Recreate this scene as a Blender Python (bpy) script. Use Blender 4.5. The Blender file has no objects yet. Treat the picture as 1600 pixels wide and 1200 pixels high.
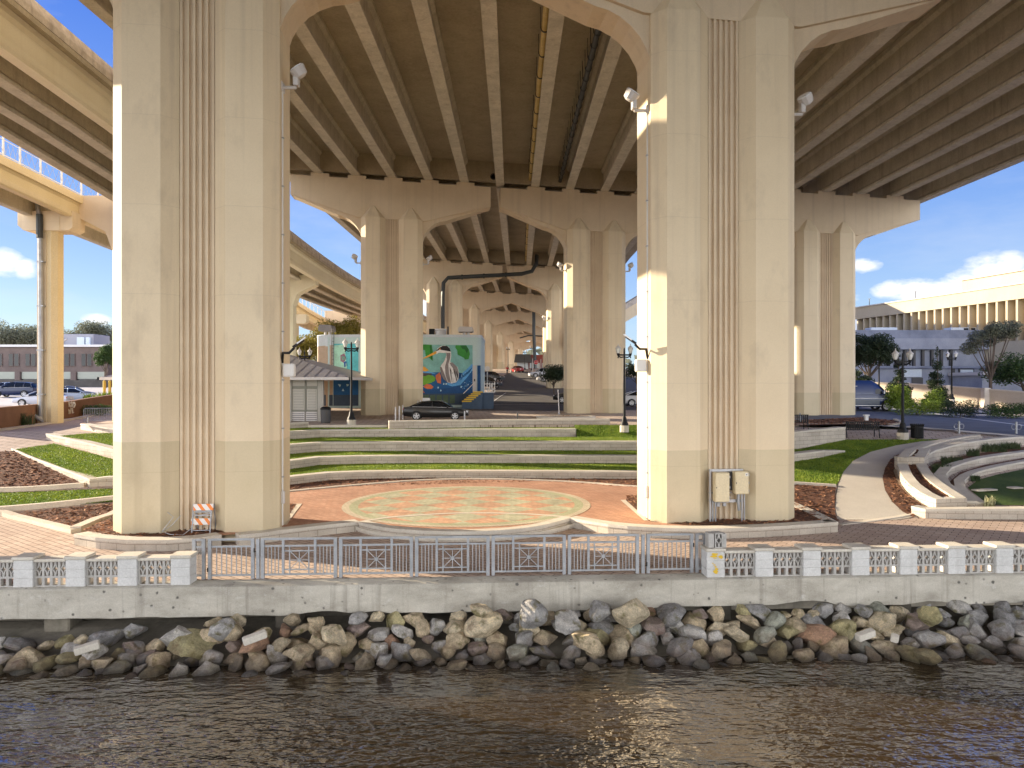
import bpy, bmesh, math, random
from mathutils import Vector, Matrix, noise as mnoise
random.seed(11)
R = math.radians
PI = math.pi
col = bpy.context.scene.collection
F = 1150.0; CZ = 2.7
# ------------------------------------------------------------------ measuring helpers
HY = [(-999,-2.2),(26.8,-2.2),(41.5,0.0),(57,0.0),(70,.6),(83,1.2),(110,2.3),(140,4.0),(170,5.6),(210,7.0),(300,8.0),(2000,9.0)]
def h(y):
    for (a,za),(b,zb) in zip(HY,HY[1:]):
        if y<=b: return za+(zb-za)*(y-a)/(b-a)
    return HY[-1][1]
def U(px,py,Y): return Vector(((px-800)*Y/F, Y, CZ-(py-600)*Y/F))
def Gz(px,py,z):
    Y=(CZ-z)*F/(py-600.0); return Vector(((px-800)*Y/F, Y, z))
def S(px,py,off=0.0):
    y0=18.0; prev=y0
    f=lambda Y: CZ-(py-600)*Y/F-h(Y)-off
    Y=y0
    while f(Y)>0 and Y<900: prev=Y; Y+=.5
    a,b=prev,Y
    for _ in range(30):
        m=(a+b)/2
        if f(m)>0: a=m
        else: b=m
    return Vector(((px-800)*b/F,b,h(b)+off))
# ------------------------------------------------------------------ objects
THINGS=[]
def tag(o,label,cat,group=None):
    o['label']=label; o['category']=cat
    if group: o['group']=group
    THINGS.append(o); return o
def thing(name,label,cat,loc=(0,0,0),rz=0.0,group=None):
    o=bpy.data.objects.new(name,None); o.empty_display_size=.2; col.objects.link(o)
    o.location=loc; o.rotation_euler=(0,0,rz)
    return tag(o,label,cat,group)
def structure(o,label=None,kind='structure'):
    o['kind']=kind
    if label: o['label']=label
    return o
def copy_tree(o,parent=None):
    c=o.copy(); col.objects.link(c)
    if parent is not None: c.parent=parent
    for ch in [x for x in CH.get(o.name,[])]:
        copy_tree(ch,c)
    return c
CH={}
class MB:
    def __init__(s): s.v=[]; s.f=[]; s.m=[]; s.uv={}
    def add(s,vs,fs,mi=0):
        n=len(s.v); s.v+= [tuple(v) for v in vs]
        for f in fs: s.f.append(tuple(i+n for i in f)); s.m.append(mi)
        return s
    def box(s,c,d,rz=0,mi=0,rot=None):
        hx,hy,hz=d[0]/2,d[1]/2,d[2]/2
        vs=[Vector((x*hx,y*hy,z*hz)) for z in(-1,1) for (x,y) in((-1,-1),(1,-1),(1,1),(-1,1))]
        M=rot if rot is not None else Matrix.Rotation(rz,3,'Z')
        vs=[M@v+Vector(c) for v in vs]
        return s.add(vs,[(3,2,1,0),(4,5,6,7),(0,1,5,4),(1,2,6,5),(2,3,7,6),(3,0,4,7)],mi)
    def bevbox(s,c,d,b,rz=0,mi=0):
        # box with chamfered vertical+top edges
        hx,hy,hz=d[0]/2,d[1]/2,d[2]/2
        def ring(x,y,z): return [(-x+b,-y,z),(x-b,-y,z),(x,-y+b,z),(x,y-b,z),(x-b,y,z),(-x+b,y,z),(-x,y-b,z),(-x,-y+b,z)]
        rings=[ring(hx-b*.6,hy-b*.6,-hz),ring(hx,hy,-hz+b),ring(hx,hy,hz-b),ring(hx-b*.6,hy-b*.6,hz)]
        M=Matrix.Rotation(rz,3,'Z'); vs=[]
        for r in rings: vs+=[M@Vector(p)+Vector(c) for p in r]
        fs=[tuple(range(7,-1,-1)),tuple(range(24,32))]
        for k in range(3):
            for i in range(8): fs.append((k*8+i,k*8+(i+1)%8,k*8+8+(i+1)%8,k*8+8+i))
        return s.add(vs,fs,mi)
    def tube(s,pts,r,n=8,mi=0,caps=True):
        pts=[Vector(p) for p in pts]; k=len(pts)
        rs=r if isinstance(r,(list,tuple)) else [r]*k
        vs=[]; up=None
        for i,p in enumerate(pts):
            t=(pts[min(i+1,k-1)]-pts[max(i-1,0)])
            if t.length<1e-9: t=Vector((0,0,1))
            t.normalize()
            if up is None:
                up=Vector((0,0,1)) if abs(t.z)<.9 else Vector((1,0,0))
            a=up-t*up.dot(t)
            if a.length<1e-4:
                a=Vector((1,0,0))-t*t.x
                if a.length<1e-4: a=Vector((0,1,0))
            a.normalize(); b=t.cross(a); up=a
            for j in range(n):
                q=2*PI*(j+.5)/n
                vs.append(p+(a*math.cos(q)+b*math.sin(q))*rs[i])
        fs=[]
        for i in range(k-1):
            for j in range(n): fs.append((i*n+j,i*n+(j+1)%n,(i+1)*n+(j+1)%n,(i+1)*n+j))
        if caps: fs.append(tuple(range(n-1,-1,-1))); fs.append(tuple((k-1)*n+j for j in range(n)))
        return s.add(vs,fs,mi)
    def lathe(s,prof,n=12,c=(0,0,0),mi=0,M=None,caps=True):
        vs=[];k=len(prof)
        for (r,z) in prof:
            for j in range(n):
                q=2*PI*j/n; v=Vector((r*math.cos(q),r*math.sin(q),z))
                if M is not None: v=M@v
                vs.append(v+Vector(c))
        fs=[]
        for i in range(k-1):
            for j in range(n): fs.append((i*n+j,i*n+(j+1)%n,(i+1)*n+(j+1)%n,(i+1)*n+j))
        if caps and prof[0][0]>1e-3: fs.append(tuple(range(n-1,-1,-1)))
        if caps and prof[-1][0]>1e-3: fs.append(tuple((k-1)*n+j for j in range(n)))
        return s.add(vs,fs,mi)
    def loft(s,rings,mi=0,caps=True,closed=True):
        n=len(rings[0]); vs=[p for r in rings for p in r]; fs=[]
        for i in range(len(rings)-1):
            for j in range(n if closed else n-1):
                fs.append((i*n+j,i*n+(j+1)%n,(i+1)*n+(j+1)%n,(i+1)*n+j))
        if caps: fs.append(tuple(range(n-1,-1,-1))); fs.append(tuple((len(rings)-1)*n+j for j in range(n)))
        return s.add(vs,fs,mi)
    def prism(s,poly,y0,y1,mi=0):
        """poly in (x,z), extruded along y"""
        n=len(poly)
        vs=[(x,y0,z) for x,z in poly]+[(x,y1,z) for x,z in poly]
        fs=[tuple(range(n)),tuple(range(2*n-1,n-1,-1))]
        for i in range(n): fs.append((i,i+n,(i+1)%n+n,(i+1)%n))
        return s.add(vs,fs,mi)
    def prismz(s,poly,z0,z1,mi=0):
        n=len(poly)
        vs=[(x,y,z0) for x,y in poly]+[(x,y,z1) for x,y in poly]
        fs=[tuple(range(n-1,-1,-1)),tuple(range(n,2*n))]
        for i in range(n): fs.append((i,(i+1)%n,(i+1)%n+n,i+n))
        return s.add(vs,fs,mi)
    def build(s,name,mats,parent=None,smooth=False,recalc=True,loc=None,uvs=None):
        me=bpy.data.meshes.new(name); me.from_pydata(s.v,[],s.f)
        if not isinstance(mats,(list,tuple)): mats=[mats]
        for m in mats: me.materials.append(m)
        for p,mi in zip(me.polygons,s.m): p.material_index=mi
        if recalc:
            bm=bmesh.new(); bm.from_mesh(me); bmesh.ops.recalc_face_normals(bm,faces=bm.faces); bm.to_mesh(me); bm.free()
        if smooth:
            me.polygons.foreach_set('use_smooth',[True]*len(me.polygons))
            if smooth!=True: 
                try: me.set_sharp_from_angle(angle=R(smooth))
                except Exception: pass
        me.update()
        o=bpy.data.objects.new(name,me); col.objects.link(o)
        if parent is not None:
            o.parent=parent; CH.setdefault(parent.name,[]).append(o)
        if loc is not None: o.location=loc
        return o
def offset_line(pts,d):
    out=[];n=len(pts)
    for i in range(n):
        a=Vector(pts[max(i-1,0)][:2]); b=Vector(pts[min(i+1,n-1)][:2]); p=Vector(pts[i][:2])
        if 0<i<n-1:
            t1=(p-a).normalized(); t2=(b-p).normalized(); t=(t1+t2)
            if t.length<1e-6: t=t1
            t.normalize(); c=max(.4,t.dot(t1))
        else: t=(b-a).normalized(); c=1
        out.append(p+Vector((-t.y,t.x))*(d/c))
    return out
def strip(pts,zt,zb,d0,d1,mats,name,parent=None,jit=0):
    """band of wall along pts between lateral offsets d0..d1 (left positive) with UVs in metres"""
    n=len(pts)
    zt=list(zt) if isinstance(zt,(list,tuple)) else [zt]*n
    zb=list(zb) if isinstance(zb,(list,tuple)) else [zb]*n
    A=offset_line(pts,d0); B=offset_line(pts,d1); L=[0]
    for i in range(1,n): L.append(L[-1]+(Vector(pts[i][:2])-Vector(pts[i-1][:2])).length)
    bm=bmesh.new(); uvl=bm.loops.layers.uv.new('uv')
    def q(P,mi,uv):
        f=bm.faces.new([bm.verts.new(p) for p in P]); f.material_index=mi
        for l,u in zip(f.loops,uv): l[uvl].uv=u
    a=lambda i,z:(A[i].x,A[i].y,z)
    b=lambda i,z:(B[i].x,B[i].y,z)
    w=abs(d1-d0)
    for i in range(n-1):
        u0,u1=L[i],L[i+1]
        q([a(i,zb[i]),a(i+1,zb[i+1]),a(i+1,zt[i+1]),a(i,zt[i])],0,[(u0,zb[i]),(u1,zb[i+1]),(u1,zt[i+1]),(u0,zt[i])])
        q([b(i+1,zb[i+1]),b(i,zb[i]),b(i,zt[i]),b(i+1,zt[i+1])],0,[(u1,zb[i+1]),(u0,zb[i]),(u0,zt[i]),(u1,zt[i+1])])
        q([a(i,zt[i]),a(i+1,zt[i+1]),b(i+1,zt[i+1]),b(i,zt[i])],1,[(u0,0),(u1,0),(u1,w),(u0,w)])
    q([b(0,zb[0]),a(0,zb[0]),a(0,zt[0]),b(0,zt[0])],0,[(0,zb[0]),(w,zb[0]),(w,zt[0]),(0,zt[0])])
    e=n-1
    q([a(e,zb[e]),b(e,zb[e]),b(e,zt[e]),a(e,zt[e])],0,[(0,zb[e]),(w,zb[e]),(w,zt[e]),(0,zt[e])])
    bmesh.ops.remove_doubles(bm,verts=bm.verts,dist=1e-4)
    bmesh.ops.recalc_face_normals(bm,faces=bm.faces)
    me=bpy.data.meshes.new(name); bm.to_mesh(me); bm.free()
    for m in mats: me.materials.append(m)
    o=bpy.data.objects.new(name,me); col.objects.link(o)
    if parent is not None: o.parent=parent; CH.setdefault(parent.name,[]).append(o)
    return o
def resample(pts,step):
    """Catmull-Rom resample of xy(z) points"""
    P=[Vector(p) for p in pts]; out=[]
    for i in range(len(P)-1):
        p0=P[max(i-1,0)];p1=P[i];p2=P[i+1];p3=P[min(i+2,len(P)-1)]
        k=max(1,int((p2-p1).length/step))
        for j in range(k):
            t=j/k
            out.append(.5*((2*p1)+(p2-p0)*t+(2*p0-5*p1+4*p2-p3)*t*t+(3*p1-p0-3*p2+p3)*t**3))
    out.append(P[-1]); return out
def flatpoly(name,pts,zf,mat,brk=None,parent=None,chips=None,lip=0):
    """polygon in plan; zf = number or function(y)"""
    bm=bmesh.new()
    vs=[bm.verts.new((p[0],p[1],0)) for p in pts]
    bm.faces.new(vs); bmesh.ops.triangulate(bm,faces=bm.faces)
    if callable(zf):
        ys=[p[1] for p in pts]
        for y,_ in HY[1:-1]:
            if min(ys)<y<max(ys):
                bmesh.ops.bisect_plane(bm,geom=bm.verts[:]+bm.edges[:]+bm.faces[:],plane_co=(0,y,0),plane_no=(0,1,0))
    bmesh.ops.triangulate(bm,faces=bm.faces)
    for v in bm.verts: v.co.z=zf(v.co.y) if callable(zf) else zf
    bm.normal_update()
    for f in bm.faces:
        if f.normal.z<0: f.normal_flip()
    if chips:
        dens,size,cm=chips
        tris=[[v.co.copy() for v in f.verts] for f in bm.faces]
        for t in tris:
            ar=((t[1]-t[0]).cross(t[2]-t[0])).length/2
            for _ in range(int(ar*dens+random.random())):
                a,b=random.random(),random.random()
                if a+b>1:a,b=1-a,1-b
                p=t[0]+(t[1]-t[0])*a+(t[2]-t[0])*b
                an=random.uniform(0,PI); l=size*random.uniform(.6,1.6); w=l*random.uniform(.25,.5)
                d=Vector((math.cos(an),math.sin(an),random.uniform(-.35,.35)))*l/2
                e=Vector((-math.sin(an),math.cos(an),random.uniform(-.4,.4)))*w/2
                up=Vector((0,0,random.uniform(.008,.035)))
                f=bm.faces.new([bm.verts.new(p+up+x) for x in (-d-e,d-e,d+e,-d+e)])
                f.material_index=1 if random.random()<.45 else (2 if random.random()<.4 else 0)
    if name=='turf':
        rt=random.Random(len(pts)*7+int(pts[0][0]*13))
        tris=[[v.co.copy() for v in f.verts] for f in bm.faces]
        for t in tris:
            ar=((t[1]-t[0]).cross(t[2]-t[0])).length/2
            for _ in range(int(ar*430+rt.random())):
                a,b=rt.random(),rt.random()
                if a+b>1:a,b=1-a,1-b
                p=t[0]+(t[1]-t[0])*a+(t[2]-t[0])*b
                if p.y>80: continue
                an=rt.uniform(0,PI); w=rt.uniform(.011,.021); hh=rt.uniform(.02,.042)
                d=Vector((math.cos(an),math.sin(an),0))*w; q=Vector((rt.uniform(-.03,.03),rt.uniform(-.03,.03),hh))
                f=bm.faces.new([bm.verts.new(x) for x in (p-d,p+d,p+d*.5+q,p-d*.5+q)]); f.material_index=1
    me=bpy.data.meshes.new(name); bm.to_mesh(me); bm.free()
    me.materials.append(mat)
    if name=='turf': me.materials.append(M['turf_blade'])
    if chips:
        for c in chips[2]: me.materials.append(c)
    o=bpy.data.objects.new(name,me); col.objects.link(o)
    if parent is not None: o.parent=parent
    return o
def drape(name,px,off,mat,**k):
    return flatpoly(name,[S(x,y,off) for x,y in px],(lambda y:h(y)+off),mat,**k)
# ------------------------------------------------------------------ materials
def nodes(m):
    m.use_nodes=True; return m.node_tree.nodes,m.node_tree.links
def newmat(name):
    m=bpy.data.materials.new(name); N,L=nodes(m); return m,N,L,N['Principled BSDF']
def srgb(r,g,b):
    f=lambda c:((c/255)/12.92 if c/255<.04045 else ((c/255+.055)/1.055)**2.4)
    return (f(r),f(g),f(b),1)
def C4(c): return (c[0],c[1],c[2],1)
def plain(name,c,rough=.6,metal=0,spec=None,emit=None):
    m,N,L,B=newmat(name); B.inputs['Base Color'].default_value=C4(c); B.inputs['Roughness'].default_value=rough; B.inputs['Metallic'].default_value=metal
    if spec is not None: B.inputs['Specular IOR Level'].default_value=spec
    if emit: B.inputs['Emission Color'].default_value=C4(emit[0]); B.inputs['Emission Strength'].default_value=emit[1]
    return m
def nz(N,L,vec,scale,detail=4,rough=.55,scl=(1,1,1)):
    mp=N.new('ShaderNodeMapping'); mp.inputs['Scale'].default_value=scl; L.new(vec,mp.inputs['Vector'])
    t=N.new('ShaderNodeTexNoise'); t.inputs['Scale'].default_value=scale; t.inputs['Detail'].default_value=detail; t.inputs['Roughness'].default_value=rough
    L.new(mp.outputs['Vector'],t.inputs['Vector']); return t.outputs['Fac']
def ramp(N,L,fac,stops):
    r=N.new('ShaderNodeValToRGB'); e=r.color_ramp.elements
    while len(e)<len(stops): e.new(.5)
    for el,(p,c) in zip(e,stops): el.position=p; el.color=C4(c) if len(c)>=3 else (c[0],)*3+(1,)
    L.new(fac,r.inputs['Fac']); return r.outputs['Color']
def mix(N,L,fac,a,b,mode='MIX'):
    x=N.new('ShaderNodeMix'); x.data_type='RGBA'; x.blend_type=mode
    for k,v in ((0,fac),(6,a),(7,b)):
        if hasattr(v,'is_linked') or hasattr(v,'links'): L.new(v,x.inputs[k])
        else: x.inputs[k].default_value=v if k==0 else C4(v)
    return x.outputs[2]
def bump(N,L,B,hgt,strength=.3,dist=.02):
    b=N.new('ShaderNodeBump'); b.inputs['Strength'].default_value=strength; b.inputs['Distance'].default_value=dist
    L.new(hgt,b.inputs['Height']); L.new(b.outputs['Normal'],B.inputs['Normal'])
def pos(N):
    g=N.new('ShaderNodeNewGeometry'); return g.outputs['Position']
def objco(N):
    g=N.new('ShaderNodeTexCoord'); return g.outputs['Object']
def mottled(name,c1,c2,scale=1.0,rough=.75,c3=None,fine=18,bs=.25,streak=0,bd=.02,metal=0,lo=.35,hi=.68,lines=0,fa=.18):
    """base between c1 and c2 in clouds, optional vertical streaks towards c3"""
    m,N,L,B=newmat(name); P=pos(N)
    n=nz(N,L,P,scale,6,.62)
    c=ramp(N,L,n,[(lo,c1),(hi,c2)])
    n2=nz(N,L,P,fine,5,.7)
    sp=ramp(N,L,n2,[(.3,(1-fa,)*3),(.7,(1+fa/3,)*3)])
    c=mix(N,L,1.0,c,sp,'MULTIPLY')
    if streak:
        s=nz(N,L,P,1.0,5,.6,(2.2,2.2,.06))
        f=ramp(N,L,s,[(.52,(0,0,0)),(.75,(streak,)*3)])
        c=mix(N,L,f,c,c3)
    if lines:
        sx=N.new('ShaderNodeSeparateXYZ'); L.new(P,sx.inputs[0]); wob=nz(N,L,P,1.5,2,.5)
        q=N.new('ShaderNodeMath'); q.operation='MULTIPLY_ADD'; q.inputs[1].default_value=.05; L.new(wob,q.inputs[0]); L.new(sx.outputs['Z'],q.inputs[2])
        q2=N.new('ShaderNodeMath'); q2.operation='PINGPONG'; q2.inputs[1].default_value=lines/2; L.new(q.outputs[0],q2.inputs[0])
        lf=ramp(N,L,q2.outputs[0],[(.006,(.22,.22,.22)),(.02,(0,0,0))]); c=mix(N,L,lf,c,c3)
        ds=nz(N,L,P,.9,5,.65,(1,1,.5)); df=ramp(N,L,ds,[(.56,(0,0,0)),(.78,(.5,.5,.5))]); c=mix(N,L,df,c,c3)
    L.new(c,B.inputs['Base Color']); B.inputs['Roughness'].default_value=rough; B.inputs['Metallic'].default_value=metal
    bump(N,L,B,n2,bs,bd); return m
M={}
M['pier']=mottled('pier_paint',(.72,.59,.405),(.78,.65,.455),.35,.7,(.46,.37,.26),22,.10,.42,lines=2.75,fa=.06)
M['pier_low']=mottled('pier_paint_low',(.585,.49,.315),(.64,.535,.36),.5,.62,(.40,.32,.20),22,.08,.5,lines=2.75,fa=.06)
M['flute']=mottled('pier_flutes',(.66,.53,.375),(.75,.62,.45),.6,.75,(.38,.26,.16),20,.2,.5,fa=.08)
M['cap']=mottled('cap_paint',(.66,.53,.365),(.74,.605,.435),.35,.75,(.42,.33,.23),20,.10,.4,fa=.08)
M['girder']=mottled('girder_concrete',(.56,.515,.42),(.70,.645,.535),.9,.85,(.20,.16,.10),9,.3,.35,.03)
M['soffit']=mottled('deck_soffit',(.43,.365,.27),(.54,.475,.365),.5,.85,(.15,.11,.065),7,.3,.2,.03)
M['ramp_paint']=mottled('ramp_paint',(.84,.76,.56),(.89,.82,.63),.4,.6,(.62,.52,.34),16,.1,.2,fa=.08)
M['ramp_yellow']=mottled('ramp_yellow',(.72,.585,.34),(.77,.64,.40),.4,.6,(.6,.44,.2),16,.1,.15)
M['dirty']=mottled('dirty_barrier',(.42,.36,.31),(.66,.59,.52),1.6,.85,(.16,.13,.12),9,.3,.7)
def wallmat(name,c1,c2,mortar,bw=.62,bh=.2,ms=.008,rough=.85):
    m,N,L,B=newmat(name); uv=N.new('ShaderNodeUVMap'); uv.uv_map='uv'
    b=N.new('ShaderNodeTexBrick'); b.inputs['Scale'].default_value=1; b.inputs['Brick Width'].default_value=bw; b.inputs['Row Height'].default_value=bh
    b.inputs['Mortar Size'].default_value=ms; b.inputs['Color1'].default_value=C4(c1); b.inputs['Color2'].default_value=C4(c2); b.inputs['Mortar'].default_value=C4(mortar)
    b.inputs['Bias'].default_value=-.2
    L.new(uv.outputs['UV'],b.inputs['Vector'])
    P=pos(N); n=nz(N,L,P,1.3,5,.6); s=ramp(N,L,n,[(.3,(.78,.76,.74)),(.7,(1.05,1.05,1.05))])
    c=mix(N,L,1.0,b.outputs['Color'],s,'MULTIPLY'); n2=nz(N,L,P,30,4,.7)
    s2=ramp(N,L,n2,[(.3,(.8,.8,.8)),(.7,(1.06,1.06,1.06))]); c=mix(N,L,1.0,c,s2,'MULTIPLY')
    L.new(c,B.inputs['Base Color']); B.inputs['Roughness'].default_value=rough
    bump(N,L,B,n2,.4,.015); return m
M['block']=wallmat('wall_block',(.58,.52,.44),(.66,.60,.51),(.30,.25,.20))
M['coping']=mottled('coping_stone',(.58,.53,.45),(.70,.65,.56),1.4,.85,None,26,.3)
M['kerb']=mottled('kerb_concrete',(.60,.54,.45),(.70,.63,.53),1.2,.85,None,20,.2)
def paver(name,c1,c2,mortar,bw,bh,ms,rot,rough=.85,vscale=1,bias=0):
    m,N,L,B=newmat(name); P=pos(N); mp=N.new('ShaderNodeMapping'); mp.inputs['Rotation'].default_value=(0,0,rot); L.new(P,mp.inputs['Vector'])
    b=N.new('ShaderNodeTexBrick'); b.inputs['Scale'].default_value=1; b.inputs['Brick Width'].default_value=bw; b.inputs['Row Height'].default_value=bh
    b.inputs['Mortar Size'].default_value=ms; b.inputs['Mortar Smooth'].default_value=.3; b.inputs['Bias'].default_value=bias
    b.inputs['Color1'].default_value=C4(c1); b.inputs['Color2'].default_value=C4(c2); b.inputs['Mortar'].default_value=C4(mortar)
    L.new(mp.outputs['Vector'],b.inputs['Vector'])
    n=nz(N,L,P,.6,6,.6); s=ramp(N,L,n,[(.3,(.80,.78,.76)),(.72,(1.08,1.08,1.08))]); c=mix(N,L,1.0,b.outputs['Color'],s,'MULTIPLY')
    n2=nz(N,L,P,14,4,.7); s2=ramp(N,L,n2,[(.3,(.86,.86,.86)),(.7,(1.06,1.06,1.06))]); c=mix(N,L,1.0,c,s2,'MULTIPLY')
    L.new(c,B.inputs['Base Color']); B.inputs['Roughness'].default_value=rough
    inv=N.new('ShaderNodeMath'); inv.operation='SUBTRACT'; inv.inputs[0].default_value=1; L.new(b.outputs['Fac'],inv.inputs[1])
    bump(N,L,B,inv.outputs[0],.5,.01); return m
M['paver']=paver('promenade_paver',(.50,.375,.30),(.59,.465,.385),(.13,.095,.08),.44,.22,.014,R(38))
M['plaza_up']=paver('plaza_paver',(.50,.40,.33),(.56,.46,.38),(.20,.15,.12),.5,.5,.02,R(20))
M['stage']=paver('stage_brick',(.48,.25,.155),(.59,.34,.225),(.27,.15,.10),.42,.14,.010,R(45),bias=-.1)
M['mulch_a']=mottled('mulch_dark',(.10,.045,.026),(.20,.085,.045),3,.95,None,40,.8,0,.05)
M['mulch_b']=plain('mulch_mid',(.27,.11,.05),.9)
M['mulch_c']=plain('mulch_light',(.42,.22,.12),.9)
CH_MUL=(M['mulch_b'],M['mulch_c'])
def turf(name,c1,c2):
    m,N,L,B=newmat(name); P=pos(N); n=nz(N,L,P,.9,5,.6); c=ramp(N,L,n,[(.3,c1),(.7,c2)])
    n2=nz(N,L,P,30,4,.85,(1,.5,1)); s=ramp(N,L,n2,[(.32,(.55,.55,.55)),(.68,(1.25,1.25,1.25))]); c=mix(N,L,1.0,c,s,'MULTIPLY')
    n3=nz(N,L,P,.35,4,.6); s=ramp(N,L,n3,[(.35,(.80,.84,.85)),(.65,(1.12,1.06,1.0))]); c=mix(N,L,1.0,c,s,'MULTIPLY')
    L.new(c,B.inputs['Base Color']); B.inputs['Roughness'].default_value=.8; B.inputs['Specular IOR Level'].default_value=.2
    bump(N,L,B,n2,.8,.03); return m
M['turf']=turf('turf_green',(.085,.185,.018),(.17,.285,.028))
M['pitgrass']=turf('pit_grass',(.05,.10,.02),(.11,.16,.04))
M['path']=mottled('path_concrete',(.54,.49,.42),(.62,.57,.49),.6,.85,None,25,.12)
M['asphalt']=mottled('asphalt',(.075,.068,.062),(.115,.105,.095),.8,.85,None,40,.4)
M['street']=mottled('street_asphalt',(.105,.118,.155),(.15,.165,.205),.6,.85,None,40,.35)
M['lot']=mottled('lot_concrete',(.50,.47,.43),(.60,.57,.52),.5,.85,None,20,.2)
M['white']=mottled('white_line',(.70,.69,.66),(.80,.79,.77),2,.7,None,20,.1)
M['sea']=None
def seawall():
    m,N,L,B=newmat('seawall_concrete'); P=pos(N)
    n=nz(N,L,P,.8,7,.65,(1,1,2.2)); c=ramp(N,L,n,[(.3,(.33,.30,.25)),(.50,(.49,.455,.385)),(.72,(.62,.58,.50))])
    v=N.new('ShaderNodeTexVoronoi'); v.inputs['Scale'].default_value=3.4; v.inputs['Randomness'].default_value=1; L.new(P,v.inputs['Vector'])
    w=nz(N,L,P,9,4,.7); a=N.new('ShaderNodeMath'); a.operation='MULTIPLY_ADD'; a.inputs[1].default_value=.28; L.new(w,a.inputs[0]); L.new(v.outputs['Distance'],a.inputs[2])
    pit=ramp(N,L,a.outputs[0],[(.21,(1,1,1)),(.30,(0,0,0))]); c=mix(N,L,pit,c,(.13,.12,.105))
    e=nz(N,L,P,2.2,6,.75,(1,1,1.6)); ef=ramp(N,L,e,[(.58,(0,0,0)),(.68,(.75,.75,.75))]); c=mix(N,L,ef,c,(.62,.60,.55))
    n2=nz(N,L,P,40,4,.7); s2=ramp(N,L,n2,[(.3,(.8,.8,.8)),(.7,(1.06,1.06,1.06))]); c=mix(N,L,1.0,c,s2,'MULTIPLY')
    st=nz(N,L,P,1.0,5,.7,(3.2,3.2,.12)); sf=ramp(N,L,st,[(.54,(0,0,0)),(.72,(.7,.7,.7))]); c=mix(N,L,sf,c,(.22,.195,.16))
    ru=nz(N,L,P,.7,6,.7,(1.2,1.2,.3)); rf=ramp(N,L,ru,[(.68,(0,0,0)),(.76,(.5,.5,.5))]); c=mix(N,L,rf,c,(.36,.20,.10))
    L.new(c,B.inputs['Base Color']); B.inputs['Roughness'].default_value=.9; bump(N,L,B,a.outputs[0],.5,.03); return m
M['sea']=seawall()
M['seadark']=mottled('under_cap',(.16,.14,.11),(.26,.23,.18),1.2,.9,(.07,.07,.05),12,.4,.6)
M['balus']=mottled('balustrade_paint',(.60,.59,.57),(.72,.71,.69),1.6,.8,(.40,.37,.34),22,.2,.35)
M['screen']=mottled('screen_block',(.44,.42,.39),(.54,.52,.49),2.2,.85,(.30,.28,.26),25,.3,.3)
M['galv']=mottled('galvanised',(.30,.31,.325),(.42,.43,.45),3,.45,None,30,.05,0,.005,.45)
M['steel']=plain('dull_steel',(.42,.42,.43),.45,.7)
M['black']=plain('black_metal',(.012,.012,.013),.5,0,.25)
M['dkgrey']=plain('dark_grey',(.06,.06,.062),.5)
M['globe']=plain('lamp_glass',(.80,.80,.77),.25)
M['cream']=mottled('cabinet_cream',(.66,.56,.36),(.70,.60,.40),2,.5,None,20,.05)
M['whitep']=plain('white_paint',(.72,.71,.69),.5)
M['greyp']=plain('light_grey_paint',(.60,.57,.55),.5)
M['orange']=plain('orange_sheet',(.80,.21,.03),.5)
M['yellow']=plain('yellow_paint',(.70,.46,.03),.6)
M['pipe_y']=mottled('yellow_pipe',(.55,.40,.13),(.68,.52,.20),1.5,.55,None,15,.05)
M['pipe_d']=plain('dark_pipe',(.05,.055,.055),.5,.3)
M['roofm']=mottled('roof_metal',(.21,.205,.215),(.26,.25,.26),.8,.5,None,12,.05,0,.005,.3)
M['shutter']=plain('shutter',(.46,.44,.385),.55)
M['kiosk']=mottled('kiosk_panel',(.38,.365,.32),(.44,.42,.375),1,.7,None,18,.1)
M['frame_g']=plain('olive_frame',(.22,.22,.18),.5)
M['brickw']=mottled('tan_brick',(.50,.38,.28),(.60,.46,.35),2.5,.85,None,25,.3)
M['brown']=mottled('brown_stucco',(.22,.105,.055),(.29,.145,.08),.7,.85,None,20,.3)
M['aqua']=mottled('pale_aqua',(.52,.69,.70),(.58,.74,.75),.3,.7,None,18,.05)
M['palewhite']=mottled('pale_blue_white',(.62,.70,.76),(.68,.76,.82),.4,.7,None,18,.05)
M['glass']=plain('dark_glass',(.012,.014,.016),.08,0,.4)
M['winb']=plain('blue_glass',(.07,.10,.15),.08,0,.8)
M['tyre']=plain('tyre_rubber',(.018,.018,.018),.85)
M['rim']=plain('alloy_rim',(.55,.55,.56),.35,.2)
M['red']=plain('red_lens',(.5,.015,.012),.25)
M['lens']=plain('clear_lens',(.75,.76,.78),.12)
M['bark']=mottled('bark',(.10,.075,.055),(.17,.13,.10),2,.95,None,20,.6)
def leafmat(name,a,b,c=None):
    m,N,L,B=newmat(name); P=pos(N); n=nz(N,L,P,1.1,3,.6); cc=ramp(N,L,n,[(.32,a),(.68,b)])
    n2=nz(N,L,P,9,2,.6); s=ramp(N,L,n2,[(.25,(.6,.6,.6)),(.75,(1.3,1.3,1.3))]); cc=mix(N,L,1.0,cc,s,'MULTIPLY')
    L.new(cc,B.inputs['Base Color']); B.inputs['Roughness'].default_value=.6
    T=N.new('ShaderNodeBsdfTranslucent'); L.new(cc,T.inputs['Color']); X=N.new('ShaderNodeMixShader'); X.inputs[0].default_value=.3
    L.new(B.outputs[0],X.inputs[1]); L.new(T.outputs[0],X.inputs[2]); L.new(X.outputs[0],N['Material Output'].inputs['Surface']); return m
M['leaf']=leafmat('leaf_green',(.035,.075,.018),(.075,.13,.03))
M['leafd']=leafmat('leaf_dark',(.022,.042,.018),(.05,.075,.03))
M['leafy']=leafmat('leaf_yellow',(.22,.20,.035),(.34,.30,.06))
M['leafl']=leafmat('leaf_lime',(.14,.22,.02),(.26,.34,.035))
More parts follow.
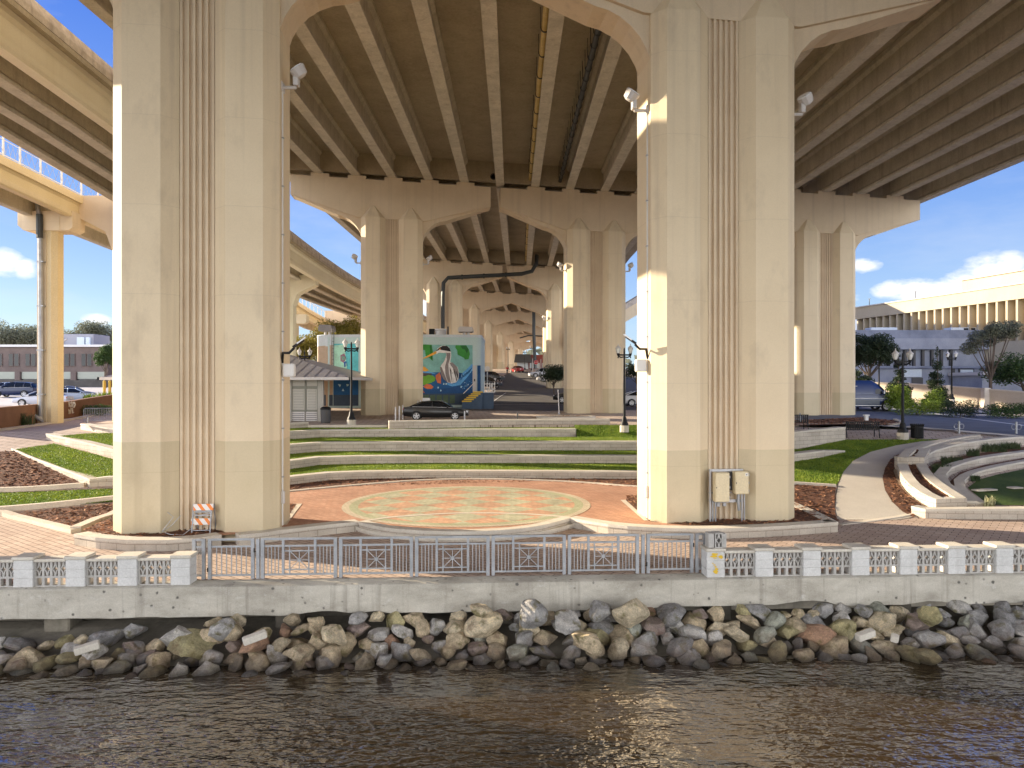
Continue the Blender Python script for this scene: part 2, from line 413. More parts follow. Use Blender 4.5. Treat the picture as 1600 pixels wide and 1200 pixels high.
M['leafg']=leafmat('leaf_greygreen',(.15,.165,.10),(.24,.25,.17))
M['bedgrass']=leafmat('bed_grass',(.06,.10,.04),(.12,.16,.07))
M['pale']=leafmat('pale_blade',(.5,.5,.28),(.62,.6,.38))
M['turf_blade']=leafmat('turf_blade',(.14,.225,.018),(.29,.36,.036))
def rockmat():
    m,N,L,B=newmat('rock'); oi=N.new('ShaderNodeObjectInfo'); P=objco(N); G=pos(N)
    n=nz(N,L,P,2.2,6,.68); s=ramp(N,L,n,[(.25,(.45,.43,.40)),(.5,(.95,.95,.95)),(.78,(1.55,1.52,1.45))]); c=mix(N,L,1.0,oi.outputs['Color'],s,'MULTIPLY')
    n2=nz(N,L,P,14,5,.75); s2=ramp(N,L,n2,[(.3,(.6,.6,.6)),(.7,(1.25,1.25,1.25))]); c=mix(N,L,1.0,c,s2,'MULTIPLY')
    n3=nz(N,L,G,3.2,4,.6); mo=ramp(N,L,n3,[(.54,(0,0,0)),(.66,(.8,.8,.8))]); c=mix(N,L,mo,c,(.16,.135,.04))
    n4=nz(N,L,G,2.1,4,.65,(1,1,1)); mo=ramp(N,L,n4,[(.60,(0,0,0)),(.72,(.6,.6,.6))]); c=mix(N,L,mo,c,(.15,.06,.032))
    z=N.new('ShaderNodeSeparateXYZ'); L.new(G,z.inputs[0])
    n5=nz(N,L,G,1.7,4,.65); zt=N.new('ShaderNodeMath'); zt.operation='MULTIPLY_ADD'; zt.inputs[1].default_value=-.9; L.new(n5,zt.inputs[0]); L.new(z.outputs['Z'],zt.inputs[2])
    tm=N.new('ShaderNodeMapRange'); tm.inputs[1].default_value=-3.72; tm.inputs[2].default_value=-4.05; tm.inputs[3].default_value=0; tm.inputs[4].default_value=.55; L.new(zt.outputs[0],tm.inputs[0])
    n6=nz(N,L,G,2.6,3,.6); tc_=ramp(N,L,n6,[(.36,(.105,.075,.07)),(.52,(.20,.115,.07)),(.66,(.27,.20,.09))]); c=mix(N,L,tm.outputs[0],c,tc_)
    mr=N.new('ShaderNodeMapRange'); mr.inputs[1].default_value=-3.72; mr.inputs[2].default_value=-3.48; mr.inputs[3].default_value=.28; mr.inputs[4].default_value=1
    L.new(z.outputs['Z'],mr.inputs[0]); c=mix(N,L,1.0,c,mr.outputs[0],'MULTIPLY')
    L.new(c,B.inputs['Base Color']); B.inputs['Roughness'].default_value=.85
    bump(N,L,B,n2,1.0,.06); return m
M['rock']=rockmat()
def watermat():
    m,N,L,B=newmat('river_water'); P=pos(N)
    B.inputs['Base Color'].default_value=(.060,.040,.021,1); B.inputs['Roughness'].default_value=.035; B.inputs['IOR'].default_value=1.45
    a=nz(N,L,P,3.2,2,.5,(.65,1.4,1)); b=nz(N,L,P,7.5,2,.5,(.75,1.3,1)); d=nz(N,L,P,.5,2,.5)
    x=N.new('ShaderNodeMath'); x.operation='MULTIPLY_ADD'; x.inputs[1].default_value=.42; L.new(b,x.inputs[0]); L.new(a,x.inputs[2])
    g=nz(N,L,P,.16,4,.6,(1,1.8,1)); gm=N.new('ShaderNodeMapRange'); gm.inputs[1].default_value=.36; gm.inputs[2].default_value=.64; gm.inputs[3].default_value=.22; gm.inputs[4].default_value=1.15; L.new(g,gm.inputs[0])
    xa=N.new('ShaderNodeMath'); xa.operation='MULTIPLY'; L.new(x.outputs[0],xa.inputs[0]); L.new(gm.outputs[0],xa.inputs[1])
    y=N.new('ShaderNodeMath'); y.operation='MULTIPLY_ADD'; y.inputs[1].default_value=.5; L.new(d,y.inputs[0]); L.new(xa.outputs[0],y.inputs[2])
    bp=N.new('ShaderNodeBump'); bp.inputs['Strength'].default_value=1.0; bp.inputs['Distance'].default_value=.10; L.new(y.outputs[0],bp.inputs['Height'])
    df=N.new('ShaderNodeBsdfDiffuse'); gl=N.new('ShaderNodeBsdfGlossy'); gl.inputs['Roughness'].default_value=.05; fr=N.new('ShaderNodeFresnel'); fr.inputs['IOR'].default_value=1.25
    sl=nz(N,L,P,.35,4,.6,(.5,1.3,1)); dc=ramp(N,L,sl,[(.3,(.032,.020,.010)),(.7,(.056,.036,.017))]); L.new(dc,df.inputs['Color'])
    L.new(bp.outputs['Normal'],gl.inputs['Normal'])
    fm=N.new('ShaderNodeMath'); fm.operation='MULTIPLY'; fm.inputs[1].default_value=.42; L.new(fr.outputs[0],fm.inputs[0]); mx=N.new('ShaderNodeMixShader'); L.new(fm.outputs[0],mx.inputs[0]); L.new(df.outputs[0],mx.inputs[1]); L.new(gl.outputs[0],mx.inputs[2]); L.new(mx.outputs[0],N['Material Output'].inputs['Surface'])
    return m
M['water']=watermat()
SKY_DUST=.2; SKY_S=.055; GRAD=8.0; SUN_E=3.9; EXPO=1.78; SKY_SAT=1.3
CLOUD_C=(6.5,6.5,6.7); CLOUD_V=(5,5.2,5.6); FILL_CLOUD=(25,25,25)
# ------------------------------------------------------------------ the main bridge
SKEW=.105
def curve(Y):
    if Y<60: return 0
    return .00022*(Y-60)**2*(1 if Y<230 else 1)
def zsh(X): return 15.92-.036*X
GX=[-18.7+2.95*i for i in range(19)]
BENTS=[(23.95,-.62),(61.45,0),(104,.3),(138,.45),(173,.45),(210,.4),(250,.3),(290,.1)]
PIERX=[-9.98,7.07,25.5]
def bentY(k,X): return BENTS[k][0]+SKEW*(X+10.1)
def pier(k,j,zbase,zband,label,joined=False):
    X0=PIERX[j]; Yk=bentY(k,X0)-(4.4 if j==2 else 0); X=X0+curve(Yk)
    zs=zsh(X0)+BENTS[k][1]
    root=thing('bridge_pier',label,'bridge pier',(X,Yk,zbase),math.atan(SKEW),'tan concrete piers under the bridge')
    hgt=zs-zbase; zb=zband-zbase; tilt=-.036
    for s in(-1,1):
        m=MB(); c=s*1.53; hw=.99; hd=1.25; b=.42
        def oct_(z,hw,hd,b): return [(c-hw+b,-hd,z),(c+hw-b,-hd,z),(c+hw,-hd+b,z),(c+hw,hd-b,z),(c+hw-b,hd,z),(c-hw+b,hd,z),(c-hw,hd-b,z),(c-hw,-hd+b,z)]
        sh=c*tilt
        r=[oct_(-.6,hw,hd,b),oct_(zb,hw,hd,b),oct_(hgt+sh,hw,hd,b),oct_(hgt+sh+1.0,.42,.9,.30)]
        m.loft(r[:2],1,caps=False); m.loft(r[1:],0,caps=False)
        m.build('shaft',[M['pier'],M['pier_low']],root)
    m=MB(); n=6; wv=1.16; prof=[]
    for i in range(n):
        x0=-wv/2+wv*i/n; w=wv/n
        prof+=[(x0,-.74),(x0+w*.22,-.74),(x0+w*.30,-.84),(x0+w*.70,-.84),(x0+w*.78,-.74)]
    prof.append((wv/2,-.74)); poly=prof+[(-x,-y) for x,y in prof]
    m.loft([[(x,y,-.6) for x,y in poly],[(x,y,hgt+.2) for x,y in poly]],0,caps=False)
    m.build('fluted_panel',M['flute'],root)
    T=8.15
    tl=T; tr=T
    if joined:
        if j==0: tr=8.72
        if j==1: tl=8.72
    sh=lambda u:u*tilt
    z=lambda u,v:(u,hgt+v+sh(u))
    # gusset with curved soffit, recessed behind the cap
    arc=lambda s,t:[z(s*(2.44+2.2*(1-math.cos(q))),-2.05+2.2*math.sin(q)) for q in [R(a) for a in (0,12,24,36,48,60,72,84)]]+[z(s*(t-.15),1.50)]
    m=MB(); poly=[z(-2.44,-2.6)]+arc(-1,tl)+[z(-tl+.15,2.2),z(tr-.15,2.2)]+arc(1,tr)[::-1]+[z(2.44,-2.6)]
    m.prism(poly,-.70,.70); m.build('gusset',M['cap'],root)
    m=MB()
    poly=[z(-tl,3.15),z(-tl,1.55),z(-2.75,-.02),z(2.75,-.02),z(tr,1.55),z(tr,3.15)]
    m.prism(poly,-.86,.86)
    ca,sa=math.cos(math.atan(SKEW)),math.sin(math.atan(SKEW))
    for g in GX:
        u=(g-X0)/ca
        if -tl+.1<u<tr-.1:
            a=max(u-.74,-tl); b=min(u+.74,tr)
            m.prism([z(a,3.1),z(b,3.1),z(b,3.42),z(a,3.42)],-.862,.862)
    m.build('cap',M['cap'],root)
    return root
zb_=[-1.95,-.05,None,None,None,None,None,None]
nm=['in the front row','in the second row','in the third row','in the fourth row','in the fifth row','in the sixth row','in the seventh row','in the last row far away']
PIERS={}
for k in range(8):
    for j in range(3):
        if k==0 and j==2: pass
        if k>=2 and j==2: continue
        y=bentY(k,PIERX[j]); base=-1.95 if k==0 else h(y)-.1
        band={0:(.92,.50,.5),1:(2.3,2.3,2.0)}.get(k,(h(y)+2,)*3)[j]
        side=['left of the roadway','right of the roadway','farthest right, beside the street'][j]
        lab={ (0,0):'huge tan twin-shaft pier in a mulch planter with the striped barricade at its foot',
              (0,1):'huge tan twin-shaft pier with two cream electrical cabinets at its foot',
              (1,0):'tan twin-shaft pier behind the black sedan, between kiosk and mural',
              (1,1):'tan twin-shaft pier behind the round orange mulch island and street lamp',
              (1,2):'tan twin-shaft pier beside the blue van and street'}.get((k,j),'tan bridge pier %s under the deck, %s'%(nm[k],side))
        PIERS[k,j]=pier(k,j,base,band,lab,joined=(k>=3))
# spans: slab, girders, end walls
def bl(k,X):
    if k<0: return Vector((X,-34+SKEW*(X+10.1),zsh(X)-.6+3.42))
    Y=bentY(k,X); return Vector((X+curve(Y),Y,zsh(X)+BENTS[k][1]+3.42))
IPROF=[(-.34,0),(.34,0),(.34,.17),(.11,.40),(.11,1.45),(.28,1.62),(.28,1.85),(-.28,1.85),(-.28,1.62),(-.11,1.45),(-.11,.40),(-.34,.17)]
names=['deck span over the river in front of the first piers','concrete deck span between the two huge front piers and second row','deck span between the second and third rows of piers','deck span between the third and fourth rows of piers','deck span between the fourth and fifth rows of piers','deck span between the fifth and sixth rows of piers','deck span between the sixth and seventh rows of piers','farthest deck span beyond the seventh row of piers']
for k in range(-1,7):
    a0=bl(k,0)
    root=thing('bridge_span',names[k+1]+' with concrete girders','bridge deck',(0,a0.y,0),0,'bridge deck spans')
    o=Vector((0,a0.y,0))
    for g in GX:
        if k>=1 and g>16: continue
        A=bl(k,g)-o; B=bl(k+1,g)-o; d=(B-A).normalized(); A=A+d*.06; B=B-d*.06
        m=MB(); m.loft([[(p.x+x,p.y,p.z+zz) for x,zz in IPROF] for p in (A,B)]); m.build('girder',M['girder'],root)
    xl,xr=-19.9,(36.6 if k<1 else 16.6)
    m=MB(); q=[]
    for kk in (k,k+1):
        l=bl(kk,xl)-o; r=bl(kk,xr)-o
        q.append([(l.x,l.y,l.z+1.86),(r.x,r.y,r.z+1.86),(r.x,r.y,r.z+2.12),(l.x,l.y,l.z+2.12)])
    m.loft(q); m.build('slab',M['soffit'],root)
    for x0,x1 in((xl,xl+.35),(xr-.35,xr)):
        q=[]
        for kk in (k,k+1):
            l=bl(kk,x0)-o; r=bl(kk,x1)-o
            q.append([(l.x,l.y,l.z+2.13),(r.x,r.y,r.z+2.13),(r.x,r.y,r.z+2.95),(l.x,l.y,l.z+2.95)])
        m=MB(); m.loft(q); m.build('parapet',M['dirty'],root)
    for kk,sgn in ((k,1),(k+1,-1)):
        if kk<0: continue
        l=bl(kk,GX[0])-o; r=bl(kk,min(GX[-1],xr-2))-o; dy=sgn*.75
        m=MB(); q=[]
        for e in(-.13,.13):
            q.append([(l.x,l.y+dy+e,l.z+.18),(r.x,r.y+dy+e,r.z+.18),(r.x,r.y+dy+e,r.z+1.88),(l.x,l.y+dy+e,l.z+1.88)])
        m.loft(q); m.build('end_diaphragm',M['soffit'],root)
# pipes hung between girders
def pipeline(name,label,x,dz,r,mat,k0,k1,hang):
    A=bl(k0,x)+Vector((0,1.2,dz)); B=bl(k1,x)+Vector((0,-.55,dz))
    root=thing(name,label,'pipe',tuple(A))
    m=MB(); n=14; pts=[(B-A)*(i/n) for i in range(n+1)]
    m.tube(pts,r,10); m.build('pipe_run',mat,root,smooth=40)
    for i in range(1,hang):
        p=(B-A)*(i/hang); q=MB()
        q.lathe([(r+.03,-.05),(r+.03,.05)],10,p,0,Matrix.Rotation(PI/2,3,'X'))
        q.box(p+Vector((-r-.03,0,.5)),(.03,.05,1.0)); q.box(p+Vector((r+.03,0,.5)),(.03,.05,1.0))
        q.build('pipe_hanger',M['pipe_d'],root)
    q=MB(); q.lathe([(r+.14,-.06),(r+.14,.06)],12,B-A,0,Matrix.Rotation(PI/2,3,'X')); q.build('flange',M['pipe_d'],root)
pipeline('yellow_pipe','long yellow pipe hung between girders under the nearest deck span',1.55,.62,.17,M['pipe_y'],0,1,13)
pipeline('utility_pipe','dark pipe on closely spaced hangers beside the yellow pipe overhead',4.05,.62,.15,M['pipe_d'],0,1,26)
pipeline('yellow_pipe','short yellow pipe under the second deck span, past the cap gap',1.55,.62,.15,M['pipe_y'],1,2,9)
for (px,py,Y,lb) in ((771,276,60.9,'round drain opening in the end wall above the gap between second-row caps'),):
    p=U(px,py,Y-.2); m=MB(); m.lathe([(.20,-.05),(.20,.05),(.27,.05),(.27,-.05)],14,(0,0,0),0,Matrix.Rotation(PI/2,3,'X')); o=m.build('drain_hole',M['dkgrey']); o.location=p; tag(o,lb,'drain')
# drain pipe across the third row of caps
dp=[U(839,398,102),U(838,412,102.0),U(831,424,102.0),U(815,428,102.0),U(700,434,102.0),U(693,442,102.0),U(692,465,102.0),U(692,515,102.0)]
root=thing('drain_pipe','dark drain pipe running across third-row caps and down the shaft','pipe',tuple(dp[-1]))
m=MB(); m.tube([p-dp[-1] for p in dp],.28,8); m.build('pipe_run',M['pipe_d'],root,smooth=40)
for px in (722,756,790):
    p=U(px,434-(px-700)*.052,102.0)-dp[-1]; m=MB(); m.lathe([(.34,-.12),(.34,.12)],8,p,0,Matrix.Rotation(PI/2,3,'Y')); m.build('coupling',M['pipe_d'],root)
q0=[U(834,486,168),U(834,520,168),U(836.5,576,168)]
root=thing('drain_pipe','distant dark drain pipe hanging down the middle of the far rows','pipe',tuple(q0[-1]))
m=MB(); m.tube([p-q0[-1] for p in q0],.42,6); m.build('pipe_run',M['pipe_d'],root)
m=MB(); m.tube([U(812,528,168)-q0[-1],U(826,524,168)-q0[-1],U(846,525,168)-q0[-1],U(866,528,168)-q0[-1]],.16,5); m.build('branch_pipe',M['pipe_d'],root)
# ------------------------------------------------------------------ ramps on the left
def path_pts(P,step=6):
    return resample(P,step)
def beam(m,P,x0,x1,z0,z1,mi=0):
    """rectangular section following path, lateral offset by x0..x1"""
    A=offset_line(P,-x0); B=offset_line(P,-x1); rings=[]
    for a,b,p in zip(A,B,P): rings.append([(a.x,a.y,p.z+z0),(b.x,b.y,p.z+z0),(b.x,b.y,p.z+z1),(a.x,a.y,p.z+z1)])
    m.loft(rings,mi)
def section(m,P,prof,mi=0):
    offs=[offset_line(P,-x) for x,_ in prof]; rings=[]
    for i,p in enumerate(P): rings.append([(offs[j][i].x,offs[j][i].y,p.z+prof[j][1]) for j in range(len(prof))])
    m.loft(rings,mi)
PA=path_pts([(-20.6,-12,17.4),(-21,12,17.1),(-21,30.2,16.5),(-21,38.9,16.12),(-21,52,15.2),(-21,68.2,14.15),(-21,96,13.85),(-18.6,122,13.3),(-15.6,150,12.4),(-10.5,185,11.6),(-3,225,11)])
ra=thing('road_ramp','upper curving road ramp with cream fascia and grimy concrete barrier, left of bridge','ramp bridge',(0,0,0))
m=MB(); section(m,PA,[(0,0),(.10,0),(.10,.22),(.0,.55),(.0,1.35),(.12,1.55),(.12,1.80),(-.45,1.80),(-.45,0)]); m.build('fascia_girder',M['ramp_paint'],ra)
for x in (-2.15,-4.2,-6.2):
    m=MB(); section(m,PA,[(x-.33,0),(x+.33,0),(x+.33,.2),(x+.12,.42),(x+.12,1.80),(x-.12,1.80),(x-.12,.42),(x-.33,.2)]); m.build('girder',M['girder'],ra)
m=MB(); beam(m,PA,.42,-6.85,1.81,2.06); m.build('slab',M['soffit'],ra)
m=MB(); section(m,PA,[(.44,2.07),(.44,2.40),(.30,2.92),(.02,2.92),(-.05,2.07)]); m.build('barrier',M['dirty'],ra)
m=MB(); section(m,PA,[(-6.5,2.07),(-6.5,2.92),(-6.8,2.92),(-6.84,2.07)]); m.build('barrier',M['dirty'],ra)
PB=path_pts([(-30,40.5,14.5),(-30,43.1,14.4),(-30,54.7,13.9),(-30,75,13.3),(-30,101,12.6),(-29.7,116,11.4),(-27,140,10.6),(-22,170,10)])
rb=thing('guideway_ramp','lower yellow guideway with pale mesh railing passing beneath the road ramp','ramp bridge',(0,0,0))
m=MB(); section(m,PB,[(0,0),(.06,.1),(.0,.45),(.0,.95),(.12,1.10),(-.4,1.10),(-.4,0)]); m.build('edge_girder',M['ramp_yellow'],rb)
m=MB(); section(m,PB,[(-2.6,.05),(-2.6,1.1),(-3.1,1.1),(-3.1,.05)]); m.build('edge_girder',M['girder'],rb)
m=MB(); beam(m,PB,.30,-3.3,1.11,1.28); m.build('deck_slab',M['ramp_yellow'],rb)
m=MB(); beam(m,PB,.30,.12,1.285,1.62); m.build('edge_curb',M['ramp_yellow'],rb)
PBf=resample([tuple(p) for p in PB],1.75)
post=None
for i,p in enumerate(PBf[:48]):
    m=MB(); m.box((p.x+.2,p.y,p.z+2.22),(.09,.09,1.2)); m.build('railing_post',M['whitep'],rb)
for zz,w in ((2.78,.06),(1.72,.05),(2.60,.03)):
    m=MB(); beam(m,PBf[:48],.22,.18,zz,zz+w); m.build('rail',M['whitep'],rb)
m=MB()
for a,b in zip(PBf[:30],PBf[1:31]):
    for i in range(7):
        t=(i+.5)/7; c=a.lerp(b,t); q=(b-a)/9*.8
        zc=c.z+2.17; zz=.34*(1 if i%2 else -1)
        m.tube([(c.x+.2,c.y-q.y,zc-zz),(c.x+.2,c.y+q.y,zc+zz)],.011,4,caps=False)
m.build('mesh_infill',M['steel'],rb)
# ramp piers
def hammer(name,label,x,y,zt,half,capd,colw,cold,zbase,m_cap,m_col,m_side,cx=0.0,th=1.5,paint=None,swap=None):
    root=thing(name,label,'bridge pier',(x,y,zbase),0,'piers carrying the ramps')
    H=zt-zbase; m=MB()
    c0,c1=cx-colw,cx+colw
    poly=[(-half,H),(-half,H-capd*.8),(-half+.15,H-capd*.85),(c0-1.2,H-capd-.35),(c0-.45,H-capd-.75),(c0,H-capd-2.0),(c1,H-capd-2.0),(c1+.45,H-capd-.75),(c1+1.2,H-capd-.35),(half-.15,H-capd*.85),(half,H-capd*.8),(half,H)] if half-colw>2 else [(-half,H),(-half,H-capd+.35),(-half+.4,H-capd),(half-.3,H-capd),(half,H-capd+.2),(half,H)]
    m.prism(poly,-th/2,th/2); m.build('cap',m_cap,root)
    m=MB(); b=.28; hw=colw; hd=cold
    o=[(cx-hw+b,-hd),(cx+hw-b,-hd),(cx+hw,-hd+b),(cx+hw,hd-b),(cx+hw-b,hd),(cx-hw+b,hd),(cx-hw,hd-b),(cx-hw,-hd+b)]
    m.loft([[(p[0],p[1],-.5) for p in o],[(p[0],p[1],H-capd+.05) for p in o]],0,caps=False)
    m.build('column',m_col,root)
    return root
P1=hammer('ramp_pier','slim yellow ramp pier with a grey downpipe, left of the huge planter pier',-31.75,50.8,14.45,1.85,1.3,.60,.62,-.1,M['pier'],M['ramp_yellow'],None)
m=MB(); m.prismz([(-.61,-.66),(.02,-.66),(.02,.1),(-.61,.1)],-.4,13.1); m.build('column_face',M['pier'],P1)
m=MB(); m.prism([(-1.86,14.551),(-1.86,13.60),(-1.46,13.245),(1.0,13.245),(1.0,14.551)],-.78,-.70); m.build('cap_face',M['pier'],P1)
dpt=thing('downpipe','grey downpipe strapped to the yellow ramp pier, elbow at its foot','pipe',(-31.75,50.8,0))
m=MB(); m.tube([(-.6,-.5,15.6),(-.5,-.8,15.0),(-.3,-.95,14.3),(-.25,-.9,12.6),(-.22,-.86,5),(-.22,-.86,.5),(0,-.95,.15),(-.5,-1.1,.55)],.15,8); m.build('pipe_run',M['galv'],dpt,smooth=40)
m=MB(); m.lathe([(.21,12.6),(.21,14.2)],8,(-.27,-.92,0)); m.build('boot',M['pipe_d'],dpt)
for zz in (2,5,8,11):
    m=MB(); m.box((-.22,-.82,zz),(.46,.34,.08)); m.build('pipe_strap',M['galv'],dpt)
hammer('ramp_pier','hammerhead ramp pier half hidden behind the planter pier on the left',-25.75,51.7,15.75,4.5,1.75,1.95,.95,-.1,M['cap'],M['pier'],None,cx=.0)
hammer('ramp_pier','hammerhead ramp pier rising behind the kiosk roof',-25.6,80.8,14.55,4.2,1.3,1.75,.9,.9,M['ramp_paint'],M['ramp_paint'],None,cx=.0)
hammer('ramp_pier','distant hammerhead ramp pier behind the yellow trees',-25.0,117,14.3,4.5,1.9,1.8,.9,2.4,M['cap'],M['cap'],None)
hammer('ramp_pier','distant low guideway pier seen past the kiosk',-31.0,103,12.4,2.4,1.3,1.0,.9,2,M['ramp_paint'],M['ramp_paint'],None)
# right-hand distant ramp
PR=path_pts([(10.5,98.6,8.2),(14.2,100,10.4),(17.2,101,12.2),(24,104,15.5),(34,110,17),(40,113,17.6)],4)
hammer('ramp_pier','ramp pier hidden behind the cabinets pier, under the distant ramp',29.5,110.6,16.2,3.0,1.6,1.3,.9,2,M['cap'],M['pier'],None)
rr=thing('road_ramp','distant ramp climbing rightwards between the second-row pier and cabinets pier','ramp bridge',(0,0,0))
m=MB(); section(m,PR,[(0,0),(0,1.7),(-5,1.7),(-5,0)]); m.build('fascia_girder',M['pier'],rr)
m=MB(); section(m,PR,[(.1,1.71),(.1,2.5),(-.2,2.5),(-.2,1.71)]); m.build('barrier',M['dirty'],rr)
# flood lights on the piers
def pl(k,j,u,v,z=0):
    o=PIERS[k,j]; a=o.rotation_euler.z; return Vector((o.location.x+u*math.cos(a)-v*math.sin(a),o.location.y+u*math.sin(a)+v*math.cos(a),z))
def flood(k,j,side,py,label):
    a=pl(k,j,side*2.53,-.45); a.z=CZ-(py+13-600)*a.y/F
    root=thing('floodlight',label,'floodlight',tuple(a),0,'white floodlights on the bridge piers')
    L=side*.45
    m=MB(); m.tube([(0,0,0),(L,0,0)],.055,6); m.box((0,0,0),(.08,.3,.3)); m.build('arm',M['greyp'],root)
    m=MB(); m.bevbox((L,0,.30),(.17,.26,.52),.03); m.build('bracket',M['greyp'],root)
    rot=Matrix.Rotation(-side*.6,3,'Y')@Matrix.Rotation(.35,3,'X')
    m=MB(); m.lathe([(.10,-.20),(.21,-.14),(.25,.04),(.26,.13)],10,Vector((L+side*.10,-.05,.50)),0,rot); m.build('lamp_head',M['greyp'],root)
    m=MB(); m.lathe([(.25,.135),(.22,.17)],10,Vector((L+side*.10,-.05,.50)),0,rot); m.build('lens',M['lens'],root)
flood(0,0,1,124,'white floodlight high on the right side of the barricade pier')
flood(0,1,-1,160,'white floodlight on the left side of the cabinets pier')
flood(0,1,1,166,'white floodlight on the right side of the cabinets pier')
flood(1,0,-1,398,'white floodlight left of the pier behind the black sedan')
flood(1,0,1,400,'white floodlight right of the pier behind the black sedan')
flood(1,1,-1,410,'white floodlight left of the pier with the orange mulch island')
flood(1,1,1,411,'white floodlight right of the pier with the orange mulch island')
flood(2,1,-1,488,'small floodlight on the third-row pier right of the roadway')
flood(2,0,-1,486,'small floodlight left of the third-row pier above the mural wall')
def armlight(k,j,side,py,label):
    a=pl(k,j,side*2.53,-.5); a.z=CZ-(py-600)*a.y/F; root=thing('arm_light',label,'floodlight',tuple(a))
    m=MB(); m.tube([(0,0,-.3),(side*.1,-.25,0),(side*.32,-.3,.0),(side*.48,-.3,.16)],.045,6); m.build('arm',M['black'],root)
    m=MB(); m.box((side*.62,-.32,.30),(.40,.18,.06),0,0,Matrix.Rotation(-side*.62,3,'Y')); m.build('lamp_head',M['black'],root)
    m=MB(); m.box((side*.74,-.43,.39),(.34,.04,.04),0,0,Matrix.Rotation(-side*.62,3,'Y')); m.build('lens',M['lens'],root)
    m=MB(); m.bevbox((side*.24,-.05,-.55),(.38,.25,.42),.04); m.build('junction_box',M['whitep'],root)
armlight(0,0,1,552,'dark angled arm light with white box on the barricade pier')
armlight(0,1,-1,546,'dark angled arm light with white box on the cabinets pier')
def conduit(k,j,side,py0,label):
    b=pl(k,j,side*2.54,-.5,-1.85); hh=CZ-(py0-600)*b.y/F+1.85; root=thing('conduit',label,'conduit',tuple(b))
    m=MB(); m.tube([(0,0,hh),(0,0,hh/2),(0,0,0)],.032,6); m.build('pipe_run',M['whitep'],root)
    for i in range(1,9):
        m=MB(); m.box((0,0,hh*i/9),(.10,.10,.04)); m.build('clip',M['steel'],root)
    m=MB(); m.bevbox((side*.02,-.02,.9),(.12,.14,.42),.03); m.build('junction_box',M['greyp'],root)
conduit(0,0,1,140,'thin pale conduit running down the right edge of the barricade pier')
conduit(0,1,-1,172,'thin pale conduit running down the left edge of the cabinets pier')
# unseen ramp pier added at the left, deepened so its shadow covers the river
hammer('ramp_pier','unseen broad ramp pier added at the river edge to shade the water',-24.8,20.0,16.9,4.5,1.75,1.95,2.3,-3.9,M['cap'],M['pier'],None,th=3)
# ------------------------------------------------------------------ ground, river wall, terraces
SW=lambda x:18.26+.054*x          # front face of the river wall
XL=lambda y:-.41*y
XR=lambda y:.287*y
# ground sheet (land) in one mesh
m=MB()
rows=[26.8,41.5,48.4]
def quad(a,b,c,d): m.add([a,b,c,d],[(0,1,2,3)])
def band(xa,xb):
    xs0=xa; 
    for (ya,yb) in ((None,26.8),(26.8,41.5),(41.5,48.4)):
        n=6
        for i in range(n):
            def P(t,y):
                if y is None:
                    x=xa(20)+(xb(20)-xa(20))*t; return (x,SW(x)+.5,-2.2)
                x=xa(y)+(xb(y)-xa(y))*t; return (x,y,h(y))
            quad(P(i/n,ya),P((i+1)/n,ya),P((i+1)/n,yb),P(i/n,yb))
band(lambda y:-150,lambda y:XL(y) if y>21 else XL(22.5))
band(lambda y:XR(y) if y>21 else XR(22.5),lambda y:170)
# centre basin + its sides
ys=[22.5,26.8,34,41.5,48.4]
xa,xb=XL(22.5),XR(22.5)
quad((xa,SW(xa)+.5,-2.205),(xb,SW(xb)+.5,-2.205),(XR(22.5),22.5,-2.205),(XL(22.5),22.5,-2.205))
for a,b in zip(ys,ys[1:]):
    quad((XL(a),a,-2.205),(XR(a),a,-2.205),(XR(b),b,-2.205),(XL(b),b,-2.205))
    for X in (XL,XR): quad((X(a),a,-2.205),(X(b),b,-2.205),(X(b),b,h(b)),(X(a),a,h(a)))
quad((XL(48.4),48.4,-2.205),(XR(48.4),48.4,-2.205),(XR(48.4),48.4,0),(XL(48.4),48.4,0))
yy=[48.4]+[y for y,_ in HY[3:-1]]+[620,1500]
for a,b in zip(yy,yy[1:]):
    for i in range(8):
        x0,x1=-800+1600*i/8,-800+1600*(i+1)/8
        if a==48.4: x0,x1=[-150,-80,-40,XL(48.4),-10,5,XR(48.4),60,170][i:i+2]
        if a==57 : pass
        quad((x0,a,h(a)),(x1,a,h(a)),(x1,b,h(b)),(x0,b,h(b)))
g=m.build('ground',M['plaza_up']); structure(g,'pale pink paved ground rising gently away from the river')
# promenade paving
def PL(pts,z): return [Gz(x,y,z) for x,y in pts]
pr=[(x,SW(x)+.52) for x in (-30,-20,-10,0,10,20,30,44)]+[(44,26.79),(-30,26.79)]
structure(flatpoly('promenade',pr,-2.196,M['paver']),'brick paver promenade behind the river wall')
# river
w=MB(); w.add([(-260,-160,-3.75),(260,-160,-3.75),(260,19.4,-3.75),(-260,19.4,-3.75)],[(0,1,2,3)])
structure(w.build('river_water',M['water']),'dark brown rippled river water')
b=MB(); b.add([(-260,17.5,-3.9),(260,17.5,-3.9),(260,22,-2.75),(-260,22,-2.75)],[(0,1,2,3)])
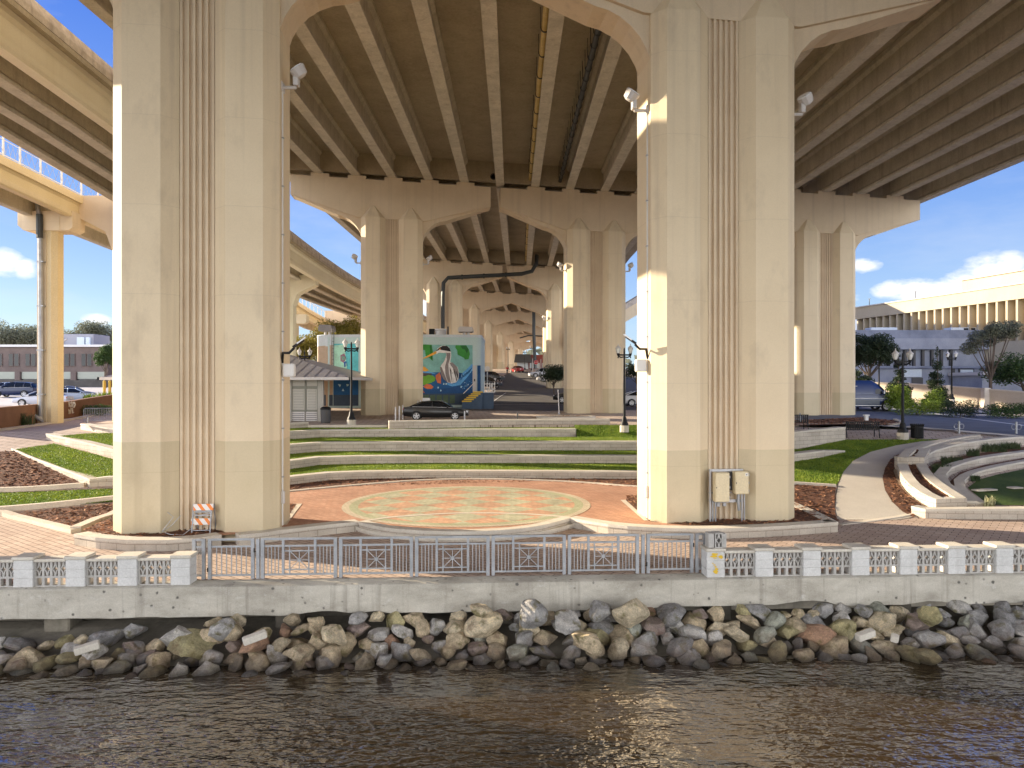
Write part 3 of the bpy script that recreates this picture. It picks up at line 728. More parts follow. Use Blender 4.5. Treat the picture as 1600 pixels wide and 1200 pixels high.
# river wall
rw=thing('river_wall','weathered grey concrete river wall cap above the rocks','sea wall',(0,SW(0),-2.2))
ang=math.atan(.054); rw.rotation_euler=(0,0,ang)
m=MB(); n=150; rings=[]
random.seed(4)
for i in range(n+1):
    x=-24+50*i/n; e=(mnoise.noise(Vector((x*1.3,0,0)))*.035+mnoise.noise(Vector((x*4.1,3,0)))*.03); k=mnoise.noise(Vector((x*.9,7,0)))*.025
    bt=-.74+e
    if 3.6<x<8.2: bt+=.05
    for (cx,wd,dp) in ((7.6,.8,.10),(-4.6,.7,.09),(-3.4,.4,.07),(10.7,.6,.09)): 
        bt+=dp*max(0,1-((x-cx)/wd)**2)
    rings.append([(x,0+k*.4,bt),(x,-.012+k*.5,-.40),(x,0,-.035),(x,.05,-.002),(x,1.05,-.003),(x,1.05,-.66),(x,.55,-.70)])
m.loft(rings,0); m.build('cap_beam',M['sea'],rw,smooth=35)
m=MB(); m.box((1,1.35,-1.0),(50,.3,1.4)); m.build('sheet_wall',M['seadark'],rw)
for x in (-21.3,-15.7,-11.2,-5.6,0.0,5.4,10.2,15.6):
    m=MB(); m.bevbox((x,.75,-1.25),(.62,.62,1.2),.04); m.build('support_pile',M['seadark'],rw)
# stage -------------------------------------------------------
zs=-1.9
bulge=[(565,817),(600,822.5),(657,827.5),(730,829),(802,825.5),(850,818.5),(890,808)]
front=[(330,838),(375,834),(440,826),(500,819)]
fr2=[(950,818),(1012,823),(1080,825),(1130,826)]
back=[(1150,765),(1002,760),(920,754),(839,750),(748,748),(657,750),(549,758),(452,767),(380,774)]
stg=PL(front+bulge+fr2,zs)+PL([(1140,795)]+back+[(330,790)],zs)
structure(flatpoly('stage_paving',stg,zs,M['stage']),'red brick stage paving between the two front piers')
cx,cy=-1.72,28.35
def ring(name,r0,r1,z,mat,label):
    bm=bmesh.new(); n=96
    A=[bm.verts.new((cx+r1*math.cos(2*PI*i/n),cy+r1*math.sin(2*PI*i/n),z)) for i in range(n)]
    if r0==0: bm.faces.new(A)
    else:
        B=[bm.verts.new((cx+r0*math.cos(2*PI*i/n),cy+r0*math.sin(2*PI*i/n),z)) for i in range(n)]
        for i in range(n): bm.faces.new([B[i],A[i],A[(i+1)%n],B[(i+1)%n]])
    bmesh.ops.recalc_face_normals(bm,faces=bm.faces)
    for f in bm.faces:
        if f.normal.z<0: f.normal_flip()
    me=bpy.data.meshes.new(name); bm.to_mesh(me); bm.free(); me.materials.append(mat); o=bpy.data.objects.new(name,me); col.objects.link(o)
    structure(o,label)
def checker():
    m,N,L,B=newmat('diamond_paving'); P=pos(N); mp=N.new('ShaderNodeMapping'); mp.inputs['Rotation'].default_value=(0,0,R(45)); L.new(P,mp.inputs['Vector'])
    c=N.new('ShaderNodeTexChecker'); c.inputs['Scale'].default_value=1/1.16; L.new(mp.outputs['Vector'],c.inputs['Vector'])
    j=N.new('ShaderNodeTexBrick'); j.inputs['Scale'].default_value=1; j.inputs['Brick Width'].default_value=.29; j.inputs['Row Height'].default_value=.145; j.inputs['Mortar Size'].default_value=.008
    j.inputs['Color1'].default_value=(.84,.84,.84,1); j.inputs['Color2'].default_value=(1.06,1.06,1.06,1); j.inputs['Mortar'].default_value=(.55,.52,.5,1)
    L.new(mp.outputs['Vector'],j.inputs['Vector'])
    cc=mix(N,L,c.outputs['Fac'],(.58,.34,.21),(.48,.475,.325)); cc=mix(N,L,1.0,cc,j.outputs['Color'],'MULTIPLY')
    n=nz(N,L,P,.9,7,.68); s=ramp(N,L,n,[(.3,(.66,.65,.64)),(.62,(1.08,1.08,1.08))]); cc=mix(N,L,1.0,cc,s,'MULTIPLY')
    n=nz(N,L,P,3.1,5,.6); f=ramp(N,L,n,[(.45,(0,0,0)),(.75,(.3,.3,.3))]); cc=mix(N,L,f,cc,(.52,.42,.30))
    L.new(cc,B.inputs['Base Color']); B.inputs['Roughness'].default_value=.85; return m
M['diamond']=checker()
M['ringg']=paver('ring_green',(.38,.40,.24),(.46,.47,.30),(.25,.24,.16),.20,.12,.008,R(20))
M['ringc']=paver('ring_cream',(.55,.47,.34),(.62,.54,.40),(.30,.25,.18),.20,.12,.008,R(20))
ring('circle_paving',0,4.12,zs+.008,M['diamond'],'round paving of orange and green diamonds')
ring('circle_border',4.12,4.45,zs+.008,M['ringg'],'green paver ring round the diamond paving')
ring('circle_edge',4.45,4.72,zs+.008,M['ringc'],'cream paver ring round the diamond paving')
# kerb strip at the stage front (flush)
def flush(name,pts,z,w,mat,label):
    P=resample([(*Gz(x,y,z).xy,z) for x,y in pts],.4); A=offset_line(P,-w/2); B=offset_line(P,w/2)
    m=MB()
    for i in range(len(P)-1): m.add([(*A[i],z),(*A[i+1],z),(*B[i+1],z),(*B[i],z)],[(0,1,2,3)])
    o=m.build(name,mat); structure(o,label); return o
flush('stage_band',[(561,815.5),(600,809),(640,805.5),(715,801.5),(802,802),(850,804.5),(890,808)],zs+.016,.20,M['kerb'],'pale stone band across the round paving')
flush('stage_band',[(465,787),(452,803),(440,820)],zs+.012,.34,M['kerb'],'pale paving strip beside the barricade planter')
flush('stage_band',[(976,781),(995,797),(1014,813)],zs+.012,.34,M['kerb'],'pale paving strip beside the cabinets planter')
# mulch strip behind the stage
md=PL([(300,790),(452,764),(549,755),(657,747),(748,745),(839,747),(1002,757),(1160,768)],-1.925)
md=PL([(300,782),(380,777),(452,770),(549,761),(657,753),(748,751),(839,753),(1002,763),(1160,768)],-1.925)+PL([(1160,744),(1000,745.5),(515,747.5),(452,755),(300,772)],-1.925)
structure(flatpoly('mulch',md,-1.925,M['mulch_a'],chips=(60,.10,CH_MUL)),'red-brown mulch strip behind the brick stage',kind='stuff')
def kerb(name,label,P,zt,zb,t,step=.8,mats=None):
    o=strip(P,zt,zb,-t/2,t/2,mats or (M['kerb'],M['kerb']),name); tag(o,label,'kerb'); return o
kb=resample([(*Gz(x,y,-1.86).xy,0) for x,y in [(380,773),(452,766.5),(549,757.5),(657,749.5),(748,747.5),(839,749.5),(920,753.5),(1002,759.5),(1150,764)]],.6)
kerb('stone_kerb','long curved pale kerb behind the brick stage',kb,-1.855,-2.0,.2)
# central terraces
def seat(label,pts,zt,zb,t=.55,name='seat_wall',group='block seat walls of the terraces'):
    P=[(*Gz(x,y,zt).xy,0) for x,y in pts]
    P=resample(P,2.0) if len(P)>2 else P
    root=thing(name,label,'seat wall',(0,0,0),0,group)
    strip(P,zt-.085,zb,0,t,(M['block'],M['block']),'wall_body',root)
    strip(P,zt,zt-.09,-.03,t+.02,(M['coping'],M['coping']),'coping',root)
    return P
W5=seat('lowest block seat wall, just behind the mulch strip',[(300,757),(452,745),(515,738.5),(660,735.5),(1000,737),(1180,740)],-1.56,-2.1)
W4=seat('second block seat wall up from the brick stage',[(300,735),(452,720),(500,714),(660,711.5),(1000,712),(1180,714)],-1.15,-1.7)
W3=seat('third block seat wall up, in the middle of the terraces',[(300,705),(452,694.5),(500,691),(694,690),(966,689.5),(1180,690)],-.63,-1.3)
W2=seat('fourth block seat wall up, ending at its right before the lamp',[(300,681),(452,674),(500,671.5),(700,670.5),(900,670)],-.155,-.8)
W1=seat('top block wall in front of the black sedan',[(608,657.5),(780,655.5),(953,654.5)],.35,-.7,.5)
seat('short low block wall in front of the kiosk door',[(440,661),(482,659.5)],.20,-.4,.5)
def tread(label,A,B,z,extra=0):
    a=offset_line(A,.5); pts=[(p.x,p.y) for p in a]+[(p[0],p[1]+.1) for p in reversed(B)]
    structure(flatpoly('turf',pts,z,M['turf']),label,kind='stuff')
tread('artificial turf on the lowest terrace',W5,W4,-1.58)
tread('artificial turf on the second terrace',W4,W3,-1.17)
bk=[(-25,48.35,0),(-15,48.35,0),(13.5,48.35,0)]
tread('artificial turf on the third terrace',W3,[(-17.5,46.5,0),(13.6,46.2,0)],-.65)
x_=W2[-1][0]
structure(flatpoly('turf',[(x_+.02,46.15),(13.6,46.15),(13.6,48.42),(x_+.02,48.42)],lambda y:-.65+(y-46.15)*.29,M['turf']),'turf bank rising to the paving right of the top terrace wall',kind='stuff')
tread('artificial turf on the top terrace',W2,[(-19,48.3,0),(W2[-1][0],48.3,0)],-.175)
kerb('stone_kerb','low kerb between the top turf terrace and the upper paving',[(-19.9,48.36,0),(-8.2,48.36,0)],.015,-.3,.12)
# front planter walls ------------------------------------------
def pwall(label,pts,zt,zb,t=.42,step=.6,name='planter_wall',cop=True,group='low block planter walls'):
    P=resample([(*Gz(x,y,zt).xy,0) for x,y in pts],step)
    root=thing(name,label,'planter wall',(0,0,0),0,group)
    strip(P,zt-.09,zb,0,t,(M['block'],M['block']),'wall_body',root)
    strip(P,zt,zt-.095,-.025,t+.02,(M['coping'],M['coping']),'coping',root)
    return P
zp=-1.86
pwall('curved block planter wall in front of the barricade pier',[(116,834),(150,839.5),(200,843.5),(260,843.5),(310,840),(346,835)],zp,-2.25)
pwall('block stage edge wall right of the barricade planter',[(373,836),(410,832),(440,828),(500,821),(561,814.5)],zp,-2.25)
pwall('curved block edge of the stage bulging towards the railing',[(561,815)]+[(x,y+1) for x,y in bulge[1:]],zp+.0,-2.25,.30,.4)
pwall('lower curved step below the bulging stage edge',[(548,820),(575,828),(620,835),(670,838.5),(730,839),(800,836),(860,827),(905,815.5)],-2.04,-2.25,.42,.4)
pwall('long curved block planter wall in front of the cabinets pier',[(888,808.5),(950,818.5),(1012,823.5),(1080,825.5),(1140,825),(1203,822.5),(1260,819),(1309,815.5)],zp,-2.25)
pwall('short slanting block wall right of the cabinets planter',[(1308,815),(1280,801),(1247,787),(1200,770)],zp,-2.25,.38)
ml=PL([(130,829),(150,836),(200,840),(260,840.5),(310,837),(346,832),(375,829),(440,822),(463,788),(330,780),(191,801)],-1.90)
structure(flatpoly('mulch',ml,-1.885,M['mulch_a'],chips=(110,.09,CH_MUL)),'dark mulch round the foot of the barricade pier',kind='stuff')
mr=PL([(978,782),(1014,814),(1080,821),(1203,819),(1300,813),(1250,788),(1190,768),(1100,768),(980,775)],-1.89)
structure(flatpoly('mulch',mr,-1.882,M['mulch_a'],chips=(110,.09,CH_MUL)),'dark mulch round the foot of the cabinets pier',kind='stuff')
# left hand beds (lie on the slope) -----------------------------
def dk(label,px,w,ht,name='stone_kerb',step=.8):
    P=[S(x,y) for x,y in px]; P=resample(P,step)
    tops=[h(p.y)+ht for p in P]; bots=[h(p.y)-.15 for p in P]
    o=strip(P,tops,bots,-w/2,w/2,(M['kerb'],M['kerb']),name); tag(o,label,'kerb'); return o
structure(drape('mulch',[(-60,706),(22,705),(132,757),(-60,767)],.04,M['mulch_a'],chips=(55,.13,CH_MUL)),'large mulch bed at the far left beside the turf',kind='stuff')
structure(drape('mulch',[(8,803),(192,785),(192,803),(120,829),(62,816)],.05,M['mulch_a'],chips=(90,.10,CH_MUL)),'triangular mulch bed left of the barricade pier',kind='stuff')
structure(drape('turf',[(-60,772),(138,765),(210,762),(210,781),(-60,802)],.03,M['turf']),'lower strip of turf left of the barricade pier',kind='stuff')
dk('straight kerb between the left mulch bed and lower turf strip',[(-60,769),(40,766.5),(132,760)],.28,.16)
dk('kerb along the front of the lower turf strip on the left',[(-60,803),(60,794),(192,780)],.25,.18)
dk('curved kerb along the promenade at the far left',[(-30,796),(10,805),(62,819),(118,833)],.30,.14)
dk('kerb strip meeting the left end of the barricade planter',[(192,801),(150,818),(118,832)],.34,.20)
def slopewall(label,bot,hts,t,name='seat_wall',cop=True,back=None,group='block seat walls of the terraces',step=1.2,zb=-.3):
    P=[S(x,y) for x,y in bot]
    P2=[Vector((p.x,p.y,hh)) for p,hh in zip(P,hts)]
    P2=resample(P2,step)
    zt=[h(p.y)+p.z for p in P2]; zbm=[h(p.y)+zb for p in P2]
    root=thing(name,label,'seat wall' if name=='seat_wall' else 'planter wall',(0,0,0),0,group)
    strip(P2,[z-.08 for z in zt],zbm,0,t,(M['block'],M['block']),'wall_body',root)
    strip(P2,zt,[z-.085 for z in zt],-.02,t+.02,(M['coping'],M['coping']),'coping',root)
    return P2,zt
def raised(label,px,off):
    structure(drape('turf',px,off,M['turf']),label,kind='stuff')
slopewall('sloping kerb wall bounding the left turf beside the big mulch bed',[(18,704),(60,724),(100,743),(141,762)],(.12,.2,.3,.36),.35)
slopewall('low block wall at the front of the left turf, beside the pier',[(140,762),(165,759.5),(230,757)],(.36,.38,.38),.4)
raised('upper sunlit turf on the left, in front of slanting wall',[(24,702),(85,693),(195,722),(225,728),(225,744),(143,748)],.30)
slopewall('slanting block wall crossing the left turf',[(72,686),(110,697),(150,709),(192,723),(240,738)],(.30,.38,.45,.52,.55),.42)
raised('highest sunlit turf patch on the left, behind slanting wall',[(95,681),(140,677),(240,676),(240,722),(192,707),(140,694)],.34)
slopewall('short rough block wall at the top of the left turf',[(126,671),(150,676),(192,683.5),(240,690)],(.35,.38,.42,.42),.45)
structure(drape('path',[(122,664),(240,660),(240,676),(160,670)],.36,M['path']),'pale paving behind the top left wall')
# kerb and brown wall by the car park
dk('long kerb in front of the brown wall on the left',[(-30,681),(60,664.5),(110,656),(176,642)],.5,.10)
# right hand side -----------------------------------------------
pathL=[(1308,812),(1305,795),(1306,778),(1310,757),(1318,737),(1333,720),(1360,706),(1400,696),(1440,689.5),(1476,687)]
pathR=[(1476,687),(1462,693),(1432,700),(1410,706),(1394,716),(1384,730),(1380,747),(1384,765),(1394,783),(1410,797),(1427,807)]
structure(drape('turf',[(1150,700),(1247,702),(1322,687),(1476,686.3)]+pathL[::-1][1:6]+[(1306,760),(1247,755),(1150,755)],.012,M['turf']),'turf lawn left of the curving path on the right',kind='stuff')
structure(drape('path',pathL+pathR[1:]+[(1400,812)],.02,M['path']),'curving pale concrete path on the right')
structure(drape('mulch',[(1150,757),(1247,757),(1306,761),(1304,795),(1310,816),(1290,806),(1247,787),(1150,775)],.03,M['mulch_a'],chips=(80,.10,CH_MUL)),'mulch bed between cabinets pier and curving path',kind='stuff')
structure(drape('mulch',[(1392,717),(1402,712),(1405,722),(1396,735),(1403,755),(1420,775),(1440,788),(1427,808),(1410,799),(1394,784),(1383,766),(1379,747),(1383,731)],.03,M['mulch_a'],chips=(90,.10,CH_MUL)),'mulch strip between the path and curved planter',kind='stuff')
dk('thin kerb between the right turf and mulch bed',[(1150,757),(1247,756.5),(1306,760.5)],.22,.10)
dk('thin kerb where the curving path meets the promenade',[(1312,820),(1360,814),(1400,808),(1440,800)],.25,.03)
slopewall('tall white block wall between the cabinets pier and bench',[(1130,716),(1180,712),(1246,701),(1321,687.5)],(1.0,.95,.88,.70),.5)
slopewall('low curved block wall on the right turf lawn',[(1130,730),(1200,728),(1246,721),(1285,715),(1320,707)],(.38,.38,.38,.34,.10),.5)
# tiered garden on the right
G2='curved block walls of the sunken garden'
def pxwall(label,bot,top,t,group=G2,step=.9):
    P=[S(x,y) for x,y in bot]; hts=[(yb-yt)*p.y/F for (x,yb),yt,p in zip(bot,top,P)]
    return slopewall(label,bot,hts,t,name='garden_wall',group=group,step=step)
pxwall('uppermost long curved wall of the sunken garden',[(1445,731),(1452,724),(1462,719),(1485,713),(1510,709),(1552,702),(1592,696.5),(1660,689)],(711,708,703,696.5,691,685.5,682.5,679),.42)
pxwall('middle curved wall of the sunken garden with a drain hole',[(1528,790),(1505,777),(1485,766),(1477,752),(1486,742),(1502,735),(1537,726),(1600,714.5),(1660,706)],(783,769,756,741,730,724,715,706,699),.40)
pxwall('innermost curved wall of the sunken garden round the grass pit',[(1540,790),(1522,779),(1508,768),(1506,758),(1514,751),(1527,745.5),(1562,737),(1605,729.5),(1660,721)],(785,773,762,750,743,737,728,720,711),.34)
pxwall('front white block wall along the promenade at the right',[(1424,804),(1446,810),(1512,811.5),(1600,812),(1680,813)],(790.5,795.5,795,794.5,794),.42)
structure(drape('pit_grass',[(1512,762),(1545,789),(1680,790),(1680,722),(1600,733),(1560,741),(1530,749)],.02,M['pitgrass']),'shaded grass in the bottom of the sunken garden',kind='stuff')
structure(drape('mulch',[(1480,756),(1500,768),(1532,788),(1545,788),(1515,771),(1504,760),(1512,748),(1540,738),(1600,724),(1660,716),(1660,707),(1600,715.5),(1537,727),(1500,738)],.02,M['mulch_a']),'dark soil trough between the inner garden walls',kind='stuff')
structure(drape('mulch',[(1447,732),(1462,722),(1510,711),(1600,698),(1660,690),(1660,703),(1600,712),(1516,725),(1487,733),(1470,745),(1478,760),(1520,788),(1500,788),(1465,765)],.02,M['mulch_a']),'planted soil strip below the uppermost garden wall',kind='stuff')
# curved tier planters
def tier(label,outer,inner,hgt,front_cap=True):
    root=thing('tier_planter',label,'planter',(0,0,0),0,'tiered stone planters beside the path')
    for nm_,L in (('side_wall',outer),('side_wall',inner)):
        P=resample([S(x,y) for x,y in L],.7); zt=[h(p.y)+hgt for p in P]
        sgn=1 if nm_=='side_wall' and L is outer else -1
        strip(P,zt,[z-hgt-.3 for z in zt],0,-.42*sgn,(M['block'],M['coping']),nm_,root)
    a=S(*outer[0]);b=S(*inner[0]); z=h(min(a.y,b.y))+hgt
    d=(b-a); n_=Vector((-d.y,d.x,0)).normalized()
    P=[(a.x,a.y,0),(b.x,b.y,0)]
    strip(P,h(a.y)+hgt+.02,h(a.y)-.4,-.02,.42,(M['block'],M['coping']),'front_wall',root)
    Q=resample([S(x,y) for x,y in outer],.7)+resample([S(x,y) for x,y in inner],.7)[::-1]
    o=flatpoly('soil',[(p.x,p.y) for p in Q],lambda y:h(y)+hgt-.10,M['mulch_a'],chips=(90,.10,CH_MUL)); o.parent=root; CH.setdefault(root.name,[]).append(o); o['kind']='stuff'
tier('lower curved stone planter beside the mulch strip',[(1462,797),(1440,786),(1421,772),(1408,755),(1402,738)],[(1510,794),(1485,778),(1462,760),(1449,742),(1447,735)],.40)
tier('small middle stone planter between two curved planters',[(1402,735),(1408,728),(1416,720)],[(1444,737),(1449,729),(1454,720)],.60)
tier('upper stone planter beside the curving path with dark soil',[(1417,716),(1440,706),(1475,697),(1520,690)],[(1453,718),(1470,708),(1500,700),(1535,694)],.40)
# street, parking, islands
structure(drape('street',[(1250,664),(1337,662),(1440,668),(1500,673),(1600,682),(1720,690),(1720,662),(1600,649),(1480,640),(1395,632),(1330,629),(1250,629)],.05,M['street']),'blue-grey asphalt street on the right')
structure(drape('street_line',[(1395,638.2),(1500,650.5),(1600,664),(1600,665.2),(1500,651.5),(1395,639)],.058,M['white']),'thin white line along the street')
structure(drape('street_kerb',[(1250,665.2),(1337,663.2),(1440,669.2),(1500,674.4),(1600,683),(1600,680.6),(1500,672.2),(1440,667.2),(1337,661.4),(1250,663.2)],.10,M['kerb']),'pale kerb along the near edge of the street')
structure(drape('street_kerb',[(1385,630.6),(1480,637.6),(1600,647.5),(1600,650),(1480,640.4),(1385,632.6)],.14,M['kerb']),'pale kerb along the far edge of the street')
structure(drape('parking_lot',[(-200,634),(60,634),(175,622),(190,606),(120,600),(-200,600)],.03,M['lot']),'bright concrete car park on the left')
structure(drape('road',[(640,641),(700,636),(760,632),(900,632),(1010,636),(1010,640),(880,641.5)],.03,M['asphalt']),'dark asphalt lane beyond the paved crossing')
structure(drape('road',[(700,631),(760,615),(778,606),(785,597),(786,592),(788,586),(800,581),(900,581),(1010,590),(1010,632)],.026,M['asphalt']),'dark asphalt road running away under the bridge')
structure(drape('road_line',[(757,636.5),(790,613.5),(791.2,613.5),(759,636.5)],.06,M['white']),'faint white line on the asphalt by the stairs')
# ------------------------------------------------------------------ railing along the river wall
RZ=-2.2
def RLY(x): return SW(x)+.62
def px2x(px,off=.62):
    # x where the line y=SW(x)+off meets pixel column px
    k=(px-800)/F; return k*(18.26+off)/(1-k*.054)
rang=math.atan(.054)
def rail_panel(px0,px1,kind,label):
    x0,x1=px2x(px0),px2x(px1); W=(x1-x0)/math.cos(rang); H=1.02
    root=thing('railing_section' if kind!='gate' else 'railing_gate',label,'railing' if kind!='gate' else 'gate',(x0,RLY(x0),RZ),rang,'galvanised railing sections on the river wall')
    g=M['galv']; pw=.085
    def bar(name,c,d,rot=None): 
        m=MB(); m.box(c,d,0,0,rot); return m.build(name,g,root)
    for x in (pw/2,W-pw/2):
        p=bar('post',(x,0,H/2-.02),(pw,pw,H+.04))
        b=MB(); b.box((x,0,-.05),(.17,.15,.02)); f=b.build('base_plate',M['steel'],p)
    bar('top_rail',(W/2,0,H-.02),(W-pw*2-.002,.07,.055))
    bar('upper_rail',(W/2,0,H-.20),(W-pw*2-.002,.045,.045))
    bar('lower_rail',(W/2,0,.10),(W-pw*2-.002,.045,.045))
    zc0,zc1=.1225,H-.2225
    if kind=='cross':
        a,b_=W*.29,W*.71; 
        bar('inner_post',(a,0,(.1225+H-.05)/2),(.06,.06,H-.05-.1225)); bar('inner_post',(b_,0,(.1225+H-.05)/2),(.06,.06,H-.05-.1225))
        n=4
        for s in ((pw,a-.03),(b_+.03,W-pw)):
            for i in range(n):
                x=s[0]+(s[1]-s[0])*(i+1)/(n+1); bar('baluster',(x,0,(zc0+zc1)/2),(.022,.022,zc1-zc0))
        l,r=a+.14*W/1.9+.02,b_-.14*W/1.9-.02; bz,tz=.22,H-.33
        bar('lattice_stile',(l,0,(zc0+zc1)/2),(.03,.03,zc1-zc0)); bar('lattice_stile',(r,0,(zc0+zc1)/2),(.03,.03,zc1-zc0))
        bar('lattice_rail',((a+b_)/2,0,bz),(b_-a-.062,.028,.03)); bar('lattice_rail',((a+b_)/2,0,tz),(b_-a-.062,.028,.03))
        m=MB(); cx_,cz_=(l+r)/2,(bz+tz)/2; y=.001
        for p,q in (((l,bz),(r,tz)),((l,tz),(r,bz)),((cx_,bz),(cx_,tz)),((l,cz_),(r,cz_))):
            m.tube([(p[0],y,p[1]),(q[0],y,q[1])],.013,4); y+=.0015
        m.lathe([(.045,-.012),(.045,.012)],10,(cx_,0,cz_),0,Matrix.Rotation(PI/2,3,'X'))
        m.build('star_lattice',g,root)
    else:
        n=max(2,int(round(W/.14))-1)
        for i in range(n):
            x=pw+(W-2*pw)*(i+1)/(n+1); bar('baluster',(x,0,(zc0+zc1)/2),(.022,.022,zc1-zc0))
        if kind=='gate':
            m=MB(); m.tube([(-.02,0,.2),(.0,-.05,.2),(.0,-.05,.3)],.016,5); m.build('hinge',M['black'],root)
            m=MB(); m.tube([(W+.02,0,.68),(W,-.05,.68),(W,-.05,.78)],.016,5); m.build('hinge',M['black'],root)
rail_panel(301,321,'plain','short narrow railing section beside the left white balustrade')
rail_panel(325.5,398,'gate','plain barred railing gate at the left end, below the striped barricade')
m=MB(); m.box((0,0,.5),(.085,.085,1.06)); o=m.build('steel_post',M['galv'],loc=(px2x(403.5),RLY(px2x(403.5)),RZ-.02)); tag(o,'single railing post right of the left gate','post','galvanised railing sections on the river wall')
for a,b,l in ((408,527,'first star-lattice railing panel, right of the left gate'),(530,645.5,'second star-lattice railing panel, left of the middle of the railing'),(648.5,765,'third star-lattice railing panel, at the middle of the railing'),(768,884,'fourth star-lattice railing panel, below the right end of the stage bulge'),(887,998,'last star-lattice railing panel, beside the right gate')):
    rail_panel(a,b,'cross',l)
m=MB(); m.box((0,0,.5),(.085,.085,1.06)); o=m.build('steel_post',M['galv'],loc=(px2x(1004.5),RLY(px2x(1004.5)),RZ-.02)); tag(o,'single railing post left of the right gate','post','galvanised railing sections on the river wall')
rail_panel(1010,1083,'gate','plain barred railing gate at the right end, before the yellow-marked pillar')
rail_panel(1086,1103,'plain','short narrow railing section beside the yellow-marked pillar')
# ------------------------------------------------------------------ balustrades
PW=.46
def screen_unit(m,x,z,w,hh,y0,y1,mi=0):
    """pierced block: frame, two bowed ribs either side of a centre bar leaving a diamond"""
    t=.028; d=(y1-y0); yc=(y0+y1)/2
    m.box((x+t/2,yc,z+hh/2),(t,d,hh),0,mi); m.box((x+w-t/2,yc,z+hh/2),(t,d,hh),0,mi)
    m.box((x+w/2,yc,z+hh-t/2),(w-2*t,d-.002,t),0,mi); m.box((x+w/2,yc,z+t/2),(w-2*t,d-.002,t),0,mi)
    cxx=x+w/2; cz=z+hh/2
    for s in(-1,1):
        for v in(-1,1):
            pts=[]
            for k in range(7):
                q=k/6; xx=cxx+s*(.010+(w/2-t-.004)*(1-math.cos(q*PI/2))**1.0*1.0); zz=cz+v*(hh/2-t-.02-(hh/2-t-.02-.012)*math.sin(q*PI/2))
                pts.append((xx,zz))
            r=.0135
            for (a,b) in zip(pts,pts[1:]):
                dx,dz=b[0]-a[0],b[1]-a[1]; L_=math.hypot(dx,dz); nx,nz_=-dz/L_*r,dx/L_*r
                P4=[(a[0]+nx,a[1]+nz_),(b[0]+nx,b[1]+nz_),(b[0]-nx,b[1]-nz_),(a[0]-nx,a[1]-nz_)]
                m.add([(p[0],y0+.004,p[1]) for p in P4]+[(p[0],y1-.004,p[1]) for p in P4],[(0,1,2,3),(7,6,5,4),(0,4,5,1),(3,2,6,7)],mi)
    for v in(-1,1):
        m.box((cxx,yc,cz+v*(hh/2-t-.03)),(.03,d-.01,.07),0,mi)
def balustrade(label,posts,panels,ztop,pillar=None):
    x0=px2x(posts[0],.1); root=thing('balustrade_wall',label,'balustrade',(x0,SW(x0)+.06,RZ),rang,'white balustrade walls')
    loc=lambda px:(px2x(px,.1)-x0)/math.cos(rang)
    H=.66
    for i,p in enumerate(posts):
        x=loc(p); po=MB()
        for k in range(3): po.bevbox((x,.24,.11+k*.211),(PW,.46,.205),.012)
        po.box((x,.24,.33),(PW-.03,.43,.64))
        o=po.build('post',M['balus'],root)
        c=MB(); c.bevbox((x,.24,.70),(PW+.06,.52,.075),.015); c.build('post_cap',M['coping'],o)
    for a,b in panels:
        xa,xb=loc(a)+PW/2+.003,loc(b)-PW/2-.003; W=xb-xa; n=max(2,int(round(W/.2))); w=W/n
        m=MB()
        for i in range(n):
            screen_unit(m,xa+i*w,.225,w,.385,.10,.22)
            # lower square opening
            bx=xa+i*w; m.box((bx+w*.09,.16,.11),(w*.18,.12,.19)); m.box((bx+w*.91,.16,.11),(w*.18,.12,.19))
        m.box((xa+W/2,.16,.0125),(W,.14,.025)); m.box((xa+W/2,.16,.215),(W,.135,.022))
        m.build('pierced_screen',M['screen'],root)
        m=MB(); m.bevbox((xa+W/2,.22,.645),(W,.40,.065),.012); m.build('coping',M['coping'],root)
    return root,loc
LP=[-449,-368,-287,-206,-125,-44,37,118.5,199.5,282.5]
balustrade('white pierced-block balustrade on the river wall left of the railing',LP,list(zip(LP,LP[1:])),0)
RP=[1118,1194,1268.5,1344.5,1419.5,1494.5,1569.5,1644.5,1720,1795,1870]
rt,loc=balustrade('white pierced-block balustrade on the river wall right of the railing',RP,list(zip(RP,RP[1:])),0)
# yellow paint marks on the first pillar and loose block on top
m=MB()
x=loc(1118)
def blob(m,cx,cz,rx,rz,y):
    n=11; m.add([(cx+rx*math.cos(2*PI*i/n)*random.uniform(.7,1.2),y,cz+rz*math.sin(2*PI*i/n)*random.uniform(.7,1.2)) for i in range(n)],[tuple(range(n))])
random.seed(3)
for a,b_,c,d in ((-.03,.60,.09,.035),(-.05,.54,.10,.03),(.12,.53,.055,.04),(-.02,.49,.05,.012),(.14,.50,.035,.02),(-.08,.37,.03,.012),(-.04,.33,.04,.014),(-.01,.28,.035,.02),(.01,.22,.045,.03),(-.01,.16,.07,.04),(.0,.12,.05,.02)):
    blob(m,x+a,b_,c,d,-.0005-random.random()*.002)
m.build('paint_mark',M['yellow'],rt,recalc=False)
bk=thing('screen_block','grey pierced block standing on the yellow-marked end pillar','block',(px2x(1118,.3),SW(px2x(1118,.3))+.12,RZ+.7375),rang)
m=MB(); screen_unit(m,-.06,0,.2,.38,0,.30); m.build('pierced_face',M['screen'],bk)
for a_,b_ in (((-.155,.15,.19),(.14,.28,.36)),((.20,.16,.18),(.09,.24,.35))): m=MB(); m.box(a_,b_); m.build('side_block',M['screen'],bk)
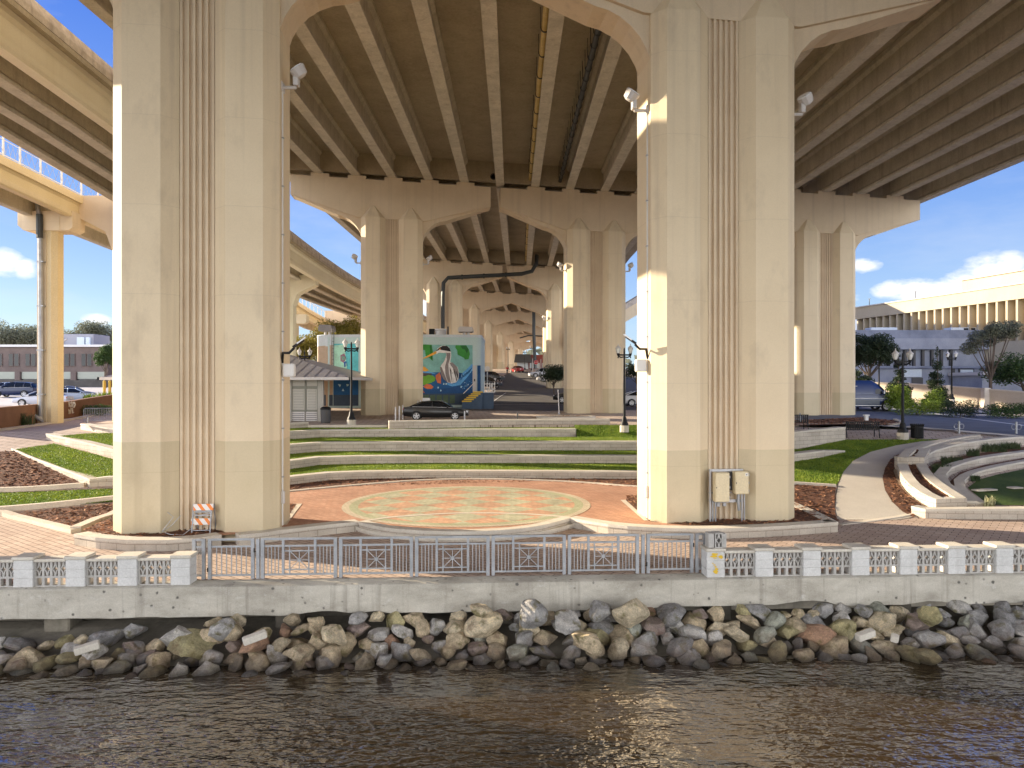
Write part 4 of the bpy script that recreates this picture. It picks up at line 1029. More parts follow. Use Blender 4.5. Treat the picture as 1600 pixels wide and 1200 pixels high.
# ------------------------------------------------------------------ riprap rocks
random.seed(21)
def rock_proto(seed,flat,sharp):
    rnd=random.Random(seed); bm=bmesh.new(); bmesh.ops.create_icosphere(bm,subdivisions=4,radius=1)
    planes=[]
    for _ in range(rnd.randint(12,18)):
        n=Vector((rnd.gauss(0,1),rnd.gauss(0,1),rnd.gauss(0,1))).normalized(); planes.append((n,rnd.uniform(.52,.84)))
    for v in bm.verts:
        p=v.co.copy()
        for n,d in planes:
            k=p.dot(n)-d
            if k>0: p-=n*k*sharp
        p*=1+mnoise.noise(v.co*1.3+Vector((seed,0,0)))*.12+mnoise.noise(v.co*3.4+Vector((0,seed,0)))*.055+mnoise.noise(v.co*9+Vector((0,0,seed)))*.03+mnoise.noise(v.co*20+Vector((0,0,seed)))*.012
        v.co=Vector((p.x,p.y,p.z*flat))
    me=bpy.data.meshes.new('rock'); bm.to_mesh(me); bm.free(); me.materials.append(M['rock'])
    me.polygons.foreach_set('use_smooth',[True]*len(me.polygons))
    try: me.set_sharp_from_angle(angle=R(32))
    except Exception: pass
    return me
PROT=[(rock_proto(i,random.uniform(.55,.95),random.uniform(.94,1.0)),) for i in range(18)]
SHAPE=['angular','blocky','wedge-shaped','rounded','flat-topped','lumpy','faceted','slabby','chunky','jagged','squat','boxy','pointed','smooth','broken','craggy','stubby','tilted']
COLS=[('grey',(.40,.385,.37)),('dark grey',(.24,.23,.225)),('pale grey',(.58,.55,.51)),('tan',(.52,.42,.28)),('sandy',(.62,.52,.36)),('olive-stained',(.40,.35,.19)),('rusty',(.38,.23,.15)),('mauve-brown',(.33,.255,.22)),('greenish grey',(.36,.365,.30))]
def place(px):
    if px<-60: return 'far left'
    lst=[(130,'below the far-left balustrade'),(300,'below the left balustrade'),(400,'below the left railing gate'),(530,'below the first lattice panel'),(650,'below the second lattice panel'),(767,'below the third lattice panel'),(885,'below the fourth lattice panel'),(1000,'below the last lattice panel'),(1100,'below the right railing gate'),(1270,'below the yellow-marked pillar'),(1420,'below the right balustrade'),(9999,'below the far-right balustrade')]
    for a,t in lst:
        if px<a: return t
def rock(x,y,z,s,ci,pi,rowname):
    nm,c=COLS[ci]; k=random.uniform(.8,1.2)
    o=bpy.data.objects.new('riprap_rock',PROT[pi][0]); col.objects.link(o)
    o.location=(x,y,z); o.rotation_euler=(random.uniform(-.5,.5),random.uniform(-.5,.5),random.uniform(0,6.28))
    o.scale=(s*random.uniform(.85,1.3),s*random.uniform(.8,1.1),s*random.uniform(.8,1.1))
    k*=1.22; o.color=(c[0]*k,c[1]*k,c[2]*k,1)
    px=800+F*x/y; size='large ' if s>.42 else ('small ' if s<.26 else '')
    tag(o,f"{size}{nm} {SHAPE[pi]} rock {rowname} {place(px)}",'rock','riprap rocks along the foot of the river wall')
def wcol(px):
    # the grey rocks lie mostly to the far right and centre, tan ones left and mid-right
    if px>1430: w=[6,3,2,.6,.6,1.5,.3,.4,5]
    elif px>1150: w=[2.2,1.2,1.4,4,3,3,.6,.8,1.6]
    elif px>720: w=[3.4,1.2,2.5,3,3,1.2,.4,.9,1.4]
    elif px>380: w=[2,1.2,1.4,4,3.5,1.6,.7,1.2,.8]
    else: w=[2.2,1.4,1.8,3,2.4,1.4,.7,1.6,.6]
    return random.choices(range(9),w)[0]
rows=[(1.60,-3.84,.22,.36,'half under water'),(1.32,-3.72,.24,.44,'at the waterline'),(1.02,-3.57,.26,.50,'lying low'),(.72,-3.40,.27,.54,'midway up'),(.42,-3.22,.27,.52,'high up'),(.14,-3.05,.26,.46,'topping the pile')]
for ri,(d,z,s0,s1,rn) in enumerate(rows):
    x=-13.2+random.random()*.3
    while x<14.9:
        px=800+F*x/(SW(x)-d)
        s=random.uniform(s0,s1)*(1.12 if random.random()<.15 else .88)
        zz=z+random.uniform(-.07,.07); dd=d+random.uniform(-.16,.16)
        if px<300: zz-=.18*(1 if ri>2 else .3); 
        if ri==0 and random.random()<.5: x+=s*1.6; continue
        if ri==5:
            if px<260 and random.random()<.75: x+=s*2; continue
            if 260<px<690 and random.random()<.35: x+=s*1.7; continue
        rock(x,SW(x)-dd,zz,s*.84,wcol(px),random.randrange(18),rn)
        x+=s*1.40*random.uniform(.92,1.16)
# a few big individual blocks
for px,py,Y,s,ci,pi,rn in ((830,960,17.45,.50,0,1,'leaning against the cap'),(884,972,17.3,.46,2,4,'resting high on the pile'),(940,952,17.7,.42,0,9,'tucked under the cap'),(280,994,17.2,.52,2,7,'resting alone high on the pile'),(522,990,17.0,.50,4,11,'standing upright on the pile'),(918,1002,16.7,.55,3,7,'lying broadside on the pile'),(985,955,17.6,.54,4,3,'heaped against the cap'),(1450,960,17.8,.42,5,3,'tilted against the cap'),(752,952,17.6,.40,4,0,'propped on the cap edge'),(345,985,17.3,.50,0,12,'resting high on the pile'),(470,1018,16.6,.42,3,5,'poking out of the water'),(600,1030,16.5,.30,0,14,'poking out of the water'),(145,1020,16.6,.40,2,8,'poking out of the water'),(1452,1026,16.9,.38,5,7,'poking out of the water')):
    p=U(px,py,Y); rock(p.x,p.y,p.z,s*.82,ci,pi,rn)
# pale broken blocks on the rocks
for px,py,Y,l,rz,lb in ((398,996,16.65,.52,.5,'white chipped concrete post lying on the rocks below the left gate'),(136,1012,16.4,.50,.4,'pale broken concrete post lying on rocks at the far left'),(1352,992,17.0,.46,.25,'sandy sawn block lying on rocks below the right balustrade'),(1398,997,16.95,.16,1.0,'small pale block wedged between right-hand rocks')):
    p=U(px,py,Y); m=MB(); m.bevbox((0,0,0),(l,.17,.16),.02); o=m.build('concrete_block',M['coping']); o.location=p; o.rotation_euler=(.15,-.22,rz); tag(o,lb,'block')
# shore under the rocks
m=MB(); n=60; rings=[]
for i in range(n+1):
    x=-40+80*i/n; rings.append([(x,SW(x)-2.6,-4.25),(x,SW(x)-1.5,-3.9),(x,SW(x)-.6,-3.62),(x,SW(x)+.6,-3.35),(x,SW(x)+1.0,-3.3)])
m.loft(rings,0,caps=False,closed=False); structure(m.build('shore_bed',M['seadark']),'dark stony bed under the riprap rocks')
# ------------------------------------------------------------------ barricade and cabinets
p=Gz(312,820,-1.88)
br=thing('barricade','orange and white striped folding barricade leaning on the left pier','barricade',(-9.62,22.95,-1.88),.12)
def striped():
    m,N,L,B=newmat('barricade_stripes'); t=objco(N); s=N.new('ShaderNodeSeparateXYZ'); L.new(t,s.inputs[0])
    a=N.new('ShaderNodeMath'); a.operation='MULTIPLY_ADD'; a.inputs[1].default_value=.75; L.new(s.outputs['Z'],a.inputs[0]); L.new(s.outputs['X'],a.inputs[2])
    w=N.new('ShaderNodeMath'); w.operation='MULTIPLY'; w.inputs[1].default_value=3.75; L.new(a.outputs[0],w.inputs[0])
    f=N.new('ShaderNodeMath'); f.operation='FRACT'; L.new(w.outputs[0],f.inputs[0]); g=N.new('ShaderNodeMath'); g.operation='GREATER_THAN'; g.inputs[1].default_value=.56; L.new(f.outputs[0],g.inputs[0])
    c=mix(N,L,g.outputs[0],(.78,.74,.70),(.82,.23,.03)); L.new(c,B.inputs['Base Color']); B.inputs['Roughness'].default_value=.45; return m
M['stripe']=striped()
tl=Matrix.Rotation(-.13,3,'X')
for z in (.74,.30):
    m=MB(); m.bevbox((0,0,0),(.60,.035,.20),.012); o=m.build('striped_board',M['stripe'],br); o.location=(.03 if z>.5 else -.02,-.12+(.74-z)*-.13,z+.02); o.rotation_euler=(-.13,0,.0)
m=MB(); m.box((.03,-.10,.625),(.50,.03,.07)); m.build('cross_plate',M['galv'],br)
for s in(-1,1):
    m=MB(); m.tube([(s*.27,-.28,-.02),(s*.27,-.08,.86)],.022,6); m.build('leg',M['galv'],br)
    m=MB(); m.tube([(s*.27+.05,.22,-.02),(s*.27+.05,-.02,.84)],.022,6); m.build('leg',M['galv'],br)
m=MB(); m.tube([(-.27,-.22,.06),(.27,-.22,.06)],.014,5); m.tube([(-.27,-.12,.5),(.27,-.12,.5)],.014,5); m.tube([(-.27,-.12,.56),(-.1,-.12,.5),(.27,-.12,.57)],.014,5); m.build('brace',M['steel'],br)
ws=thing('wire_stand','tangled bent grey wires lying left of the striped barricade','wire',(-10.35,22.45,-1.88))
m=MB(); m.tube([(.2,.1,.55),(-.05,0,.25),(-.28,-.1,.1),(.0,-.15,.02),(.35,-.1,-.0),(.55,0,.15)],.010,5); m.tube([(-.28,-.1,.1),(-.05,.15,.5),(-.3,.3,.62)],.010,5); m.build('bent_wire',M['steel'],ws)
# electrical cabinets (frame on two posts)
Yc=24.55
def cab(px,py): return U(px,py,Yc)
base=cab(1136,806)
ef=thing('cabinet_frame','grey steel frame carrying two cream cabinets at the right pier foot','frame',(base.x,Yc,-1.9),.1)
L_=lambda px,py:cab(px,py)-Vector((base.x,Yc,-1.9))
for px,w in ((1109,.07),(1113,.055),(1117.5,.055),(1160,.06),(1164,.05)):
    a=L_(px,807);b=L_(px,734 if w>.056 else 782 if px<1120 else 771); m=MB(); m.tube([(a.x,0,-.05),(b.x,0,b.z)],w/2,8); m.build('leg',M['steel'] if w>.056 else M['galv'],ef)
for py,t in ((735,.08),(783,.10),(770,.05)):
    a=L_(1108,py);b=L_(1163,py); m=MB(); m.box(((a.x+b.x)/2,.06,a.z),(b.x-a.x,.05,t)); m.build('cross_rail',M['steel'],ef)
m=MB(); a=L_(1140,752); m.box((a.x,.05,a.z),(.20,.10,.62)); m.build('wireway',M['dkgrey'],ef)
m=MB(); a=L_(1121,788); m.bevbox((a.x,-.03,a.z),(.10,.1,.13),.01); a=L_(1131,788); m.bevbox((a.x,-.03,a.z),(.11,.1,.11),.01); m.build('junction_box',M['galv'],ef)
m=MB(); a=L_(1157,778); m.tube([(a.x-.05,-.01,a.z+.2),(a.x-.08,-.03,a.z-.1),(a.x-.04,-.02,a.z-.42)],.05,7); m.build('conduit_bend',M['galv'],ef,smooth=40)
def cabinet(px0,py0,px1,py1,lb,sticker):
    a,b=cab(px0,py0),cab(px1,py1); w,hh=b.x-a.x,a.z-b.z
    r=thing('electrical_cabinet',lb,'cabinet',((a.x+b.x)/2,Yc-.17+(a.x+b.x-2*base.x)*.05,b.z),.1,'cream electrical cabinets')
    m=MB(); m.bevbox((0,0,hh/2),(w,.24,hh),.015); m.build('case',M['cream'],r)
    m=MB(); m.bevbox((0,-.135,hh/2),(w-.03,.025,hh-.04),.008); d=m.build('door',M['cream'],r)
    m=MB(); m.box((-w*.42,-.155,hh*.5),(.02,.02,.05)); m.build('latch',M['dkgrey'],d)
    for z in (.15,.5,.85):
        m=MB(); m.box((w/2+.012,-.10,hh*z),(.02,.04,.07)); m.build('hinge',M['steel'],r)
    if sticker:
        m=MB(); m.box((w*.32,-.1505,hh*.87),(.085,.004,.10)); m.build('label_plate',M['whitep'],d)
        m=MB(); 
        for q in ((.30,.885,.02,.02),(.335,.885,.02,.02),(.31,.865,.02,.015),(.325,.85,.03,.012),(.34,.865,.012,.02)): m.box((w*q[0],-.1535,hh*q[1]),(q[2],.003,q[3]))
        m.build('label_mark',M['dkgrey'],d)
cabinet(1112.5,737,1135.5,782,'taller cream electrical cabinet, on the left of the steel frame',False)
cabinet(1144,735.5,1166,770.5,'shorter cream electrical cabinet with small label, on the right of the frame',True)
# ------------------------------------------------------------------ street lamps
def make_lamp(label,loc,H,rz=0,group='black twin-lantern street lamps'):
    r=thing('street_lamp',label,'street lamp',loc,rz,group)
    m=MB(); m.lathe([(.30,-.25),(.30,.0),(.30,.16),(.28,.18)],10); m.build('footing',M['path'],r)
    m=MB(); m.lathe([(.27,.17),(.26,.30),(.18,.42),(.15,.62),(.11,.72)],10); m.build('base',M['black'],r,smooth=40)
    m=MB(); m.lathe([(.085,.7),(.075,1.5),(.055,H-.85),(.055,H-.42),(.03,H-.30)],10); m.build('pole',M['black'],r,smooth=40)
    m=MB(); m.tube([(-.42,0,H-.80),(-.22,0,H-.92),(0,0,H-.88),(.22,0,H-.92),(.42,0,H-.80)],.045,6); m.box((0,0,H-.76),(.80,.07,.10))
    for s in(-1,1): m.lathe([(.0,-.12),(.05,-.08),(.03,0)],6,(s*.40,0,H-.86)); m.lathe([(.05,0),(.09,.10),(.10,.16)],8,(s*.40,0,H-.82))
    m.build('crossarm',M['black'],r)
    for s in(-1,1):
        m=MB(); m.lathe([(.085,0),(.155,.22),(.165,.30)],10,(s*.40,0,H-.66)); g=m.build('lantern',M['globe'],r,smooth=50)
        m=MB(); m.lathe([(.19,.30),(.17,.36),(.06,.47),(.025,.52),(.03,.56),(.0,.64)],10,(s*.40,0,H-.66)); m.build('lantern_roof',M['greyp'],g,smooth=30)
        m=MB(); m.lathe([(.03,.02),(.05,.12),(.03,.2)],6,(s*.40,0,H-.66)); m.build('bulb',M['whitep'],g)
        for q in range(4):
            m=MB(); an=q*PI/2+.4; m.tube([(s*.40+.088*math.cos(an),.088*math.sin(an),H-.66),(s*.40+.17*math.cos(an),.17*math.sin(an),H-.36)],.010,4,caps=False); m.build('lantern_rib',M['black'],g)
    return r
def lamp_at(px,ptop,pbase,Y,label,rz=0,z=None):
    p=U(px,pbase,Y); H=(pbase-ptop)*Y/F
    if z is not None: H+=p.z-z; p.z=z
    return make_lamp(label,tuple(p),H,rz)
lamp_at(549,527,660,48.6,'black twin-lantern lamp in front of the pier behind the sedan',.1)
lamp_at(975.5,536,669,47.0,'black twin-lantern lamp beside the right end of the terraces',.1)
lamp_at(1410.5,543,681,39.7,'black twin-lantern lamp beside the bin on the right lawn edge',.05)
lamp_at(1487,547,627,69,'black twin-lantern lamp by the beige wall and conical trees',.05)
lamp_at(1373.5,549,622,72,'black twin-lantern lamp behind the blue van',.05)
lamp_at(476,542,640,58,'black twin-lantern lamp rising behind the kiosk roof',.1,z=0)
def far_lamp(px,pt,pb,lb):
    p=S(px,pb,0); H=(pb-pt)*p.y/F; make_lamp(lb,tuple(p),H,.1,'small distant street lamps under the bridge')
far_lamp(794,541,578,'distant twin-lantern lamp beside the person in red')
far_lamp(820,546,579,'distant twin-lantern lamp left of the stop sign')
far_lamp(831,539,580,'distant taller twin-lantern lamp above the stop sign')
far_lamp(871,540,592,'distant lamp against the third-row pier on the right')
# ------------------------------------------------------------------ vehicles (x forward, z up)
def lower_ring(x,zb,zt,hw): 
    return [(x,-hw*.86,zb),(x,-hw,zb+(zt-zb)*.25),(x,-hw,zb+(zt-zb)*.62),(x,-hw*.93,zt-.02),(x,-hw*.6,zt),(x,0,zt+.015),(x,hw*.6,zt),(x,hw*.93,zt-.02),(x,hw,zb+(zt-zb)*.62),(x,hw,zb+(zt-zb)*.25),(x,hw*.86,zb)]
def cab_ring(x,z0,z1,h0,h1): return [(x,-h0,z0),(x,-(h0*.35+h1*.65),z0+(z1-z0)*.7),(x,-h1*.86,z1-.01),(x,0,z1+.015),(x,h1*.86,z1-.01),(x,(h0*.35+h1*.65),z0+(z1-z0)*.7),(x,h0,z0)]
CARS={
 'sedan':dict(L=4.9,low=[(-2.45,.46,.86,.72),(-2.38,.34,.98,.82),(-1.9,.26,1.03,.89),(-1.1,.22,1.01,.91),(0,.20,.98,.92),(.95,.22,.96,.91),(1.7,.27,.88,.89),(2.2,.32,.78,.84),(2.42,.40,.66,.70)],
   cab=[(-1.95,1.0,1.02,.80,.72),(-1.45,1.0,1.24,.83,.66),(-.95,1.0,1.40,.84,.62),(-.3,.98,1.455,.85,.61),(.25,.97,1.44,.85,.61),(.7,.96,1.27,.84,.64),(1.22,.93,.97,.82,.70)],
   roof=[(-1.02,1.39),(-.3,1.462),(.25,1.447),(.42,1.40)],wx=(-1.42,1.42),wr=.335,pil=[((-1.92,1.03),(-1.0,1.40)),((1.18,.98),(.38,1.41)),((-.28,.99),(-.25,1.44))],tail=(-2.40,.80),head=(2.28,.66)),
 'suv':dict(L=4.7,low=[(-2.32,.50,1.0,.78),(-2.26,.36,1.08,.86),(-1.6,.30,1.10,.92),(0,.28,1.07,.93),(1.0,.28,1.05,.92),(1.8,.32,.98,.89),(2.2,.36,.86,.82),(2.34,.45,.72,.70)],
   cab=[(-2.20,1.08,1.12,.82,.74),(-1.95,1.08,1.55,.85,.68),(-1.3,1.08,1.66,.86,.66),(0,1.06,1.70,.86,.66),(.45,1.05,1.62,.86,.67),(1.25,1.03,1.06,.84,.72)],
   roof=[(-2.0,1.58),(-1.3,1.672),(0,1.71),(.5,1.63)],wx=(-1.38,1.40),wr=.36,pil=[((-2.14,1.12),(-1.95,1.56)),((1.2,1.08),(.45,1.64)),((-.35,1.07),(-.35,1.68)),((-1.25,1.08),(-1.3,1.66))],tail=(-2.24,.96),head=(2.18,.76)),
 'van':dict(L=5.3,low=[(-2.6,.45,1.15,.88),(-2.55,.36,1.22,.97),(-1.5,.30,1.25,1.0),(0,.30,1.25,1.0),(1.1,.30,1.22,.99),(1.7,.33,1.12,.97),(2.4,.38,.98,.92),(2.6,.48,.84,.84)],
   cab=[(-2.57,1.22,1.9,.95,.84),(-2.4,1.22,2.18,.97,.80),(-1.2,1.22,2.30,.98,.78),(.75,1.22,2.27,.98,.78),(1.15,1.20,2.06,.97,.80),(2.05,1.12,1.16,.94,.84)],
   roof=None,wx=(-1.65,1.75),wr=.37,pil=[],tail=(-2.56,.95),head=(2.5,.80)),
 'pickup':dict(L=5.6,low=[(-2.8,.55,1.05,.86),(-2.75,.45,1.10,.93),(-.6,.40,1.12,.96),(.6,.38,1.12,.96),(1.3,.38,1.12,.95),(2.3,.42,1.05,.92),(2.75,.5,.85,.85)],
   cab=[(-.85,1.10,1.12,.88,.80),(-.75,1.10,1.72,.88,.72),(.3,1.10,1.80,.89,.72),(.75,1.1,1.72,.88,.73),(1.4,1.1,1.13,.86,.78)],
   roof=[(-.78,1.74),(.3,1.812),(.8,1.73)],wx=(-1.75,1.75),wr=.40,pil=[((-.8,1.12),(-.75,1.74)),((1.35,1.14),(.78,1.73)),((.2,1.12),(.22,1.8))],tail=(-2.72,.95),head=(2.62,.86)),
}
def paint(name,c): 
    m=plain(name,c,.33); m.node_tree.nodes['Principled BSDF'].inputs['Coat Weight'].default_value=.25; return m
def car(kind,name,label,cat,loc,rz,colr,group='parked cars and trucks',stripes=None):
    s=CARS[kind]; r=thing(name,label,cat,loc,rz,group); pm=paint('car_paint',colr)
    m=MB(); m.loft([lower_ring(*q) for q in s['low']]); m.build('body',pm,r,smooth=42)
    if kind!='van':
        m=MB(); m.loft([cab_ring(*q) for q in s['cab']],closed=False,caps=False); m.build('window_glass',M['glass'],r,smooth=30)
        m=MB()
        rr=[]
        for (x,z) in s['roof']: rr.append([(x,-.60,z-.035),(x,-.45,z-.004),(x,0,z+.02),(x,.45,z-.004),(x,.60,z-.035)])
        m.loft(rr,closed=False,caps=False); m.build('roof',pm,r,smooth=True)
        for (a,b) in s['pil']:
            for sd in(-1,1):
                hw0=s['cab'][2][3]; m=MB(); m.tube([(a[0],sd*(hw0-.01),a[1]),((a[0]+b[0])/2,sd*(hw0*.5+.37),(a[1]+b[1])/2+.02),(b[0],sd*.60,b[1])],.035,5); m.build('pillar',pm,r)
        for sd in(-1,1):
            m=MB(); m.tube([(s['cab'][-1][0]-.05,sd*.885,s['cab'][-1][1]+.02),(0,sd*.875,s['cab'][3][1]+.01),(s['cab'][0][0]+.2,sd*.85,s['cab'][0][1]+.02)],.014,4); m.build('window_trim',M['rim'],r)
    else:
        m=MB(); m.loft([cab_ring(*q) for q in s['cab']],closed=False,caps=True); m.build('upper_body',pm,r,smooth=30)
        for sd in(-1,1):
            for x0,x1,z0,z1 in((-2.1,-1.3,1.32,1.72),(-1.0,-.1,1.32,1.72),(.1,.75,1.32,1.72),(.95,1.52,1.28,1.66)):
                m=MB(); yy=lambda z:.985-(z-1.22)*.22
                m.add([(x0,sd*yy(z0),z0),(x1,sd*yy(z0),z0),(x1-(.15 if x1>1 else 0),sd*yy(z1),z1),(x0,sd*yy(z1),z1)],[(0,1,2,3)]); m.build('side_window',M['winb'] if x1<.8 else M['glass'],r)
            m=MB(); m.add([(-.9,sd*.895,1.84),(-.35,sd*.895,1.84),(-.35,sd*.885,1.88),(-.9,sd*.885,1.88)],[(0,1,2,3)]); m.build('white_mark',M['whitep'],r)
            m=MB(); m.box((0,sd*1.004,.95),(4.6,.012,.035)); m.box((0,sd*1.0,.42),(3.2,.03,.07)); m.build('side_trim',M['rim'],r)
            m=MB(); m.box((-.2,sd*1.003,.68),(2.9,.010,.36)); m.build('lower_panel',plain('lower_grey',(.10,.115,.14),.4),r)
            m=MB(); m.tube([(1.5,sd*.9,1.35),(1.5,sd*1.15,1.4)],.03,5); m.bevbox((1.5,sd*1.18,1.42),(.1,.16,.26),.02); m.build('side_mirror',M['rim'],r)
        m=MB(); m.add([(1.24,-.72,1.98),(1.24,.72,1.98),(2.0,.80,1.22),(2.0,-.80,1.22)],[(0,1,2,3)]); m.v=[(a+.03,b,c+.02) for a,b,c in m.v]; m.build('windscreen',M['glass'],r)
    for x in s['wx']:
        for sd in(-1,1):
            w=MB(); wr=s['wr']; hw=.985 if kind!='van' and kind!='pickup' else 1.05
            Mx=Matrix.Rotation(PI/2,3,'X'); c=Vector((x,sd*(hw-.10),wr))
            w.lathe([(wr*.70,-.11),(wr*.94,-.115),(wr,-.08),(wr,.08),(wr*.94,.115),(wr*.70,.11)],20,c,0,Mx,caps=False); tw=w.build('wheel',M['tyre'],r,smooth=40)
            w=MB(); w.lathe([(0,-.09),(wr*.16,-.10),(wr*.2,-.07)],8,c,0,Mx) if sd>0 else w.lathe([(0,.09),(wr*.16,.10),(wr*.2,.07)],8,c,0,Mx)
            yy=sd*.09
            for q in range(5):
                a=2*PI*q/5+.3; d=Vector((math.cos(a),0,math.sin(a))); n_=Vector((-math.sin(a),0,math.cos(a)))
                w.add([c+Vector((0,yy,0))+d*wr*.12+n_*.055,c+Vector((0,yy,0))+d*wr*.12-n_*.055,c+Vector((0,yy,0))+d*wr*.66-n_*.045,c+Vector((0,yy,0))+d*wr*.66+n_*.045],[(0,1,2,3)])
            n=20; w.add([c+Vector((wr*.70*math.cos(2*PI*i/n),yy*1.1,wr*.70*math.sin(2*PI*i/n))) for i in range(n)]+[c+Vector((wr*.60*math.cos(2*PI*i/n),yy,wr*.60*math.sin(2*PI*i/n))) for i in range(n)],[(i,(i+1)%n,n+(i+1)%n,n+i) for i in range(n)])
            w.build('rim',M['rim'],tw)
            w=MB(); n=20; rr_=wr*1.16; yy2=sd*(hw-.052)
            
            w.add([(x+wr*.9*math.cos(PI*i/n),yy2,wr+wr*.9*math.sin(PI*i/n)) for i in range(n+1)]+[(x+rr_*math.cos(PI*i/n),yy2,wr+rr_*math.sin(PI*i/n)) for i in range(n+1)],[(i,i+1,n+i+2,n+i+1) for i in range(n)]); w.build('wheel_arch',M['dkgrey'] if colr[0]>.2 or colr[2]>.1 else M['black'],r)
    for sd in(-1,1):
        m=MB(); m.bevbox((s['tail'][0]+.06,sd*.62,s['tail'][1]),(.16,.34,.20),.03); m.build('taillight',M['red'],r)
        m=MB(); m.bevbox((s['head'][0],sd*.62,s['head'][1]),(.22,.32,.14),.03); m.build('headlight',M['lens'],r)
        if kind!='van':
            m=MB(); m.bevbox((s['cab'][-1][0]-.35,sd*.98,s['cab'][-1][1]+.08),(.14,.2,.13),.03); m.build('side_mirror',pm,r)
    m=MB(); m.box((s['low'][-1][0]-.06,0,.42),(.12,1.3,.16)); m.box((s['low'][0][0]+.04,0,.5),(.12,1.3,.14)); m.build('bumper',pm if kind!='van' else M['rim'],r)
    m=MB(); m.box((s['low'][0][0]-.03,0,.72),(.02,.32,.15)); m.build('plate',M['whitep'],r)
    return r
p=U(682,657,55.4)
car('sedan','black_sedan','glossy black sedan parked side-on behind the top terrace wall','car',(p.x,55.4,0),.04,(.008,.008,.009))
p=S(878,630); car('suv','dark_suv','black car nosing out behind the pier with orange mulch island','car',(p.x+1.5,p.y,p.z),PI-.15,(.010,.010,.011))
p=U(996,645,70); car('sedan','white_car','white car glimpsed between the lamp and cabinets pier','car',(p.x+.6,70,h(70)),.1,(.6,.6,.62))
p=S(764,596,0); car('suv','dark_suv','dark car behind the mural building, above another dark car','car',(p.x+.3,p.y,p.z),-.5,(.012,.013,.012))
p=S(757,607,0); car('suv','dark_suv','dark car just right of the mural building by the octagonal sign','car',(p.x+.1,p.y,p.z),-.4,(.01,.01,.012))
p=S(808,582,0); car('sedan','red_car','small red car far away under the bridge beside the person','car',(p.x,p.y,p.z),PI/2+.3,(.35,.012,.012))
p=S(849,590,0); car('pickup','white_pickup','white pickup truck far away under the bridge','pickup truck',(p.x,p.y,p.z),PI+.2,(.62,.62,.64))
p=S(850,596.5,0); car('sedan','white_car','white car below the distant pickup, half behind the small tree','car',(p.x+1.2,p.y,p.z),PI+.1,(.62,.62,.62))
p=S(862,603,0); car('suv','dark_suv','dark car behind the small round tree beside the right pier','car',(p.x+2.2,p.y,p.z),PI,(.012,.012,.013))
p=S(862,579,0); car('suv','white_car','pale distant car at the far right end of the road','car',(p.x,p.y,p.z),PI,(.55,.55,.56))
p=U(1393,653,64.6); car('van','blue_van','dark blue high-roofed van parked beside the right-hand pier','van',(p.x-3.0,64.6,h(64.6)+.01),-.06,(.006,.022,.10)).scale=(1.14,1.14,1.16)
p=U(24,617,83); car('suv','blue_suv','dark blue estate car with a white window sticker in the left car park','car',(p.x,83,h(83)+.03),PI+.12,(.012,.022,.07))
p=U(-8,613,86); car('sedan','pale_car','pale blue car at the far left edge behind the dark estate','car',(p.x,88,h(88)+.03),PI,(.30,.40,.58))
p=U(78,634,72); car('sedan','white_car','white car half hidden behind the slim yellow ramp pier','car',(p.x+.6,70,h(70)),PI+.15,(.58,.62,.70))
p=U(92,626,73); car('sedan','silver_car','silver-blue car behind the brown wall, right of the yellow pier','car',(p.x,75,h(75)),.5,(.42,.52,.68))
p=U(118,621,78); car('sedan','dark_car','white-roofed dark car behind the silver-blue car by the shrubs','car',(p.x-1.2,79,h(79)),.3,(.10,.10,.14))
# ------------------------------------------------------------------ person
p=S(792.5,585,0)
pe=thing('person','small distant person in a red top and dark trousers on the road','person',tuple(p),.3)
def skin(name,pts,edges,rad,mat,parent):
    me=bpy.data.meshes.new(name); me.from_pydata(pts,edges,[]); me.materials.append(mat); o=bpy.data.objects.new(name,me); col.objects.link(o); o.parent=parent; CH.setdefault(parent.name,[]).append(o)
    k=o.modifiers.new('skin','SKIN'); sv=me.skin_vertices[0].data
    for v,rr_ in zip(sv,rad): v.radius=(rr_,rr_)
    sv[0].use_root=True; q=o.modifiers.new('sub','SUBSURF'); q.levels=1; q.render_levels=1
    return o
skinm=plain('skin_tone',(.35,.2,.13),.6)
B_=[(0,0,.95),(0,0,1.2),(0,0,1.42),(0,0,1.52),(0,0,1.64),(0,0,1.75),(-.2,0,1.40),(-.27,.02,1.12),(-.28,-.1,.88),(.2,0,1.40),(.27,.02,1.12),(.27,-.12,.90),(-.1,0,.90),(-.12,-.08,.50),(-.12,.05,.06),(-.12,-.12,.04),(.1,0,.90),(.13,.1,.50),(.14,.18,.08),(.14,.03,.04)]
E_=[(0,1),(1,2),(2,3),(3,4),(4,5),(2,6),(6,7),(7,8),(2,9),(9,10),(10,11),(0,12),(12,13),(13,14),(14,15),(0,16),(16,17),(17,18),(18,19)]
skin('body',B_,E_,[.13,.13,.14,.06,.10,.07,.065,.05,.035,.065,.05,.035,.09,.06,.04,.035,.09,.06,.04,.035],skinm,pe)
skin('red_top',[(0,0,.95),(0,0,1.2),(0,0,1.43),(-.2,0,1.40),(-.26,.02,1.16),(.2,0,1.40),(.26,.02,1.16)],[(0,1),(1,2),(2,3),(3,4),(2,5),(5,6)],[.16,.16,.16,.09,.075,.09,.075],plain('red_cloth',(.45,.02,.03),.8),pe)
skin('trousers',[(0,0,.95),(-.1,0,.88),(-.12,-.08,.5),(-.12,.05,.12),(.1,0,.88),(.13,.1,.5),(.14,.18,.14)],[(0,1),(1,2),(2,3),(0,4),(4,5),(5,6)],[.15,.11,.08,.06,.11,.08,.06],plain('dark_cloth',(.02,.02,.025),.8),pe)
skin('hair',[(0,.02,1.70),(0,.02,1.78)],[(0,1)],[.11,.07],M['black'],pe)
